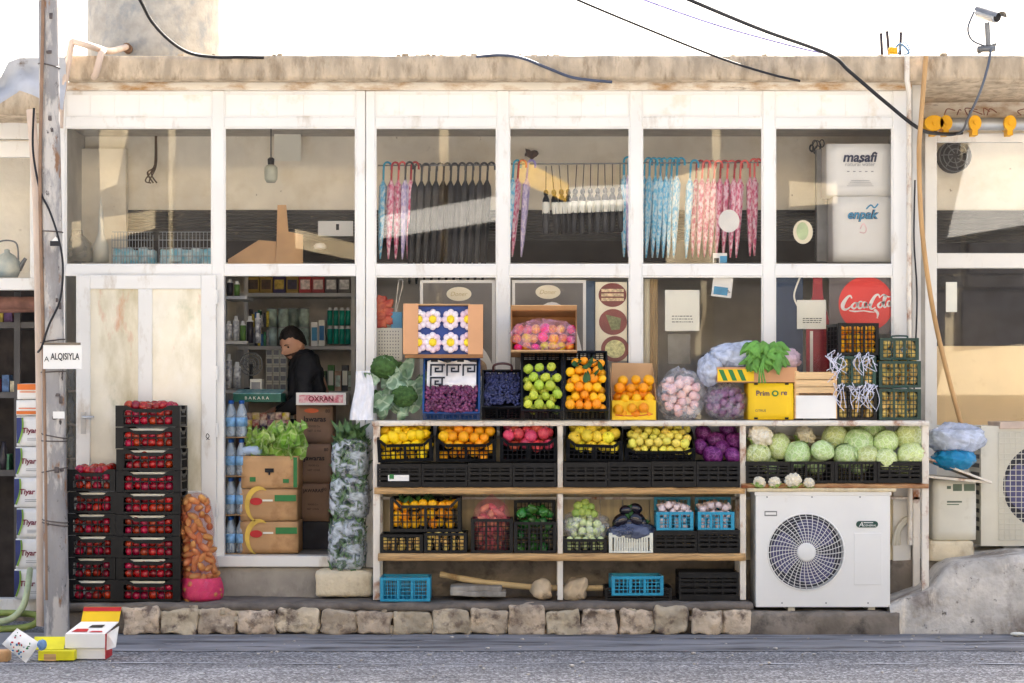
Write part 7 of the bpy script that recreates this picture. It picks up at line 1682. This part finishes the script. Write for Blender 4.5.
# water bottles in shrink packs by the left doorpost
M_wat = film_mat('bottle_plastic', (206, 222, 236), .38, .08, 10., .15, .1); M_cap = mat('blue_cap', (26, 88, 168), .35)
g = MB(); g.lathe([(.001, 0), (.030, 0), (.033, .02), (.031, .08), (.033, .14), (.030, .17), (.012, .215), (.012, .225)], 14); wbm = g.mesh('body', M_wat)
g = MB(); g.lathe([(.014, .222), (.014, .245), (.001, .246)], 10); wcm = g.mesh('cap', M_cap); g = MB(); g.lathe([(.0345, .07), (.0345, .13)], 14); wlm = g.mesh('label', mat('bottle_label', (130, 176, 216), .4, .3, 30.))
proto = None
for lvl in range(4):
    for i in range(2):
        for j in range(2):
            if proto is None: t = Thing('water_bottle', 'clear water bottle with a blue cap stacked by the left doorpost', 'bottle', (0,0,0), 'water bottles by the doorpost'); link('body', wbm, t.o); link('cap', wcm, t.o); link('label', wlm, t.o); o = proto = t.o
            else: o = dup(proto)
            p = P(230.5, 0, .2); o.location = (p.x + .072 * i, .19 + .08 * j, fz + .006 + lvl * .262)
    g = MB(); p = P(230.5, 0, .2); z = fz + lvl * .262; g.box(p.x - .038, p.x + .112, .15, .31, z, z + .004); solo('cardboard_pad', g, M_card, ['lowest', 'second', 'third', 'topmost'][lvl] + ' thin cardboard pad under the stacked water bottles', 'cardboard')
# cartons inside the doorway
Y1 = .16
zb = fz + .002
def bana(x0, y0, x1, y1, label, zb, kind):
    t, w_, h, dp = carton('carton', x0, y0, x1, y1, Y1, .34, M_card, label, zb=zb, group='cartons under the lettuce'); y = -dp/2 - .012
    if kind:
        g = MB(); n = 12; v = []; 
        for i in range(n + 1):
            a = math.radians(60 + 190 * i / n); q = .115; ww = .022 * math.sin(math.pi * (i + .6) / (n + 1.2)); v += [(-w_/2 + .135 + (q - ww) * math.cos(a) * .75, y, h * .5 + (q - ww) * math.sin(a)), (-w_/2 + .135 + (q + ww) * math.cos(a) * .75, y, h * .5 + (q + ww) * math.sin(a))]
        g.add(v, [(2*i, 2*i+2, 2*i+3, 2*i+1) for i in range(n)]); t.part('banana_print', g, mat('faded_banana_print', (222, 186, 84), .7, .15), world=False)
        g = MB(); disc(g, -w_/2 + .11, h * .62, y - .002, .042, .025, 24); t.part('red_oval', g, M_redink, world=False)
        g = MB(); g.box(w_/2 - .15, w_/2 - .005, y - .001, y, h * .62, h * .82); t.part('green_panel', g, M_greenink, world=False)
        g = MB(); g.box(-.04, .03, y - .001, y, h * .62, h * .68); t.part('pale_print', g, M_paper, world=False)
    else:
        g = MB(); g.box(-.03, .03, y - .001, y, h * .50, h * .62); g.box(-.006, .006, y - .001, y, h * .42, h * .5); t.part('grip_hole', g, M_dark, world=False); g = MB(); g.box(-w_/2 + .06, -w_/2 + .10, y - .001, y, h * .22, h * .36); t.part('green_print', g, M_greenink, world=False); g = MB(); g.box(w_/2 - .10, w_/2 - .06, y - .001, y, h * .18, h * .3); t.part('green_print', g, M_greenink, world=False); g = MB(); g.box(w_/2 - .03, w_/2 - .004, y - .001, y, .01, h - .01); t.part('green_print', g, M_greenink, world=False)
    return zb + h
z1 = bana(240, 522.5, 298, 555, 'lowest banana carton of the three in the doorway', zb, 1) + .002; z2 = bana(240, 489, 297, 521, 'middle banana carton of the three in the doorway', z1, 1) + .002; z3 = bana(241, 456, 298, 489, 'plain tan carton on top of the banana cartons, carrying the lettuce', z2, 0)
for k, (px, sc_, lb) in enumerate(((262, 1.35, 'left lettuce head on the tan carton'), (288, 1.6, 'right, larger lettuce head on the tan carton'))):
    g = MB(); p = P(px, 0, Y1 + .1); p.z = z3 - .01
    for j in range(17):
        q = j * 2.4; t_ = j / 17; Lf = (.125 + .05 * t_) * sc_; M_ = Matrix.Translation(p + Vector((.02 * math.cos(q), .02 * math.sin(q), 0))) @ Matrix.Rotation(q, 4, 'Z') @ Matrix.Rotation(-(.02 + .62 * t_), 4, 'X') @ Matrix.Rotation(math.pi, 4, 'Z'); st_ = random.getstate(); g.leaf(Lf, Lf * .75, -.28, .2, .3, 10, 8, 0, M_)
        for oy in (-.003, .003): random.setstate(st_); g.leaf(Lf * .86, Lf * .12, -.28, .0, .1, 8, 2, 1, M_ @ Matrix.Translation((0, oy, 0)))
    solo('lettuce', g, [M_lett, mat('lettuce_rib', (232, 238, 206), .5, .06)], lb, 'lettuce')
g = MB(); c = P(250, 453, Y1 + .06); g.rbox((c.x, c.y, z3 + .03), (.075, .06, .03), .02, (10, 6, 5), .02, 14., 2); solo('blue_cloth', g, mat('pale_blue_cloth', (170, 190, 216), .8, .2), 'crumpled pale blue cloth beside the left lettuce', 'cloth')
YB2 = .62; zb2 = fz + .002
g = MB(); a, b_, c, d = R(298, 524, 334, 552, YB2); g.box(a, b_, YB2, YB2 + .3, zb2, zb2 + .19); solo('dark_box', g, mat('dark_grey_box', (56, 56, 62), .7, .2), 'dark grey box at the foot of the brown cartons in the doorway', 'box', bevel=.004); zz = zb2 + .192
for k, lb in enumerate(('lowest brown carton with dark lettering in the doorway', 'middle brown carton with dark lettering in the doorway', 'top brown carton with an orange mark in the doorway')):
    hh = (.265, .275, .265)[k] ; x0, x1 = ((297, 329), (297, 331), (296, 333))[k]
    t, w_, h, dp = carton('carton', x0, 480, x1, 480 + hh / s_at(YB2), YB2, .3, M_brown_card, lb, zb=zz, group='brown cartons'); zz += h + .002; y = -dp/2 - .012
    for tx, ux, vz, ww, bo in (('Jawaras' if k else 'JAWARAS', 0, .62 if k else .80, .62, .02), ('FOOD Co', 0, .45, .3, 0), ('NET 12 KG', 0, .33, .36, 0), ('80', .36, .85, .12, 0)):
        g = MB(); text_mb(g, tx, w_ * ux, h * vz, y, w=w_ * ww, bold=bo); t.part('lettering', g, M_ink, world=False)
    if k == 2: g = MB(); disc(g, -.02, h * .86, y - .001, .05, .016, 20); t.part('orange_mark', g, mat('orange_mark', (206, 100, 60), .6), world=False)
t = Thing('flat_box', 'flat white box with a pink patterned side on top of the brown cartons', 'box', P(321, 418, YB2 - .08)); g = MB(); a, b_, c, d = R(296, 405.5, 346, 418, YB2 - .08); zc0 = zz; g.box(a, b_, YB2 - .08, YB2 + .22, zc0, zc0 + d - c); t.part('body', g, M_white_card, bevel=.002)
g = MB(); yy = YB2 - .083; w_ = b_ - a; g.box(a + .02, b_ - .02, yy, yy + .001, zc0 + .016, zc0 + d - c - .016); pr = t.part('pink_print', g, mat('pink_box_print', (214, 110, 130), .5, .3, 40., c2=(240, 214, 214))); g = MB(); text_mb(g, 'OXRAN', (a+b_)/2, zc0 + (d-c)/2, yy - .002, w=w_ * .5, bold=.03); t.part('lettering', g, mat('dark_red_ink', (130, 30, 50), .5), pr)
t = Thing('green_box', 'flat green printed box lying on the goods left of the man', 'box', P(257, 402, .55), rot=None); g = MB(); a, b_, c, d = R(233, 391, 281, 402, .5); g.box(a, b_, .5, .8, c, d - .015); t.part('body', g, mat('green_box', (18, 92, 76), .4, .15), bevel=.002); g = MB(); g.add([(a, .498, d - .016), (b_, .498, d - .016), (b_, .798, d + .014), (a, .798, d + .014), (a, .498, d - .02), (b_, .498, d - .02), (b_, .798, d + .01), (a, .798, d + .01)], [(0,1,2,3), (7,6,5,4), (0,4,5,1), (1,5,6,2), (2,6,7,3), (3,7,4,0)]); t.part('lid', g, mat('teal_print', (40, 150, 160), .4, .3, 30., c2=(180, 216, 216)))
g = MB(); text_mb(g, 'B A K A R A', (a+b_)/2, (c + d)/2 - .01, .497, w=(b_-a) * .5, h=.02); t.part('lettering', g, M_paper)
# heap of packets that carries the green box, and a counter
g = MB(); a, b_, c, d = R(236, 428, 292, 556, .52); g.box(a, b_, .52, .85, fz, d); solo('counter', g, mat('counter_brown', (84, 56, 50), .6, .3), 'brown counter behind the lettuce cartons', 'counter', bevel=.004); zc_ = d
for k in range(14):
    px = 238 + (k % 7) * 7.4; g = MB(); p = P(px + 3, 0, .56 + .1 * (k // 7)); g.rbox((p.x, p.y + .06, zc_ + .028 + .05 * (k // 7)), (.027, .06, .028), .008, (4, 4, 4), .006, 12., k)
    solo('snack_packet', g, mat('snack_%d' % (k % 4), ((120, 60, 90), (196, 176, 40), (150, 60, 50), (60, 50, 90))[k % 4], .4, .35, 30., c2=(220, 200, 180)), 'small bright snack packet heaped on the brown counter under the green box', 'packet', 'snack packets on the counter')
# ------------------------------------------------------------------ boxes at the left neighbour
YTb = -.02
M_wbox = mat('white_blue_box', (232, 232, 230), .55, .05)
zs_ = P(0, 599, YL - .04).z + .004; hb_ = (599 - 413) / 6 * s_at(YTb)
a_, b0_, _, _ = R(15, 0, 46, 0, .0)
labs = ['lowest', 'second', 'third', 'fourth', 'fifth', 'topmost']
YTb = .46 - .16
for k in range(6):
    x0 = 14 + (k % 3) * 1.2; t, w_, h, dp = carton('carton', x0, 500, x0 + 31, 500 + hb_ / s_at(YTb), YTb, .3, M_wbox, '%s white carton lettered Tiyar in the stack behind the pole' % labs[k], zb=zs_ + .001); zs_ += h + .002; y = -dp/2 - .010
    g = MB(); text_mb(g, 'Tiyar', -.012, h * .5, y, w=w_ * .5, shear=.1, bold=.03); t.part('lettering', g, mat('maroon_ink', (120, 26, 52), .5), world=False)
    g = MB(); n = 10; v = []
    for i in range(n + 1): q = i / n; v += [(-w_/2 + .004, y + .001, h * (.1 + .85 * q)), (-w_/2 + .010 + .022 * math.sin(q * math.pi * .9) + .02 * q * q, y + .001, h * (.1 + .85 * q))]
    g.add(v, [(2*i, 2*i+1, 2*i+3, 2*i+2) for i in range(n)]); t.part('blue_swoosh', g, mat('dark_blue_ink', (40, 52, 110), .5), world=False)
    g = MB(); stroke(g, [(-w_/2 + .010 + .022 * math.sin(q * math.pi * .9) + .02 * q * q + .006, h * (.1 + .85 * q)) for q in (0, .25, .5, .75, 1)], .012, y); t.part('green_swoosh', g, mat('lime_ink', (120, 160, 60), .5), world=False)
    g = MB(); g.box(-.03, w_/2 - .02, y, y + .001, h * .2, h * .22); g.box(-.03, w_/2 - .05, y, y + .001, h * .26, h * .275); t.part('fine_print', g, M_fineprint, world=False)
for k, (y0, y1) in enumerate(((393, 409), (375, 391))):
    t, w_, h, dp = carton('carton', 16 + k, y0, 45, y1, YTb, .28, M_white_card, ('lower' if k == 0 else 'upper') + ' white and orange box on top of the white carton stack behind the pole', zb=zs_ + .001); zs_ += h + .002; g = MB(); y = -dp/2 - .010
    g.box(-w_/2 + .005, w_/2 - .005, y, y + .001, h * (.1 if k == 0 else .6), h * (.3 if k == 0 else .97)); g.box(-w_/2 + .02, w_/2 - .03, y, y + .001, h * .44, h * .50); t.part('orange_print', g, mat('orange_ink', (222, 116, 44), .5, .1), world=False)
for k, (px, py, r, c1, lb) in enumerate(((-12, 392, .07, (120, 90, 150), 'lilac sack on the upper shelf of the left neighbour shop'), (8, 318, .06, (120, 84, 64), 'brown bundle under the ceiling of the left neighbour shop'))): g = MB(); g.ball(P(px, py - 6, .9), (r * 1.3, r, r), 18, 12, 0, lambda d: 1 + .1 * noise.noise(d * 3)); solo('bundle', g, mat('bundle_%d' % k, c1, .7, .3), lb, 'bundle')
for k in range(5):
    g = MB(); p = P(-40 + k * 11, 470, .86); g.lathe([(.001, 0), (.03, 0), (.034, .1), (.02, .16), (.012, .2), (.001, .2)], 12, 0, Matrix.Translation(p)); solo('bottle', g, M_db, 'dark bottle on the lower shelf of the left neighbour shop', 'bottle', 'dark bottles at the left edge')
g = MB(); a, b_, c, d = R(66, 290, 76, 300, .2)
for k in range(6): 
    g = MB(); p = P(70.5, 560 - k * 34, .3); g.lathe([(.001, 0), (.032, 0), (.034, .14), (.014, .19), (.014, .215), (.001, .216)], 12, 0, Matrix.Translation(p)); solo('water_bottle', g, M_wat, 'bluish bottle in the narrow gap between the pole and the door', 'bottle', 'bottles in the narrow gap')
g = MB()
for k in range(6): g.pbox(64, 560 - k * 34, 82, 562 - k * 34, .24, .16)
g.pbox(64, 276, 66, 600, .3, .02); solo('gap_shelf', g, M_shelf, 'narrow metal shelf in the gap between the pole and the door', 'shelf')
# ------------------------------------------------------------------ the man in the doorway
def skin_mesh(name, nodes, edges, m, sub=2, voxel=0., extra=None, org=(0, 0, 0), root=0, smooth_it=0):
    me = bpy.data.meshes.new('tmp'); me.from_pydata([n[0] for n in nodes], edges, []); o = bpy.data.objects.new('tmp', me); COL.objects.link(o)
    sk_ = o.modifiers.new('skin', 'SKIN'); sk_.use_smooth_shade = True
    for i, n in enumerate(nodes): r = n[1]; me.skin_vertices[0].data[i].radius = (r, r) if not isinstance(r, tuple) else r; me.skin_vertices[0].data[i].use_root = (i == root)
    if sub: s_ = o.modifiers.new('sub', 'SUBSURF'); s_.levels = sub; s_.render_levels = sub
    dg = bpy.context.evaluated_depsgraph_get(); dg.update(); out = bpy.data.meshes.new_from_object(o.evaluated_get(dg)); bpy.data.objects.remove(o)
    mb = MB(); mb.add([v.co.copy() for v in out.vertices], [tuple(p.vertices) for p in out.polygons], 0, True); bpy.data.meshes.remove(out)
    if extra: extra(mb)
    if voxel:
        me = mb.mesh('tmp', m); o = bpy.data.objects.new('tmp', me); COL.objects.link(o); r_ = o.modifiers.new('r', 'REMESH'); r_.mode = 'VOXEL'; r_.voxel_size = voxel; r_.use_smooth_shade = True
        if smooth_it: s_ = o.modifiers.new('s', 'SMOOTH'); s_.iterations = smooth_it; s_.factor = .5
        dg = bpy.context.evaluated_depsgraph_get(); dg.update(); out = bpy.data.meshes.new_from_object(o.evaluated_get(dg)); bpy.data.objects.remove(o)
        mb = MB(); mb.add([v.co.copy() for v in out.vertices], [tuple(p.vertices) for p in out.polygons], 0, True); bpy.data.meshes.remove(out)
    return mb
YM = 1.05
foot = P(309, 0, YM); HX, HZm = P(293, 344, YM).x, P(0, 344, YM).z          # head centre
man = Thing('person', 'dark haired man in a black jacket bending over the goods inside the doorway', 'person', (foot.x, YM, fz))
fx = foot.x
hip = Vector((fx + .02, YM, fz + .86)); ch = Vector((fx + .01, YM, fz + 1.16)); nk = Vector((fx - .06, YM - .01, fz + 1.38)); hd = Vector((HX, YM - .02, HZm))
shN = Vector((fx - .0, YM - .17, fz + 1.29)); shF = Vector((fx - .06, YM + .17, fz + 1.29))
elN = Vector((fx - .03, YM - .24, fz + 1.02)); elF = Vector((fx - .10, YM + .22, fz + 1.02)); wrN = Vector((fx - .25, YM - .22, fz + .93)); wrF = Vector((fx - .29, YM + .10, fz + .95))
kn = [Vector((fx - .03, YM - .11, fz + .47)), Vector((fx + .04, YM + .11, fz + .47))]; an = [Vector((fx + .0, YM - .11, fz + .08)), Vector((fx + .06, YM + .11, fz + .08))]
HL = []
def head(mb):
    """a head turned to the photo's left, chin down, with brow, nose, lips, chin and ears"""
    Rm = Matrix.Translation(hd) @ Matrix.Rotation(math.radians(-40), 4, 'Z') @ Matrix.Rotation(math.radians(24), 4, 'X')
    n, m_ = 56, 44; v = []; f = []; HL.clear()
    def gs(x, c, w_): return math.exp(-((x - c) / w_) ** 2)
    for i in range(m_ + 1):
        a = math.pi * i / m_
        for j in range(n):
            q = 2 * math.pi * j / n; d = Vector((math.sin(a) * math.cos(q), math.sin(a) * math.sin(q), math.cos(a)))
            x, y, z = d.x * .078, d.y * .098, d.z * .120
            fr = max(0, -d.y)                                  # face is -y
            if d.z < 0: k = 1 - .30 * (-d.z) ** 1.4; x *= k; y = y * (1 - .12 * -d.z) - .012 * (-d.z) * fr
            ax = abs(x)
            y -= fr * (.028 * gs(x, 0, .014) * gs(z, -.026, .022) * (1.3 if z > -.03 else 1) + .012 * gs(x, 0, .010) * gs(z, .004, .03))   # nose
            y += fr * .013 * gs(ax, .033, .016) * gs(z, .010, .013)                                      # eye sockets
            y -= fr * .007 * gs(ax, .03, .03) * gs(z, .030, .010)                                        # brow
            y -= fr * .009 * gs(x, 0, .022) * gs(z, -.064, .007) + fr * .008 * gs(x, 0, .020) * gs(z, -.078, .007)   # lips
            y += fr * .006 * gs(x, 0, .026) * gs(z, -.071, .003)
            y -= fr * .012 * gs(x, 0, .025) * gs(z, -.103, .014)                                         # chin
            x += math.copysign(.012, x) * gs(ax, .078, .02) * gs(y, .008, .018) * gs(z, -.012, .028)     # ears
            v.append(Rm @ Vector((x, y, z))); HL.append((x, y, z))
    for i in range(m_):
        for j in range(n): f.append((i*n+j, (i+1)*n+j, (i+1)*n+(j+1) % n, i*n+(j+1) % n))
    mb.add(v, f, 0, True); return Rm
nodes = [(hip, (.13, .15)), (ch, (.14, .16)), (nk, .055), (hd + Vector((.03, .02, -.05)), .050), (shN, .058), (elN, .042), (wrN, .028), (shF, .058), (elF, .042), (wrF, .028),
         (hip + Vector((0, -.1, -.06)), .088), (kn[0], .056), (an[0], .04), (an[0] + Vector((-.15, -.01, -.045)), .034), (hip + Vector((0, .1, -.06)), .088), (kn[1], .056), (an[1], .04), (an[1] + Vector((-.15, .01, -.045)), .034)]
edges = [(0, 1), (1, 2), (2, 3), (1, 4), (4, 5), (5, 6), (1, 7), (7, 8), (8, 9), (0, 10), (10, 11), (11, 12), (12, 13), (0, 14), (14, 15), (15, 16), (16, 17)]
def hand(w, side):
    """palm and five curled fingers beyond a wrist; hand points to -x and down"""
    i0 = len(nodes); dirv = Vector((-.86, .0, -.5)).normalized(); acr = Vector((0, side, 0)); dn = dirv.cross(acr).normalized() * -side
    if dn.z > 0: dn = -dn
    nodes.append((w + dirv * .05, (.040, .016))); edges.append((6 if side < 0 else 9, i0)); nodes.append((w + dirv * .085, (.042, .014))); edges.append((i0, i0 + 1))
    for k, (o_, L_) in enumerate(((-.030, .066), (-.010, .076), (.010, .071), (.029, .056))):
        b = w + dirv * .088 + acr * o_; j = len(nodes); nodes.append((b, .0095)); nodes.append((b + dirv * L_ * .45 + dn * .010, .009)); nodes.append((b + dirv * L_ * .75 + dn * .026, .0082)); nodes.append((b + dirv * L_ * .9 + dn * .045, .007)); edges.extend([(i0 + 1, j), (j, j + 1), (j + 1, j + 2), (j + 2, j + 3)])
    j = len(nodes); b = w + dirv * .03 - acr * .03; nodes.append((b, .013)); nodes.append((b + dirv * .03 - acr * .02 + dn * .012, .011)); nodes.append((b + dirv * .06 - acr * .02 + dn * .03, .009)); edges.extend([(i0, j), (j, j + 1), (j + 1, j + 2)])
hand(wrN, -1); hand(wrF, 1)
RM = []
body = skin_mesh('body', nodes, edges, None, 2, .0055, lambda mb: RM.append(head(mb)), smooth_it=3)
M_skin = mat('skin', (206, 156, 128), .5, .08, 9., sss=.1); M_jac = mat('black_jacket', (30, 31, 36), .75, .25, 12., bump=.25, bscale=30); M_trou = mat('dark_trousers', (40, 44, 58), .8, .2); M_hair = mat('dark_hair', (34, 28, 26), .55, .4, 40., bump=.6, bscale=120)
man.part('body', body, M_skin)
Rm = RM[0]
jn = [(hip + Vector((0, 0, .0)), (.165, .185)), (ch, (.165, .19)), (nk + Vector((.015, .01, -.03)), (.10, .11)), (shN, .085), (elN, .066), (wrN + Vector((.03, 0, .01)), .045), (shF, .085), (elF, .066), (wrF + Vector((.03, 0, .01)), .045), (nk + Vector((.005, .01, .03)), .072)]
jac = skin_mesh('jacket', jn, [(0, 1), (1, 2), (1, 3), (3, 4), (4, 5), (1, 6), (6, 7), (7, 8), (2, 9)], None, 2, .01)
for i, p in enumerate(jac.v): q = Vector(p); jac.v[i] = tuple(q + .016 * Vector(noise.noise_vector(Vector((q.x * 7, q.y * 7, q.z * 13)))) + .008 * Vector(noise.noise_vector(q * 24)))
man.part('jacket', jac, M_jac)
tn = [(hip, (.15, .17)), (hip + Vector((0, -.1, -.07)), .105), (kn[0], .074), (an[0] + Vector((0, 0, .03)), .06), (hip + Vector((0, .1, -.07)), .105), (kn[1], .074), (an[1] + Vector((0, 0, .03)), .06)]
man.part('trousers', skin_mesh('trousers', tn, [(0, 1), (1, 2), (2, 3), (0, 4), (4, 5), (5, 6)], None, 2, .012), M_trou)
g = MB()
for s_ in (0, 1): p = an[s_] + Vector((-.07, (-.01, .01)[s_], -.045)); g.rbox(p, (.13, .05, .035), .03, (8, 5, 4))
man.part('shoes', g, mat('dark_shoes', (30, 28, 28), .4))
g = MB()
def hairfn(d):
    return 1 + .05 * noise.noise(d * 5) + .03 * noise.noise(d * 14)
n, m_ = 48, 30; v = []; f = []
for i in range(m_ + 1):
    for j in range(n):
        q = 2 * math.pi * j / n; d0 = Vector((math.cos(q), math.sin(q), 0)); lim = 1.02 + .05 * math.sin(q * 9) if d0.y < -.5 else 1.03 + .03 * math.sin(q * 13) + (d0.y + .5) * .9     # hairline: high on the brow, low at the nape
        a = min(lim, 1.95) * i / m_; d = Vector((math.sin(a) * d0.x, math.sin(a) * d0.y, math.cos(a))); k = hairfn(d) * (1.0 if i < m_ else .95)
        v.append(Rm @ Vector((d.x * .087 * k, d.y * .106 * k + .003, d.z * .130 * k + .003)))
for i in range(m_):
    for j in range(n): f.append((i*n+j, (i+1)*n+j, (i+1)*n+(j+1) % n, i*n+(j+1) % n))
g.add(v, f, 0, True); man.part('hair', g, M_hair)
g = MB(); n, m_ = 56, 44
ok = [(z < -.040 and y < .045 and not (abs(x) < .026 and -.082 < z < -.058 and y < -.07)) or (abs(x) < .03 and -.058 < z < -.046 and y < -.07) for (x, y, z) in HL]
vv = [Rm @ (Vector(p) + Vector((p[0], p[1], p[2] * .4)).normalized() * .0035) for p in HL]
ff = [(i*n+j, (i+1)*n+j, (i+1)*n+(j+1) % n, i*n+(j+1) % n) for i in range(m_) for j in range(n) if all(ok[k] for k in (i*n+j, (i+1)*n+j, (i+1)*n+(j+1) % n, i*n+(j+1) % n))]
use = sorted({k for q in ff for k in q}); ix = {k: a for a, k in enumerate(use)}
g.add([vv[k] for k in use], [tuple(ix[k] for k in q) for q in ff], 0, True); man.part('beard', g, mat('dark_stubble', (78, 58, 48), .8, .3, 60.))
g = MB()
for s_ in (-1, 1): g.tube([Rm @ Vector((s_ * x, y, z)) for x, y, z in ((.016, -.096, .026), (.03, -.095, .031), (.047, -.084, .027))], [.003, .0045, .002], 6)
man.part('eyebrows', g, M_hair)
g = MB()
for s_ in (-1, 1): g.ball(Rm @ Vector((s_ * .032, -.077, .008)), .0085, 12, 8); 
man.part('eyes', g, mat('eye_dark', (60, 46, 40), .2))
